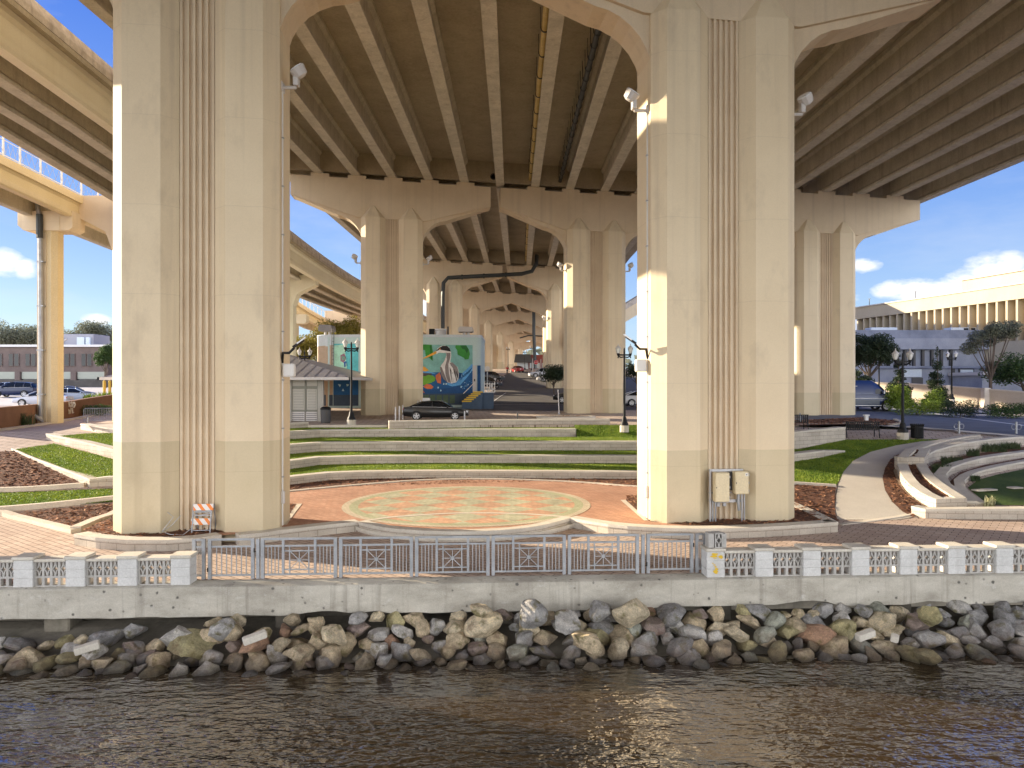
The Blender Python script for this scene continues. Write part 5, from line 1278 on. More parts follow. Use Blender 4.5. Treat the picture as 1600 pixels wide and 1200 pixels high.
# ------------------------------------------------------------------ signs, posts, bollards
def sign(name,label,px,py_top,py_base,r_,mat,txt=None,Y=None):
    p=S(px,py_base) if Y is None else U(px,py_base,Y); H=(py_base-py_top)*p.y/F
    t=thing(name,label,'sign',tuple(p)); m=MB(); m.tube([(0,0,0),(0,0,H)],.05,6); m.build('post',M['galv'],t)
    rr_=r_*p.y/F; n=8; m=MB(); zc=H-rr_*.9
    m.prism([(rr_*math.cos(2*PI*(i+.5)/n),zc+rr_*math.sin(2*PI*(i+.5)/n)) for i in range(n)],-.09,-.06); f=m.build('sign_face',mat,t)
    if txt:
        m=MB(); m.prism([(rr_*.92*math.cos(2*PI*(i+.5)/n),zc+rr_*.92*math.sin(2*PI*(i+.5)/n)) for i in range(n)],-.094,-.0905); m.build('sign_field',plain('sign_red',(.55,.02,.03),.4),f)
        cu=bpy.data.curves.new('lettering','FONT'); cu.body=txt; cu.align_x='CENTER'; cu.align_y='CENTER'; cu.size=rr_*.78; cu.extrude=.004
        tmp=bpy.data.objects.new('tmp',cu); me_=bpy.data.meshes.new_from_object(tmp); bpy.data.objects.remove(tmp); o=bpy.data.objects.new('lettering',me_); col.objects.link(o); o.parent=f; o.location=(0,-.10,zc); o.rotation_euler=(PI/2,0,0); me_.materials.clear(); me_.materials.append(M['whitep'])
sign('stop_sign','distant red STOP sign under the bridge',837.5,563,583,3.6,M['whitep'],'STOP')
sign('octagon_sign','blank back of an octagonal sign beside the mural building',761.5,572,612,4.2,M['greyp'],None,67.5)
for px,py0,py1,lb in ((832,560,583,'thin pale pole left of the distant stop sign'),(845,561,584,'thin pale pole right of the distant stop sign')):
    p=S(px,py1); m=MB(); m.lathe([(.1,0),(.1,.3),(.07,.32),(.06,(py1-py0)*p.y/F)],8); o=m.build('sign_pole',M['greyp']); o.location=p; tag(o,lb,'pole')
p=Gz(873.5,647,0.05); p=U(873.5,647,57.5)
t=thing('sign_post','thin pale post standing in the round orange mulch island','post',tuple(p)); m=MB(); m.tube([(0,0,0),(-.08,0,1.9)],.045,6); m.build('post',M['greyp'],t); m=MB(); m.lathe([(.09,0),(.09,.06),(.05,.1)],8); m.build('post_base',M['steel'],t)
def bollard(px,py0,py1,Y,w,mat,lb,cap=True):
    p=U(px,py1,Y); p.z=max(p.z,h(Y)); H=(CZ-(py0-600)*Y/F)-p.z
    m=MB(); m.lathe([(w,0),(w,H-.05),(w*.8,H),(0,H+.01)],10); o=m.build('bollard',mat); o.location=p; tag(o,lb,'bollard','slim bollards by the sedan'); return o
bollard(618,636,660,54,.055,M['whitep'],'white-fronted slim bollard furthest left of the black sedan')
bollard(624,634.5,658,54.6,.055,M['whitep'],'second slim white bollard left of the black sedan')
bollard(629.5,633,656,55.2,.055,M['whitep'],'slim white bollard touching the tail of the black sedan')
bollard(653,626,640,60,.06,M['whitep'],'short white bollard just above the sedan roof, furthest left')
bollard(657,625,640,60.5,.06,M['whitep'],'short white bollard above the sedan roof, beside the white box')
bollard(726,642,659,53,.055,M['steel'],'slim grey post in front of the sedan headlight')
bollard(808.5,645,657,52,.06,M['dkgrey'],'short dark post on the paved crossing behind the terrace wall')
p=U(666,640,59.5); t=thing('utility_box','white utility box showing above the black sedan roof','utility box',(p.x,59.5,0)); m=MB(); m.bevbox((0,0,.8),(.62,.4,1.55),.05); m.build('case',M['whitep'],t); m=MB(); m.bevbox((0,-.21,.85),(.52,.03,1.2),.01); m.build('door',M['whitep'],t)
# round mulch island
p=U(880,648,57.8); c=Vector((p.x+.2,57.6)); P=[(c.x+2.1*math.cos(2*PI*i/28),c.y+1.0*math.sin(2*PI*i/28),0) for i in range(29)]
o=strip(P,.20,-.1,-.22,0,(M['kerb'],M['kerb']),'island_kerb'); tag(o,'pale oval kerb round the orange mulch island','kerb')
structure(flatpoly('mulch',[(a*.93+c.x*.07,b*.93+c.y*.07) for a,b,_ in P[:-1]],.16,M['mulch_b'],chips=(60,.12,(M['mulch_c'],M['mulch_b']))),'orange-brown mulch in the oval island',kind='stuff')
# mulch island beside the van with white post
structure(drape('mulch',[(1240,665),(1240,657),(1345,652),(1395,657),(1407,661.5),(1385,664.5),(1330,663)],.12,M['mulch_a'],chips=(40,.12,CH_MUL)),'dark mulch island below the blue van',kind='stuff')
dk('curved pale kerb in front of the dark mulch island by the van',[(1245,666),(1330,664.2),(1385,665.6),(1408,662),(1398,657)],.22,.14)
p=S(1353.5,660); t=thing('stub_post','short thick white post on the mulch by the blue van','post',tuple(p)); m=MB(); m.bevbox((0,0,.2),(.24,.24,.62),.02); m.build('post',M['whitep'],t); m=MB(); m.bevbox((0,0,.50),(.36,.3,.10),.02); m.build('post_cap',M['whitep'],t)
# benches, bin, bike racks
def bench(px,py,label,rz,L=1.85):
    p=S(px,py); t=thing('park_bench',label,'bench',tuple(p),rz,'black metal benches')
    m=MB()
    for i in range(16): m.box((-L/2+L*(i+.5)/16,.28-.0,.66),(L/16*.55,.02,.40),0,0,Matrix.Rotation(.0,3,'X'))
    m.box((0,.28,.87),(L,.05,.05)); m.box((0,.28,.46),(L,.05,.04)); m.build('backrest',M['black'],t)
    m=MB()
    for i in range(8): m.box((0,-.22+i*.062,.43),(L-.06,.042,.025))
    m.build('seat',M['black'],t)
    for s in(-1,1):
        for y0,y1 in ((-.24,-.24),(.28,.36)):
            m=MB(); m.tube([(s*(L/2-.04),y0,.86 if y0>0 else .62),(s*(L/2-.04),y0,.44),(s*(L/2-.04),y1,0)],.028,5); m.build('leg',M['black'],t)
        m=MB(); m.tube([(s*(L/2-.04),-.26,.62),(s*(L/2-.04),.27,.64)],.025,5); m.build('armrest',M['black'],t)
bench(1344,684,'black metal bench seen from behind, right of white block wall',PI+.0)
bench(1236,671,'black metal bench mostly hidden behind the cabinets pier',PI+.05)
p=S(1433,685); t=thing('litter_bin','black slatted litter bin beside the right lamp','litter bin',tuple(p))
m=MB(); m.lathe([(.0,.02),(.27,.02),(.28,.70),(.25,.70),(.24,.1)],20); m.build('liner',M['black'],t)
for i in range(22):
    a=2*PI*i/22; m=MB(); m.tube([(.29*math.cos(a),.29*math.sin(a),.03),(.295*math.cos(a),.295*math.sin(a),.66),(.335*math.cos(a),.335*math.sin(a),.78)],.022,4); m.build('slat',M['black'],t)
m=MB(); m.lathe([(.30,.60),(.31,.60),(.31,.64),(.30,.64)],20); m.lathe([(.30,.10),(.31,.10),(.31,.14),(.30,.14)],20); m.build('hoop',M['black'],t)
def rack(px,py,label):
    p=S(px,py); t=thing('bike_rack',label,'bike rack',tuple(p),0,'ring posts at the street edge'); m=MB(); m.lathe([(.055,0),(.055,.68),(.04,.72),(0,.73)],10); m.build('post',M['galv'],t)
    for s in(-1,1):
        m=MB(); m.tube([(s*(.15+.12*math.cos(2*PI*i/16)),0,.42+.14*math.sin(2*PI*i/16)) for i in range(17)],.018,5,caps=False); m.build('ring',M['galv'],t)
rack(1498.5,678,'pale ring-handled bike post nearest the right lamp')
rack(1588,679,'darker ring-handled bike post at the far right edge')
rack(1243+7,662,'ring-handled post at the edge of the pier beside the bench')
# litter bin near kiosk
p=U(509,660,51); t=thing('litter_bin','dark bin standing at the right corner of the kiosk','litter bin',(p.x,51,0)); m=MB(); m.lathe([(.30,0),(.34,.05),(.36,.95),(.30,1.0)],14); m.build('drum',M['dkgrey'],t); m=MB(); m.lathe([(.37,.92),(.38,1.02),(.25,1.12),(0,1.15)],14); m.build('lid',M['black'],t)
# crowd barrier left
a=U(131,662,50.5); t=thing('crowd_barrier','low steel crowd barrier beside the planting at left','barrier',(a.x,50.5,h(50.5)),.25)
W=1.95; m=MB(); m.tube([(0,0,.1),(0,0,.95),(.08,0,1.03),(W-.08,0,1.03),(W,0,.95),(W,0,.1)],.024,6); m.tube([(0,0,.18),(W,0,.18)],.02,5); m.build('frame',M['galv'],t)
for i in range(17): m=MB(); x=W*(i+1)/18; m.tube([(x,0,.18),(x,0,1.02)],.011,4,caps=False); m.build('bar',M['galv'],t)
for x in(.1,W-.1): m=MB(); m.tube([(x,-.3,.0),(x,0,.16),(x,.3,0)],.02,5); m.build('foot',M['galv'],t)
p=S(137,662); m=MB(); m.lathe([(.07,0),(.07,.45),(.0,.5)],8); o=m.build('bollard',M['steel']); o.location=p; tag(o,'short grey post in front of the crowd barrier','bollard')
# hand rail on the left wall-top
# ------------------------------------------------------------------ mural building
XC=-10.9
def MY(x): return 67.6+.011*(x-XC)**2
def mp_(px,py,off=0):
    y=67.6
    for _ in range(12): y=MY((px-800)*y/F)-off
    return U(px,py,y)
mb=thing('mural_building','round-cornered pale aqua building with a heron mural and rooftop units','building',(XC,70,.5))
def loc_(v): return Vector(v)-Vector((XC,70,.5))
xl,xr=-18.3,-2.85
plan=[(xl+1.6,MY(xl+1.6))]+[(x,MY(x)) for x in [xl+1.6+(xr-1.9-xl-1.6)*i/24 for i in range(25)]][1:]
def arc_(cx,cy,r,a0,a1,n=6): return [(cx+r*math.cos(R(a0+(a1-a0)*i/n)),cy+r*math.sin(R(a0+(a1-a0)*i/n))) for i in range(n+1)]
yR=MY(xr-1.9); yL=MY(xl+1.6)
plan=[p for p in plan if p[0]<xr-.75]
plan+=arc_(xr-.7,MY(xr-.9)+.75,.7,-80,0)+[(xr,77),(xl,77)]+arc_(xl+1.5,yL+1.5,1.5,180,262)
zt=CZ+77*67.6/F
def walls(z0,z1,mat,name):
    m=MB(); n=len(plan); vs=[loc_((x,y,z)) for z in(z0,z1) for x,y in plan]
    m.add(vs,[(i,(i+1)%n,n+(i+1)%n,n+i) for i in range(n)]); o=m.build(name,mat,mb,smooth=30); return o
walls(0.0,zt,M['aqua'],'wall')
m=MB(); m.add([loc_((x,y,zt-.02)) for x,y in plan],[tuple(range(len(plan)))]); m.build('roof',M['path'],mb)
m=MB(); n=len(plan)
def outp(x,y,d): 
    c=Vector((XC,72)); v=(Vector((x,y))-c); return c+v*(1+d/v.length)
a=[outp(x,y,.05) for x,y in plan]; 
m.add([loc_((p.x,p.y,z)) for z in (zt-.22,zt+.03) for p in a]+[loc_((x,y,zt+.03)) for x,y in plan],[(i,(i+1)%n,n+(i+1)%n,n+i) for i in range(n)]+[(n+i,n+(i+1)%n,2*n+(i+1)%n,2*n+i) for i in range(n)]); m.build('parapet_trim',M['palewhite'],mb)
def panel(pts,off,mat,name='mural_shape',parent=None,sub=True):
    """flat painted shape on the bowed facade, pts in photo pixels"""
    bm=bmesh.new(); vs=[bm.verts.new((x,y,0)) for x,y in pts]; bm.faces.new(vs); bmesh.ops.triangulate(bm,faces=bm.faces)
    xs=[p[0] for p in pts]; x=math.ceil(min(xs)/6)*6
    while x<max(xs):
        if x>min(xs)+.01: bmesh.ops.bisect_plane(bm,geom=bm.verts[:]+bm.edges[:]+bm.faces[:],plane_co=(x,0,0),plane_no=(1,0,0))
        x+=6
    bmesh.ops.triangulate(bm,faces=bm.faces)
    for v in bm.verts: v.co=loc_(mp_(v.co.x,v.co.y,off))
    bmesh.ops.recalc_face_normals(bm,faces=bm.faces)
    me=bpy.data.meshes.new(name); bm.to_mesh(me); bm.free(); me.materials.append(mat)
    o=bpy.data.objects.new(name,me); col.objects.link(o); pr=parent or mb; o.parent=pr; CH.setdefault(pr.name,[]).append(o); return o
def pc(n,r,g,b): 
    m=mottled('mural_'+n,srgb(min(255,r*1.0),min(255,g*1.0),min(255,b*1.0))[:3],srgb(min(255,r*1.14),min(255,g*1.14),min(255,b*1.14))[:3],1.4,.7,None,9,.04); return m
MC={k:pc(k,*v) for k,v in dict(teal=(128,182,178),blue=(30,92,150),deep=(28,78,132),navy=(60,78,100),wave=(95,165,220),foam=(190,220,235),white=(235,232,230),grey=(140,132,132),dgrey=(80,74,76),black=(40,38,40),orange=(225,150,60),beak=(235,170,70),green=(60,145,60),dgreen=(35,105,50),lime=(140,190,50),coral=(215,120,80),shell=(110,170,60),cream=(230,215,180),aqua2=(95,190,200),mint=(170,220,200),olive=(80,100,80),pink=(150,110,130),royal=(40,85,160)).items()}
Z=lambda L:[(640+a/9.6,515+b/9.6) for a,b in L]
O=.012
mural=panel(Z([(20,222),(945,232),(945,955),(20,965)]),O,MC['teal'],'mural_panel')
def P_(L,k,o,c,name='mural_shape'): return panel(Z(L),O+.006*o,MC[c],name,mural)
P_([(20,590),(150,600),(300,640),(420,640),(470,700),(600,790),(690,800),(760,720),(800,650),(860,590),(945,520),(945,955),(20,965)],0,1,'blue','painted_water')
P_([(20,880),(300,900),(560,880),(945,800),(945,953),(20,962)],0,2,'deep','painted_water')
P_([(560,800),(640,825),(740,790),(820,710),(900,640),(945,560),(945,610),(860,720),(760,830),(640,852),(570,830)],0,3,'wave','painted_wave')
P_([(790,650),(870,585),(940,510),(945,560),(880,620),(800,690)],0,3,'wave','painted_wave')
P_([(20,590),(160,600),(330,640),(400,665),(300,655),(150,640),(20,630)],0,3,'wave','painted_wave')
P_([(20,640),(150,655),(330,655),(330,690),(240,705),(130,680),(20,680)],0,4,'dgrey','painted_bank')
P_([(165,590),(195,552),(230,560),(290,612),(240,630),(160,610)],0,4,'beak','painted_mound')
P_([(30,690),(120,680),(230,700),(280,680),(350,690),(390,720),(380,770),(320,800),(220,830),(120,840),(30,840)],0,5,'shell','painted_turtle')
for L in ([(80,720),(110,685),(130,700),(150,690),(170,760),(150,830),(100,830)],[(150,700),(180,690),(200,740),(180,830),(150,830)]): P_(L,0,6,'lime','painted_plant')
P_([(390,690),(450,640),(470,700),(470,810),(420,800),(395,740)],0,6,'coral','painted_turtle')
P_([(210,850),(250,815),(320,825),(360,860),(330,890),(260,890),(220,870)],0,6,'coral','painted_turtle')
P_([(20,845),(150,850),(220,850),(160,880),(140,890),(20,880)],0,6,'cream','painted_turtle')
P_([(140,895),(200,910),(230,950),(170,935)],0,6,'coral','painted_turtle')
P_([(115,225),(240,222),(330,228),(350,330),(345,470),(290,420),(240,390),(230,310),(250,260),(150,285)],0,5,'green','painted_leaf')
P_([(300,240),(335,235),(330,330),(345,465),(318,420)],0,6,'dgreen','painted_leaf')
P_([(690,235),(850,235),(890,300),(905,370),(885,445),(830,450),(815,425),(850,400),(840,350),(800,320),(720,375),(715,310),(685,270)],0,5,'green','painted_leaf')
P_([(760,240),(850,238),(885,300),(860,360),(830,300),(790,290)],0,6,'dgreen','painted_leaf')
P_([(560,300),(620,330),(625,390),(610,480),(720,560),(740,640),(735,740),(700,790),(630,808),(580,795),(520,750),(480,690),(460,620),(470,540),(520,470),(550,390),(545,340)],0,7,'white','painted_heron')
P_([(400,330),(420,280),(470,245),(530,235),(590,260),(615,310),(615,350),(550,350),(500,350),(440,345),(400,370)],0,8,'white','painted_heron')
P_([(165,447),(280,385),(400,318),(415,345),(380,370),(250,425)],0,8,'beak','painted_beak')
P_([(395,320),(440,275),(500,243),(560,243),(600,280),(620,330),(590,280),(540,255),(490,265),(450,300),(410,320)],0,9,'black','painted_heron')
P_([(550,350),(612,350),(610,420),(580,520),(590,650),(620,800),(580,790),(540,690),(530,560),(560,450)],0,9,'grey','painted_feathers')
P_([(455,560),(480,560),(470,640),(500,720),(575,800),(510,745),(470,670)],0,9,'grey','painted_feathers')
P_([(600,500),(640,490),(715,560),(735,640),(730,740),(700,670),(660,590),(620,540)],0,9,'grey','painted_feathers')
for L in ([(600,560),(640,640),(655,790),(635,800),(615,690)],[(650,560),(690,650),(712,760),(690,795),(670,680)],[(690,600),(730,680),(725,740),(705,690)]): P_(L,0,10,'dgrey','painted_feathers')
for L in ([(625,600),(645,680),(650,800),(635,800)],[(668,650),(690,720),(700,790),(685,795)]): P_(L,0,11,'white','painted_feathers')
P_([(440,290),(465,282),(468,296),(445,302)],0,11,'orange','painted_eye')
rnd=random.Random(5)
for _ in range(60):
    a,b=rnd.uniform(760,935),rnd.uniform(600,900)
    if b<1180-a*.66: continue
    s=rnd.uniform(4,12); P_([(a,b),(a+s,b-s*.6),(a+s*1.3,b+s*.3),(a+s*.3,b+s*.8)],0,4,'wave' if rnd.random()<.7 else 'foam','painted_splash')
for a,b in ((425,870),(465,915),(510,815),(545,815),(770,860)): P_([(a,b-18),(a+14,b-6),(a+8,b+14),(a-8,b+8)],0,4,'foam','painted_splash')
m_=panel(Z([(20,965),(750,955),(1010,950),(1105,940),(1105,1130),(20,1130)]),O,MC['navy'],'base_band')
for i in range(6): panel(Z([(110+i*98,985),(190+i*98,980),(190+i*98,1100),(110+i*98,1110)]),O+.006,MC['olive'],'painted_jar')
# left part of the facade: tan brick, ladder, teal mural
lm=panel([(521,537),(560,537),(560,617),(521,617)],O,MC['aqua2'],'mural_panel')
for L,c in (([(521,540),(538,538),(542,575),(530,590),(521,590)],'mint'),([(521,592),(560,580),(560,617),(521,617)],'blue'),([(532,555),(538,552),(541,560),(537,567),(532,564)],'pink'),([(537,566),(541,564),(543,571),(538,574)],'royal'),([(528,600),(533,601),(531,605)],'foam'),([(541,600),(546,601),(542,604)],'foam'),([(536,607),(538,611),(534,611)],'foam')): panel(L,O+.006,MC[c],'mural_shape',lm)
panel([(521,617),(560,617),(560,634),(521,634)],O,MC['navy'],'base_band')
panel([(497,541),(520,539),(520,617),(497,617)],O,M['brickw'],'brick_facing'); panel([(497,524),(520,524),(520,539),(497,541)],O,M['palewhite'],'upper_band')
panel([(497,617),(520,617),(520,634),(497,634)],O+.004,MC['navy'],'base_band')
# curved left corner tan brick
cr=arc_(xl+1.5,yL+1.5,1.515,180,262)
m=MB(); n=len(cr); m.add([loc_((x,y,z)) for z in(.2,zt-1.05) for x,y in cr],[(i,i+1,n+i+1,n+i) for i in range(n-1)]); m.build('brick_facing',M['brickw'],mb,smooth=True)
m=MB(); m.add([loc_((x,y,z)) for z in(zt-1.04,zt-.25) for x,y in cr],[(i,i+1,n+i+1,n+i) for i in range(n-1)]); m.build('upper_band',M['palewhite'],mb,smooth=True)
# ladder
ld=[]
for px in (518.5,521.5):
    a=loc_(mp_(px,514,.25)); b=loc_(mp_(px,585,.25)); m=MB(); m.tube([a,b],.03,5); m.build('ladder_rail',M['dkgrey'],mb)
for i in range(12):
    m=MB(); y=517+i*5.6; m.tube([loc_(mp_(518.5,y,.25)),loc_(mp_(521.5,y,.25))],.02,4); m.build('ladder_rung',M['dkgrey'],mb)
# door, stairs, base on the right
d=panel([(738.6,571),(744.5,571),(744.5,613),(738.6,613)],O+.01,M['greyp'],'door')
panel([(746,571),(751,571),(751,613),(746,613)],O+.008,MC['deep'],'blue_panel')
m=MB(); q=U(741.5,594,67.2); m.bevbox(loc_(q),(.12,.08,.22),.02); m.build('door_handle',M['dkgrey'],d)
lz=CZ-13.6*66.9/F
m=MB(); a=U(738,614,66.5); b=U(771,614,66.5); m.box(loc_(((a.x+b.x)/2,67.0,(lz+0)/2)),(b.x-a.x,1.1,lz-0)); m.build('stair_landing',MC['navy'],mb)
st=None
for k in range(6):
    px0=722+3.5*k; py=630.5-2.9*(k+1); a=U(px0,py,66.2); b=U(px0+14.5,py,66.2)
    m=MB(); m.box(loc_(((a.x+b.x)/2,66.42-.0*k,(a.z+0)/2+.0)),(b.x-a.x,.44+.012*k,a.z)); s_=m.build('stair_step',MC['navy'],mb)
    m=MB(); m.box(loc_(((a.x+b.x)/2,66.40,a.z+.03)),(b.x-a.x+.03,.50+.012*k,.11)); m.build('step_nosing',M['yellow'],s_)
m=MB()
a=loc_(U(724,615,66.1)); b=loc_(U(741,598,66.1)); m.tube([a,b],.035,5)
m.build('stair_handrail',M['whitep'],mb)
rl=thing('landing_rail','white railing at the right end of the mural building stairs','railing',tuple(U(757,613,66.4)))
o=U(757,613,66.4)
for px in (757,761,765,769,773): m=MB(); a=U(px,598-(2 if px in(757,773) else 0),66.4)-o; b=U(px,613.5,66.4)-o; m.tube([a,b],.04,5); m.build('post',M['whitep'],rl)
for py in (600,608,613): m=MB(); m.tube([U(757,py,66.4)-o,U(773,py,66.4)-o],.035,5); m.build('rail',M['whitep'],rl)
# roof units
def unit(name,label,px0,px1,py0,py1,Y,mat,kind):
    a=U(px0,py1,Y); b=U(px1,py0,Y); w=b.x-a.x; hh=b.z-a.z; t=thing(name,label,'roof vent',((a.x+b.x)/2,Y,zt-.02))
    H=b.z-zt+.02
    if kind=='drum':
        m=MB(); m.lathe([(w/2*.9,0),(w/2*.92,H*.75),(w/2,H*.8),(w/2*.95,H)],16); m.build('drum',mat,t,smooth=40); m=MB(); m.bevbox((-w*.72,0,H*.5),(w*.42,.6,H),.02); m.build('side_box',M['black'],t)
        m=MB(); m.tube([(w*.6,.1,0),(w*.6,.1,H*1.3)],.08,6); m.build('pipe',M['pipe_d'],t)
    else:
        for s in(-.12,.16): m=MB(); m.lathe([(w*.09,0),(w*.09,H*.6)],10,(s*w,0,0)); m.build('vent_pipe',M['whitep'],t)
        m=MB(); q=[(-w*.46,H*.45),(-w*.5,H*.62),(-w*.42,H*.95),(-w*.30,H),(w*.42,H*.95),(w*.5,H*.6),(w*.46,H*.45)]; m.prism(q,-.8,.8); m.build('hood',mat,t)
unit('roof_drum','round white roof drum with black box on the mural building','' or 679,698,514,523,71,M['whitep'],'drum')
unit('roof_vent','grey hooded vent on the right of the mural building roof',716,740,511,524,70,M['greyp'],'hood')
unit('roof_vent','dark grey hooded vent on the left of the mural building roof',500,522,508,524,70.5,M['roofm'],'hood')
# ------------------------------------------------------------------ kiosk / pavilion
kz=CZ+10.5*52/F; kb_=0
kx0,kx1=-29.2,-11.45; ky0,ky1=52,68
kt=thing('kiosk','kiosk with wide grey metal hip roof and shuttered serving window','kiosk',(-20,56,0))
lk=lambda v:Vector(v)-Vector((-20,56,0))
apexa=(-21.6,60,5.35); apexb=(-19.2,60,5.35)
m=MB(); e=[(kx0,ky0,kz),(kx1,ky0,kz),(kx1,ky1,kz),(kx0,ky1,kz)]
m.add([lk(p) for p in e]+[lk(apexa),lk(apexb)],[(0,1,5,4),(1,2,5),(2,3,4,5),(3,0,4)]); rf=m.build('roof',M['roofm'],kt)
m=MB(); 
for (a,b) in ((e[0],e[1]),(e[1],e[2]),(e[2],e[3]),(e[3],e[0])):
    v=Vector(b)-Vector(a); c=(Vector(a)+Vector(b))/2; m.box(lk(c+Vector((0,0,-.09))),(v.length+.14,.14,.20),math.atan2(v.y,v.x))
m.build('fascia',M['greyp'],rf)
for i in range(24):
    x=kx0+(kx1-kx0)*(i+.5)/24; t=(x-kx0)/(kx1-kx0)
    tx=min(max(x,apexa[0]),apexb[0]); 
    f=min(1,(x-kx0)/(apexa[0]-kx0)) if x<apexa[0] else (min(1,(kx1-x)/(kx1-apexb[0])) if x>apexb[0] else 1)
    m=MB(); a=Vector((x,ky0,kz+.02)); b=Vector((x,ky0+8*f*.98,kz+(5.35-kz)*f*.98+.02)); m.tube([lk(a),lk(b)],.014,4); m.build('roof_seam',M['roofm'],rf)
m=MB(); m.add([lk((kx0+.1,ky0+.1,kz-.05)),lk((kx1-.1,ky0+.1,kz-.05)),lk((kx1-.1,ky1-.1,kz-.05)),lk((kx0+.1,ky1-.1,kz-.05))],[(0,1,2,3)]); m.build('ceiling',M['kiosk'],kt)
fY=53.2
kxr=U(505,600,fY).x
m=MB(); m.box(lk(((-24+kxr-1.7)/2,fY+3.3,1.55)),(kxr-1.7+24,6,3.1)); m.box(lk(((-24+kxr)/2,fY+.2,1.55)),(kxr+24,.19,3.098)); m.build('wall',M['kiosk'],kt)
def kp(px0,py0,px1,py1,mat,name,dy=0.0,d=.08,parent=None):
    a=U(px0,py1,fY);b=U(px1,py0,fY); m=MB(); m.box(lk(((a.x+b.x)/2,fY+.1-dy,(a.z+b.z)/2)),(b.x-a.x,d,b.z-a.z)); return m.build(name,mat,parent or kt)
kp(497,593,505.5,659.5,M['kiosk'],'corner_pillar',.12,.20)
kp(449,593,456,659.5,M['kiosk'],'corner_pillar',.12,.20)
for a,b in ((456,476),(478,495.5)):
    s_=kp(a+1,593,b,603,M['shutter'],'upper_light',.06)
    w_=kp(a+1,608,b,640,M['shutter'],'roller_shutter',.06)
    for i in range(7): kp(a+3,610+i*4.2,b-2,612.4+i*4.2,M['kiosk'],'shutter_slat',.11,.03,w_)
    l_=kp(a,643.5,b,657.5,M['greyp'],'lower_louvre',.06)
    for i in range(4): kp(a+.5,646+i*3,b-.5,646.8+i*3,M['dkgrey'],'louvre_gap',.105,.02,l_)
for q in ((455.5,593,457,642),(476,593,478,642),(495.5,593,497,642)): kp(*q,M['frame_g'],'window_frame',.10)
for q in ((457,603.5,495.5,607.5),(457,640.5,495.5,643)): kp(*q,M['frame_g'],'window_frame',.11)
for px,Y in ((163,66),(171.5,66)):
    p=U(px,600,75); m=MB(); m.lathe([(.14,0),(.14,2.15),(.0,2.3)],10); o=m.build('bollard',plain('post_yellow',(.62,.40,.05),.5)); o.location=(p.x,75,h(75)); tag(o,'tall yellow bollard behind the shrubs at left, %s'%('nearer the slim ramp pier' if px<165 else 'touching the hidden ramp pier'),'bollard')
# ------------------------------------------------------------------ brown planter wall with lettering
P=[S(-40,680),S(0,671),(57,662) and S(57,661.5),S(110,653),S(176,640),S(240,632)]
P=[Vector((p.x,p.y+.55,0)) for p in P]; Pw=resample(P,2)
bw=strip(Pw,[h(p.y)+1.32 for p in Pw],[h(p.y)-.2 for p in Pw],0,.35,(M['brown'],M['brown']),'low_wall'); tag(bw,'low brown stucco wall with sand-coloured lettering beside the car park','wall')
random.seed(8)
sc=thing('wall_lettering','sand-coloured looping letters fixed to the brown wall beside the slim pier','lettering',tuple(U(101,649,57)))
o=U(101,649,57)
def glyph(pts,w=.05):
    m=MB(); m.tube([U(a,b,57.0-.012*i)-o for i,(a,b) in enumerate(pts)],w,5); m.build('letter',M['coping'],sc)
glyph([(103,628),(104.5,636),(106.5,628)]); glyph([(108,636),(107.5,628),(110,629),(108.5,632),(110.5,636)]); glyph([(112,636),(112,628),(114,636),(115,628)]); glyph([(116,628),(117.5,632),(115.5,637)])
glyph([(103,647),(103,640),(105,640),(105,647)]); glyph([(106.5,647),(106.5,639),(108.5,641),(108.5,647)]); glyph([(110,646),(111,637),(113,638),(113.5,646),(115,644)])
# ------------------------------------------------------------------ left brick office
fy=118; zr=CZ+58.5*fy/F
ob=thing('office_building','two-storey dull brown brick office with white roof edge, far left','building',(-75,fy,h(fy)))
lo=lambda v:Vector(v)-Vector((-75,fy,h(fy)))
bx0,bx1=U(-420,600,fy).x,U(168,600,fy).x
M['dbrick']=mottled('dull_brick',(.165,.125,.11),(.21,.16,.14),1.2,.9,None,18,.15)
z0=h(fy)-.5
m=MB(); m.box(lo(((bx0+bx1)/2,fy+9,(z0+zr)/2)),(bx1-bx0,18,zr-z0)); m.build('wall',M['dbrick'],ob)
m=MB(); m.box(lo(((bx0+bx1)/2,fy+9,zr+.12)),(bx1-bx0+.8,18.8,.36)); m.build('roof_edge',M['whitep'],ob)
def fp(px0,py0,px1,py1,mat,name,d=.12,dy=.04,parent=None):
    a=U(px0,py1,fy);b=U(px1,py0,fy); m=MB(); m.box(lo(((a.x+b.x)/2,fy-dy,(a.z+b.z)/2)),(b.x-a.x,d,b.z-a.z)); return m.build(name,mat,parent or ob)
x=-98
while x<165:
    for dx in (0,9):
        f=fp(x+8+dx-.7,552.4,x+14+dx+.7,572.2,M['dbrick'],'window_frame',.10,.10); fp(x+8+dx,553,x+14+dx,571.5,M['glass'],'window',.04,.15,f)
    x+=26.2 if not(45<x<70) else 35
    if x>135: break
for a,b in ((-90,-60),(-52,26),(35,75),(75,112),(122,166)):
    fp(a,581,b,592,plain('pale_band',(.42,.44,.36),.7),'pale_band',.16,.09); fp(a,592.2,b,599,M['glass'],'entry_glass',.08,.05)
for a in (30,117): fp(a-4,581,a+4,602,M['dbrick'],'pilaster',.5,.25)
u=U(125,541,fy+5)
ru=thing('roof_plant','grey rooftop plant enclosure on the brown brick office','roof plant',(u.x,fy+6,zr+.3))
m=MB(); m.bevbox((0,0,1.0),(6.2,5,1.9),.08); m.build('screen_wall',plain('plant_grey',(.32,.32,.36),.6),ru)
for q,w in ((-2.2,.8),(1.2,1.2),(2.4,.7)): m=MB(); m.bevbox((q,-2.7,.75),(w,.5,1.3),.03); m.build('unit_box',M['palewhite'],ru)
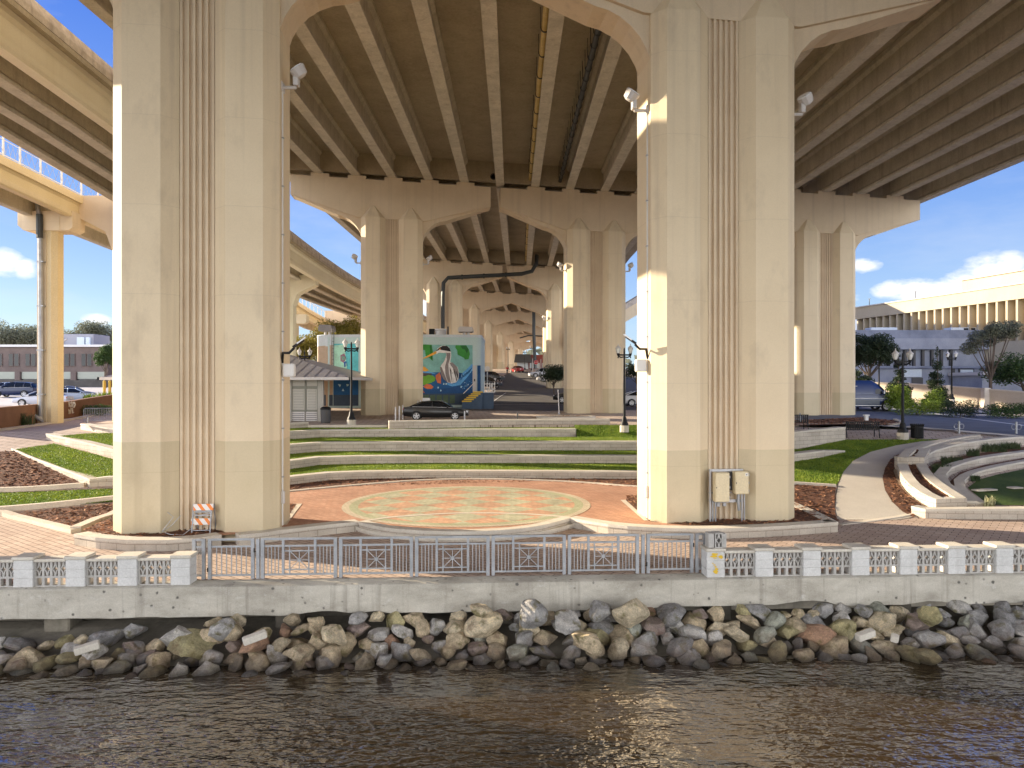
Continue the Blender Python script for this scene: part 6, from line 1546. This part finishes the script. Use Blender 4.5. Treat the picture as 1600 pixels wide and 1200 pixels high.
p=U(27,617,88); t=thing('car_park_lamp','slim pale car park lamp with angled arms before the brick office','street lamp',(p.x,95,h(95))); m=MB(); m.lathe([(.12,0),(.09,5.6)],8); m.build('pole',M['greyp'],t); m=MB(); m.tube([(0,0,5.5),(.55,0,6.0),(1.3,0,6.6)],.06,5); m.tube([(0,0,5.3),(.6,0,5.9)],.04,5); m.build('arm',M['greyp'],t)
m=MB(); m.box((1.5,0,6.7),(.5,.25,.1),0,0,Matrix.Rotation(-.6,3,'Y')); m.build('lamp_head',M['greyp'],t)
# grey bank wall before the office
a,b=U(-200,600,108),U(175,600,108); m=MB(); m.box((0,0,.4),(b.x-a.x,.4,1.3)); o=m.build('low_wall',M['asphalt']); o.location=((a.x+b.x)/2,108,h(108)); tag(o,'long low dark grey wall in front of the brick office','wall')
# ------------------------------------------------------------------ right: cream hall with fins
A=Vector((52.2,110)); B=Vector((58.6,83)); D=(B-A).normalized(); Nn=Vector((D.y,-D.x)); 
if Nn.x>0: Nn=-Nn
Lh=52.0
cb=thing('concert_hall','long cream hall with a row of tall vertical fins and blank parapet','building',(A.x,A.y,0),math.atan2(D.y,D.x))
# local frame: x along facade towards viewer, y = left of travel
s_y=1 if Vector((-D.y,D.x)).dot(Nn)>0 else -1
M['hall']=mottled('hall_cream',(.45,.385,.275),(.51,.445,.325),.25,.8,(.42,.33,.22),14,.1,.35)
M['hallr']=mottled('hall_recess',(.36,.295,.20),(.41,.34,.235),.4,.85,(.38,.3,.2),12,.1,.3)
zT=14.0
m=MB(); m.box((Lh/2,-s_y*15.2,6.5),(Lh,30,13)); m.build('core_wall',M['hallr'],cb)
m=MB(); m.box((Lh/2,-s_y*14.6,(12.35+zT)/2),(Lh+.6,31.2,zT-12.35)); m.build('parapet_wall',M['hall'],cb)
m=MB(); m.box((Lh/2,-s_y*14.6,zT+.08),(Lh+.8,31.5,.16)); m.build('coping',M['path'],cb)
for i in range(40):
    x=.3+i*1.32
    m=MB(); m.box((x,s_y*.25,10.0),(.26,1.3,4.69)); m.build('fin',M['hall'],cb)
m=MB(); m.box((Lh/2,s_y*.3,6.2),(Lh,1.0,2.9)); m.build('lower_wall',M['hall'],cb)
up=17.6
m=MB(); m.box((up+17,-s_y*12.6,14.95),(34,24,1.58)); m.build('upper_block',M['hall'],cb)
m=MB(); m.box((up+17,-s_y*12.6,15.8),(34.4,24.4,.12)); m.build('coping',M['path'],cb)
m=MB(); m.prism([(9.0,14.17),(9.6,14.9),(16.2,14.95),(16.8,14.17)],-s_y*2.2,-s_y*9); m.build('skylight',M['palewhite'],cb)
for x in (.5,9.5): m=MB(); m.tube([(x,-s_y*1,14.1),(x,-s_y*1,15.4)],.05,5); m.box((x,-s_y*1,15.4),(.5,.05,.05)); m.build('antenna',M['dkgrey'],cb)
# grey service building in front
gy=88.0; gz1=CZ+84*gy/F
gb=thing('service_building','blue-grey service building with loading doors below the cream hall','building',(49,gy,h(gy)))
lg=lambda v:Vector(v)-Vector((49,gy,h(gy)))
M['bluegrey']=mottled('blue_grey_wall',(.19,.215,.28),(.30,.33,.41),.5,.85,(.2,.21,.26),10,.2,.6)
M['bluegrey2']=mottled('grey_wall_lower',(.28,.305,.37),(.38,.405,.47),.5,.85,(.3,.31,.35),10,.15,.4)
gx0,gx1=U(1330,600,gy).x,U(1552,600,gy).x
zL=lambda py:CZ-(py-600)*gy/F
m=MB(); m.box(lg(((gx0+gx1)/2,gy+5.9,(0+zL(546))/2)),(gx1-gx0,11.6,zL(546))); m.build('lower_wall',M['bluegrey2'],gb)
m=MB(); m.box(lg(((gx0+gx1)/2,gy+5.5,(zL(546)+zL(529))/2)),(gx1-gx0+.3,12,zL(529)-zL(546))); m.build('middle_wall',M['bluegrey2'],gb)
m=MB(); m.box(lg(((gx0+gx1)/2,gy+5.5,(gz1+zL(529))/2)),(gx1-gx0+.1,11.8,gz1-zL(529))); m.build('upper_wall',M['bluegrey'],gb)
for i in range(9):
    px=1375+i*12.3+(i*i*.18); a=U(px,600,gy); m=MB(); m.box(lg((a.x,gy-.1,(zL(547)+zL(573))/2)),(.28,.34,zL(547)-zL(573))); m.build('pilaster',M['dkgrey'] if i!=1 else M['black'],gb)
def gp(px0,py0,px1,py1,mat,name,dy=.03,parent=None):
    a,b=U(px0,py1,gy),U(px1,py0,gy); m=MB(); m.box(lg(((a.x+b.x)/2,gy+.05-dy,(a.z+b.z)/2)),(b.x-a.x,.12,b.z-a.z)); return m.build(name,mat,parent or gb)
gp(1370,572,1552,575,M['bluegrey'],'ledge',.35)
d=gp(1498,576,1522,604,M['dkgrey'],'door_surround',.02); gp(1500,577.5,1520,604,M['palewhite'],'loading_door',.09,d)
gp(1488,576,1492,604,M['dkgrey'],'door_surround',.02); gp(1425,590,1442,600,M['dkgrey'],'dark_opening',.02); gp(1524,590,1530,604,M['black'],'dark_opening',.02); gp(1408,577,1440,589,M['palewhite'],'pale_panel',.02)
gp(1534,590,1546,600,M['glass'],'window',.02)
for i,(a,b) in enumerate(((1463,1470),(1490,1500))): pass
a=U(1466,600,gy); 
for px0,px1,lb in ((1356,1397,'white rooftop unit at the left of the service building'),(1480,1522,'white rooftop unit with black grilles on the service building')):
    a,b=U(px0,600,gy+3),U(px1,600,gy+3); t=thing('roof_unit',lb,'roof plant',((a.x+b.x)/2,gy+3,gz1)); m=MB(); m.bevbox((0,0,.25),(b.x-a.x,1.6,.5),.05); m.build('case',M['palewhite'],t)
    if px0>1400:
        for q in (.05,.3): m=MB(); m.box(((b.x-a.x)*q,-.81,.27),(.55,.04,.3)); m.build('grille',M['black'],t)
# lower pavilion with glass rail, far right
a=U(1553,600,80); t=thing('side_terrace','low grey terrace with dark railing at the right edge behind the trees','building',(a.x+6,82,h(80)))
m=MB(); m.box((0,3,1.3),(12,6,2.7)); m.build('wall',M['bluegrey2'],t); m=MB(); m.box((0,2.6,2.8),(12.6,6.6,.35)); m.build('roof_edge',M['greyp'],t)
m=MB(); m.box((0,-.55,3.55),(12,.04,1.1)); m.build('glass_rail',M['dkgrey'],t)
a=U(1338,600,140); t=thing('far_building','pale distant building corner left of the cream hall','building',(a.x+2,140,h(140))); m=MB(); m.box((0,4,6),(7,8,13)); m.build('wall',M['palewhite'],t); m=MB(); m.box((0,4,12.6),(7.3,8.3,.4)); m.build('roof_edge',M['greyp'],t)
for i in range(5): m=MB(); m.box((-.5+i*.9,-.02,8+0),(.5,.06,7)); m.build('window',M['winb'],t)
# perimeter wall (right)
PWp=[(1250,590,84),(1350,596,79),(1415,598.5,75.5),(1480,602.5,72),(1540,607,68.5),(1620,613,64.5),(1720,622,60)]
Pp=[U(a,b,c) for a,b,c in PWp]
wl=strip([(p.x,p.y) for p in Pp],[p.z-.12 for p in Pp],[h(p.y)-.3 for p in Pp],0,.35,(mottled('perimeter_wall',(.52,.44,.34),(.58,.50,.40),.6,.8,None,14,.1),M['kerb']),'perimeter_wall'); tag(wl,'beige rendered perimeter wall behind the hedges on the right','wall')
cpw=strip([(p.x,p.y) for p in Pp],[p.z for p in Pp],[p.z-.125 for p in Pp],-.06,.42,(M['kerb'],M['kerb']),'coping',wl)
for i in (2,3,4):
    p=Pp[i]; m=MB(); m.bevbox((p.x,p.y-.02,(p.z+h(p.y))/2),(.6,.6,p.z-h(p.y)+.1),.03); m.build('wall_pier',M['kerb'],wl)
# red-pink distant shop and far end of the road
p=S(858,577); t=thing('far_shop','distant reddish shopfront at the end of the road under the bridge','building',(p.x,p.y+12,p.z)); m=MB(); m.box((0,2,2.2),(11,4,4.6)); m.build('wall',plain('shop_red',(.26,.07,.07),.8),t)
for i in range(6): m=MB(); m.box((-4.5+i*1.8,-.03,1.3),(1.2,.06,1.6)); m.build('window',M['palewhite'],t)
p=S(818,577); t=thing('far_kiosk','distant pale hut with a dark awning at the end of the road','building',(p.x,p.y+12,p.z)); m=MB(); m.box((0,1.5,1.5),(3.4,3,3)); m.build('wall',M['palewhite'],t); m=MB(); m.prism([(-2.6,2.2),(2.6,2.2),(2.2,4.6),(-2.2,4.6)],-1.4,-.2); m.build('awning',M['dkgrey'],t)
# ------------------------------------------------------------------ trees and plants
def crown(name,mat,clumps,n,s,parent=None,flat=.9,rnd=None):
    rnd=rnd or random; m=MB(); tot=sum(c[3]*c[4]*c[5] for c in clumps)
    for (x,y,z,rx,ry,rz_) in clumps:
        k=int(1.7*n*rx*ry*rz_/tot)
        for _ in range(max(8,k)):
            d=Vector((rnd.gauss(0,1),rnd.gauss(0,1),rnd.gauss(0,1))).normalized()*(rnd.random()**.42)
            p=Vector((x+d.x*rx,y+d.y*ry,z+d.z*rz_))
            a=Vector((rnd.gauss(0,1),rnd.gauss(0,1),rnd.gauss(0,.6))).normalized(); b=a.cross(Vector((rnd.gauss(0,1),rnd.gauss(0,1),rnd.gauss(0,1)))).normalized()
            l=s*rnd.uniform(.6,1.4); w=l*rnd.uniform(.35,.6)
            m.add([p-a*l*.5,p+b*w*.5,p+a*l*.5,p-b*w*.5],[(0,1,2,3)])
    return m.build(name,mat,parent,recalc=False)
def tree(label,px,pbase,ptop,Y,wpx,mat,kind='round',n=2600,leaf=.34,cat='tree',zb=None):
    p=U(px,pbase,Y); p.z=h(Y) if zb is None else zb
    H=CZ-(ptop-600)*Y/F-p.z; W=wpx*Y/F/2; t=thing('tree' if kind!='cone' else 'conifer_tree',label,cat,tuple(p)); rnd=random.Random(int(px*7+Y))
    m=MB(); r0=.016*H+.05; cl=[]
    if kind=='round' or kind=='sparse':
        m.tube([(0,0,-.2),(rnd.uniform(-.1,.1),0,H*.25),(rnd.uniform(-.2,.2),rnd.uniform(-.2,.2),H*.45)],[r0,r0*.8,r0*.65],8)
        nb=9 if kind=='round' else 13
        for i in range(nb):
            a=2*PI*i/nb+rnd.uniform(-.3,.3); e=rnd.uniform(.45,1.0); rr=W*rnd.uniform(.45,.95)*(1-.45*max(0,e-.6)); tip=Vector((rr*math.cos(a),rr*math.sin(a),H*(.42+.5*e)))
            m.tube([(0,0,H*rnd.uniform(.28,.44)),tip*.55+Vector((0,0,H*.12)),tip],[r0*.5,r0*.28,r0*.1],5)
            q=rnd.uniform(.34,.50)*W*(1.15 if kind=='round' else .85); cl.append((tip.x,tip.y,tip.z,q*1.15,q*1.1,q*.75))
            if kind=='round': cl.append((tip.x*.5,tip.y*.5,tip.z*.95,q,q,q*.75)); cl.append((tip.x*.85,tip.y*.85,H*.42+(tip.z-H*.42)*.55,q*.9,q*.9,q*.6))
    elif kind=='cone':
        m.tube([(0,0,-.2),(0,0,H*.95)],[r0*.8,r0*.1],6)
        k=9
        for i in range(k):
            z=H*(.10+.86*i/(k-1)); rr=W*(1-.93*i/(k-1))*.9
            for j in range(max(2,int(6-i*.5))):
                a=rnd.uniform(0,6.28); cl.append((rr*.55*math.cos(a),rr*.55*math.sin(a),z+rnd.uniform(-.1,.1)*H*.4,rr*.55+.08,rr*.55+.08,H*.055))
    m.build('trunk',M['bark'],t); crown('crown',mat,cl,int(n*1.9),leaf*.68,t,rnd=rnd); return t
tree('broad dark green tree beside the right-hand pier above the blue van',1358,620,508,70,62,M['leafd'],'round',4200,.30)
tree('dark conical tree directly behind the lamp by the bin',1404,628,550,68,50,M['leafd'],'cone',2800,.26)
tree('dark conical tree left of the lamp by the beige wall',1465,626,540,66,46,M['leafd'],'cone',2800,.24)
tree('tall sparse tree with thin crown before the service building',1549,612,500,70,72,M['leafg'],'sparse',2600,.26)
tree('bushy green tree at the far right edge above the perimeter wall',1600,610,556,70,80,M['leaf'],'round',3000,.30)
tree('low dark shrub tree hidden behind the right-hand pier',1340,640,575,66,36,M['leafd'],'round',1200,.28)
tree('small round dark tree in front of the dark cars at right of the road',866,606,571,84,40,M['leafd'],'round',2200,.24)
tree('yellow-leaved tree behind the kiosk roof at the left',468,622,520,92,66,M['leafy'],'round',3200,.36)
tree('taller yellow-leaved tree between kiosk roof and ramp',535,622,496,100,70,M['leafy'],'round',3200,.36)
tree('pale yellow tree behind the left roof vent of the mural building',500,622,515,97,44,M['leafy'],'round',2200,.36)
tree('big pale grey-green oak behind the brick office, far left',10,600,505,150,100,M['leafg'],'round',5200,.5)
tree('second grey-green oak behind the office, left of the slim pier',68,600,516,150,80,M['leafg'],'round',4200,.5)
tree('grey-green tree just right of the slim yellow ramp pier',108,600,516,150,44,M['leafg'],'round',2200,.5)
tree('pale sparse oak above the rooftop plant of the brick office',150,600,506,150,62,M['leafg'],'round',3000,.5)
tree('green street tree in front of the brick office beside the hidden ramp pier',165,604,538,105,32,M['leaf'],'round',2400,.34)
tree('dark shrub glimpsed between the lamp and cabinets pier',996,620,566,90,40,M['leafd'],'round',1400,.3)
def shrub(label,px,pbase,ptop,Y,wpx,mat,n,leaf,name='shrub',dep=None,cat='shrub'):
    p=U(px,pbase,Y); p.z=h(Y); H=CZ-(ptop-600)*Y/F-p.z; W=wpx*Y/F/2; t=thing(name,label,cat,tuple(p)); rnd=random.Random(int(px+Y*3))
    cl=[]; k=max(4,int(W*3))
    for i in range(k):
        x=-W*.85+1.7*W*(i+.5)/k; q=H*rnd.uniform(.40,.55); cl.append((x,rnd.uniform(-.3,.3)*(dep or W*.4),H*.5+rnd.uniform(-.06,.04)*H,max(W*1.0/k*1.6,q*.6),dep or W*.5,q))
    m=MB(); 
    for i in range(5): m.tube([(rnd.uniform(-.3,.3)*W,0,-.05),(rnd.uniform(-.7,.7)*W,0,H*.6)],.025,4)
    m.build('stem',M['bark'],t); crown('foliage',mat,cl,int(n*1.7),leaf*.7,t,rnd=rnd)
shrub('bright lime bush in front of the conical tree by the bin lamp',1404,629,597,63,30,M['leafl'],1100,.20)
shrub('lime bush at the foot of the conical tree by the beige wall',1458,628,607,63,28,M['leafl'],700,.18)
shrub('long low sunlit hedge along the far street kerb',1437,632,622,60,80,M['leafl'],1400,.16,'hedge',.7,'hedge')
shrub('dark low hedge below the lamp by the beige wall',1500,640,624,58,60,M['leafd'],1300,.16,'hedge',.7,'hedge')
shrub('leafy green hedge at the right edge of the street',1580,645,627,57,90,M['leaf'],2000,.16,'hedge',.8,'hedge')
shrub('low dark hedge on the far left against the brown wall',-20,668,640,44,40,M['leaf'],600,.16,'hedge',.4,'hedge')
def blades(label,px,py,wpx,hm,n,mat,name='grass_clump',cat='plant',z=0,spread=1.0,curve=.35,wid=.03,Y=None):
    p=S(px,py) if Y is None else U(px,py,Y); t=thing(name,label,cat,tuple(p)); W=wpx*p.y/F/2; rnd=random.Random(int(px*3+py)); m=MB()
    for _ in range(n):
        x=rnd.uniform(-W,W); y=rnd.uniform(-.25,.25)*min(W,1.2); a=rnd.uniform(0,6.28); L_=hm*rnd.uniform(.6,1.1); d=Vector((math.cos(a),math.sin(a),0)); q=Vector((-d.y,d.x,0))*wid*rnd.uniform(.6,1.2)
        b=Vector((x,y,0)); c1=b+Vector((0,0,L_*.6))+d*L_*curve*.4*spread; c2=b+Vector((0,0,L_*(1-.25*curve)))+d*L_*curve*spread*1.2
        m.add([b-q,b+q,c1+q*.7,c1-q*.7,c2],[(0,1,2,3),(3,2,4)])
    m.build('blades',mat,t,recalc=False)
blades('grassy clump beside the brown wall at the far left',24,666,52,.95,420,M['bedgrass'],wid=.02)
blades('yellow-green spiky shrub left of the hidden ramp pier, nearer the slim pier',143,634,16,1.3,110,M['leafl'],'spiky_shrub',wid=.08)
blades('yellow-green spiky shrub touching the hidden ramp pier on the left',163,632,20,1.35,140,M['leafl'],'spiky_shrub',wid=.08)
shrub('dark green ground shrub below the yellow-green spiky shrubs',152,645,631,60,50,M['leaf'],900,.16)
for px,py,w,hm,n,lb in ((1470,739,26,.50,260,'grass tuft low on the curve of the sunken garden strip'),(1487,727,30,.50,300,'grass tuft at the bend below the uppermost garden wall'),(1520,713,18,.45,200,'small dark grass mound below the uppermost garden wall'),(1553,706,36,.50,320,'long grass mound along the uppermost garden wall'),(1580,702,26,.45,240,'grass mound near the right end of the garden strip'),(1598,694.5,14,.5,160,'dark grass tuft at the right edge of the picture')):
    blades(lb,px,py,w,hm,n,M['bedgrass'],wid=.016)
blades('pale spiky agave behind the front white wall at the right',1545,792,18,.50,34,M['pale'],'agave',wid=.035,curve=.3,spread=1.1)
blades('small pale spiky plant among the grasses by the lower planter',1462,751,12,.35,26,M['pale'],'spiky_plant',wid=.025)
blades('weedy clump in the grass pit by the innermost wall',1524,752,14,.3,90,M['bedgrass'],wid=.03)
for px,py,l,lb in ((1545,765,.6,'broken pale slab lying in the grass pit, left'),(1586,762,.55,'broken pale slab lying in the grass pit, right'),(1530,766,.5,'flat pale strip lying in the grass pit')):
    p=S(px,py,.05); m=MB(); m.bevbox((0,0,0),(l,.35,.06),.02,rz=.3); o=m.build('broken_slab',M['coping']); o.location=p; tag(o,lb,'slab')
p=S(1523,722,.0); m=MB(); m.lathe([(.09,-.02),(.09,.02)],12,(0,0,0),0,Matrix.Rotation(PI/2,3,'X')); o=m.build('drain_hole',M['black']); o.location=U(1523,721,p.y-.03); tag(o,'round black drain hole in the middle garden wall','drain')
# ------------------------------------------------------------------ far tree belt, sky, sun, camera
SUN_EL=R(16); to_sun=Vector((-.94,.34,0)).normalized()*math.cos(SUN_EL)+Vector((0,0,math.sin(SUN_EL)))
m=MB(); rnd=random.Random(9)
for i in range(2600):
    x=rnd.uniform(-420,420); y=rnd.uniform(330,360); z=h(y)+rnd.random()**1.3*(9+4*mnoise.noise(Vector((x*.03,0,0))))
    a=Vector((rnd.gauss(0,1),rnd.gauss(0,.4),rnd.gauss(0,1))).normalized()*rnd.uniform(1.2,2.6); b=a.cross(Vector((0,1,.3))).normalized()*rnd.uniform(.8,1.6)
    p=Vector((x,y,z)); m.add([p-a,p+b,p+a,p-b],[(0,1,2,3)])
o=m.build('tree_belt',M['leafg'],recalc=False); structure(o,'far belt of grey-green trees along the horizon',kind='stuff')
sc_=bpy.context.scene
w=bpy.data.worlds.new('World'); sc_.world=w; w.use_nodes=True; N=w.node_tree.nodes; L=w.node_tree.links
bg=N['Background']
sky=N.new('ShaderNodeTexSky'); sky.sky_type='NISHITA'; sky.sun_disc=False; sky.sun_elevation=SUN_EL
sky.sun_rotation=math.atan2(to_sun.x,to_sun.y); sky.air_density=1.0; sky.dust_density=SKY_DUST; sky.ozone_density=1.6; sky.altitude=0
tc=N.new('ShaderNodeTexCoord'); D_=tc.outputs['Generated']
def dirpx(px,py): return Vector(((px-800)/F,1,-(py-600)/F)).normalized()
acc=None
for px,py,r,sq in ((6,412,.022,1.2),(36,420,.015,1.2),(1430,452,.026,2.2),(1395,452,.02,2),(1545,428,.032,1.3),(1520,445,.034,1.5),(1575,412,.02,1.5),(1350,415,.016,2.0),(150,500,.014,2.2),(1290,470,.03,2),(1480,445,.018,2.6),(700,480,.05,2)):
    c=dirpx(px,py); s=N.new('ShaderNodeVectorMath'); s.operation='SUBTRACT'; s.inputs[1].default_value=c; L.new(D_,s.inputs[0])
    q=N.new('ShaderNodeVectorMath'); q.operation='MULTIPLY'; q.inputs[1].default_value=(1/r/sq**.5,1/r/sq**.5,sq**.5/r); L.new(s.outputs[0],q.inputs[0])
    l=N.new('ShaderNodeVectorMath'); l.operation='LENGTH'; L.new(q.outputs[0],l.inputs[0])
    k=N.new('ShaderNodeMath'); k.operation='SUBTRACT'; k.inputs[0].default_value=1.35; k.use_clamp=True; L.new(l.outputs['Value'],k.inputs[1])
    if acc is None: acc=k.outputs[0]
    else:
        a=N.new('ShaderNodeMath'); a.operation='MAXIMUM'; L.new(acc,a.inputs[0]); L.new(k.outputs[0],a.inputs[1]); acc=a.outputs[0]
n=nz(N,L,D_,26,7,.62,(1,1,2.2))
a=N.new('ShaderNodeMath'); a.operation='MULTIPLY'; L.new(acc,a.inputs[0]); L.new(n,a.inputs[1])
cl=ramp(N,L,a.outputs[0],[(.22,(0,0,0)),(.46,(.95,.95,.95))])
# thin veil, and a bright unseen cloud bank added behind the camera as fill
n2=nz(N,L,D_,3.2,6,.6,(1,1,3.5)); veil=ramp(N,L,n2,[(.50,(0,0,0)),(.78,(.30,.30,.30))])
sp=N.new('ShaderNodeSeparateXYZ'); L.new(D_,sp.inputs[0])
mr=N.new('ShaderNodeMapRange'); mr.inputs[1].default_value=.1; mr.inputs[2].default_value=-.5; L.new(sp.outputs['Y'],mr.inputs[0])
n3=nz(N,L,D_,1.9,6,.6,(1,1,2)); bank=ramp(N,L,n3,[(.28,(0,0,0)),(.50,(.95,.95,.95))])
bk_=N.new('ShaderNodeMath'); bk_.operation='MULTIPLY'; L.new(bank,bk_.inputs[0]); L.new(mr.outputs[0],bk_.inputs[1])
grad=ramp(N,L,sp.outputs['Z'],[(.0,(.40,.53,.72)),(.10,(.30,.45,.70)),(.22,(.17,.32,.66)),(.45,(.035,.14,.56))])
gx=N.new('ShaderNodeVectorMath'); gx.operation='SCALE'; gx.inputs['Scale'].default_value=GRAD; L.new(grad,gx.inputs[0])
skm=mix(N,L,.72,sky.outputs['Color'],gx.outputs[0])
m2=N.new('ShaderNodeMapRange'); m2.inputs[1].default_value=.62; m2.inputs[2].default_value=.22; L.new(sp.outputs['Z'],m2.inputs[0])
b2=N.new('ShaderNodeMath'); b2.operation='MULTIPLY'; L.new(bk_.outputs[0],b2.inputs[0]); L.new(m2.outputs[0],b2.inputs[1]); bk_=b2
c1=mix(N,L,veil,skm,CLOUD_V); c2=mix(N,L,cl,c1,CLOUD_C); c3=mix(N,L,bk_.outputs[0],c2,FILL_CLOUD)
hs=N.new('ShaderNodeHueSaturation'); hs.inputs['Saturation'].default_value=SKY_SAT; hs.inputs['Hue'].default_value=.535; L.new(sky.outputs['Color'],hs.inputs['Color'])
for l_ in list(L):
    if l_.from_socket==sky.outputs['Color'] and l_.to_node!=hs: t_=l_.to_socket; L.remove(l_); L.new(hs.outputs['Color'],t_)
L.new(c3,bg.inputs['Color']); bg.inputs['Strength'].default_value=SKY_S
sun=bpy.data.lights.new('sun','SUN'); sun.energy=SUN_E; sun.angle=R(.5); sun.color=(1.0,.84,.62)
so=bpy.data.objects.new('sun',sun); col.objects.link(so); so.rotation_euler=to_sun.to_track_quat('Z','Y').to_euler()
so.location=(-60,40,40)
cam=bpy.data.cameras.new('camera'); cam.lens=F/1600*36; cam.sensor_width=36; cam.clip_end=4000; cam.clip_start=.1
co=bpy.data.objects.new('camera',cam); col.objects.link(co); co.location=(0,0,CZ); co.rotation_euler=(PI/2,0,0); sc_.camera=co
sc_.view_settings.view_transform='Standard'; sc_.view_settings.look='None'; sc_.view_settings.gamma=1; sc_.view_settings.exposure=EXPO
sc_.render.engine='CYCLES'; cy_=sc_.cycles; cy_.use_denoising=True; cy_.max_bounces=8; cy_.diffuse_bounces=5; cy_.glossy_bounces=3; cy_.transmission_bounces=2; cy_.transparent_max_bounces=4; cy_.caustics_reflective=False; cy_.caustics_refractive=False; cy_.sample_clamp_indirect=6
try: cy_.denoiser='OPENIMAGEDENOISE'
except Exception: pass
# ------------------------------------------------------------------ tidy: bases of things and unique labels
def kids(o): return [c for c in o.children]
def allkids(o):
    out=[]
    for c in o.children: out.append(c); out+=allkids(c)
    return out
bpy.context.view_layer.update()
for o in THINGS:
    if o.type=='EMPTY' and o.location.length<1e-6:
        ms=[c for c in allkids(o) if c.type=='MESH']; vs=[v.co for c in ms for v in c.data.vertices]
        if not vs: continue
        lo_=Vector((min(v.x for v in vs),min(v.y for v in vs),min(v.z for v in vs))); hi_=Vector((max(v.x for v in vs),max(v.y for v in vs),0))
        c=Vector(((lo_.x+hi_.x)/2,(lo_.y+hi_.y)/2,lo_.z)); o.location=c
        done=set()
        for k in ms:
            if k.data.name in done: continue
            done.add(k.data.name); k.data.transform(Matrix.Translation(-c))
from collections import defaultdict
D2=defaultdict(list)
for o in THINGS: D2[o['label']].append(o)
ORD=['leftmost','second from left','third from left','fourth from left','fifth from left','sixth from left','seventh from left']
for lb,os_ in D2.items():
    if len(os_)>1:
        os_.sort(key=lambda o:o.location.x/max(1,o.location.y))
        for i,o in enumerate(os_):
            o['label']=lb+', '+(('left one' if i==0 else 'right one') if len(os_)==2 else ORD[min(i,6)]+' of %d'%len(os_))
            if len(o['label'].split())>16: print('LONG',o['label'])
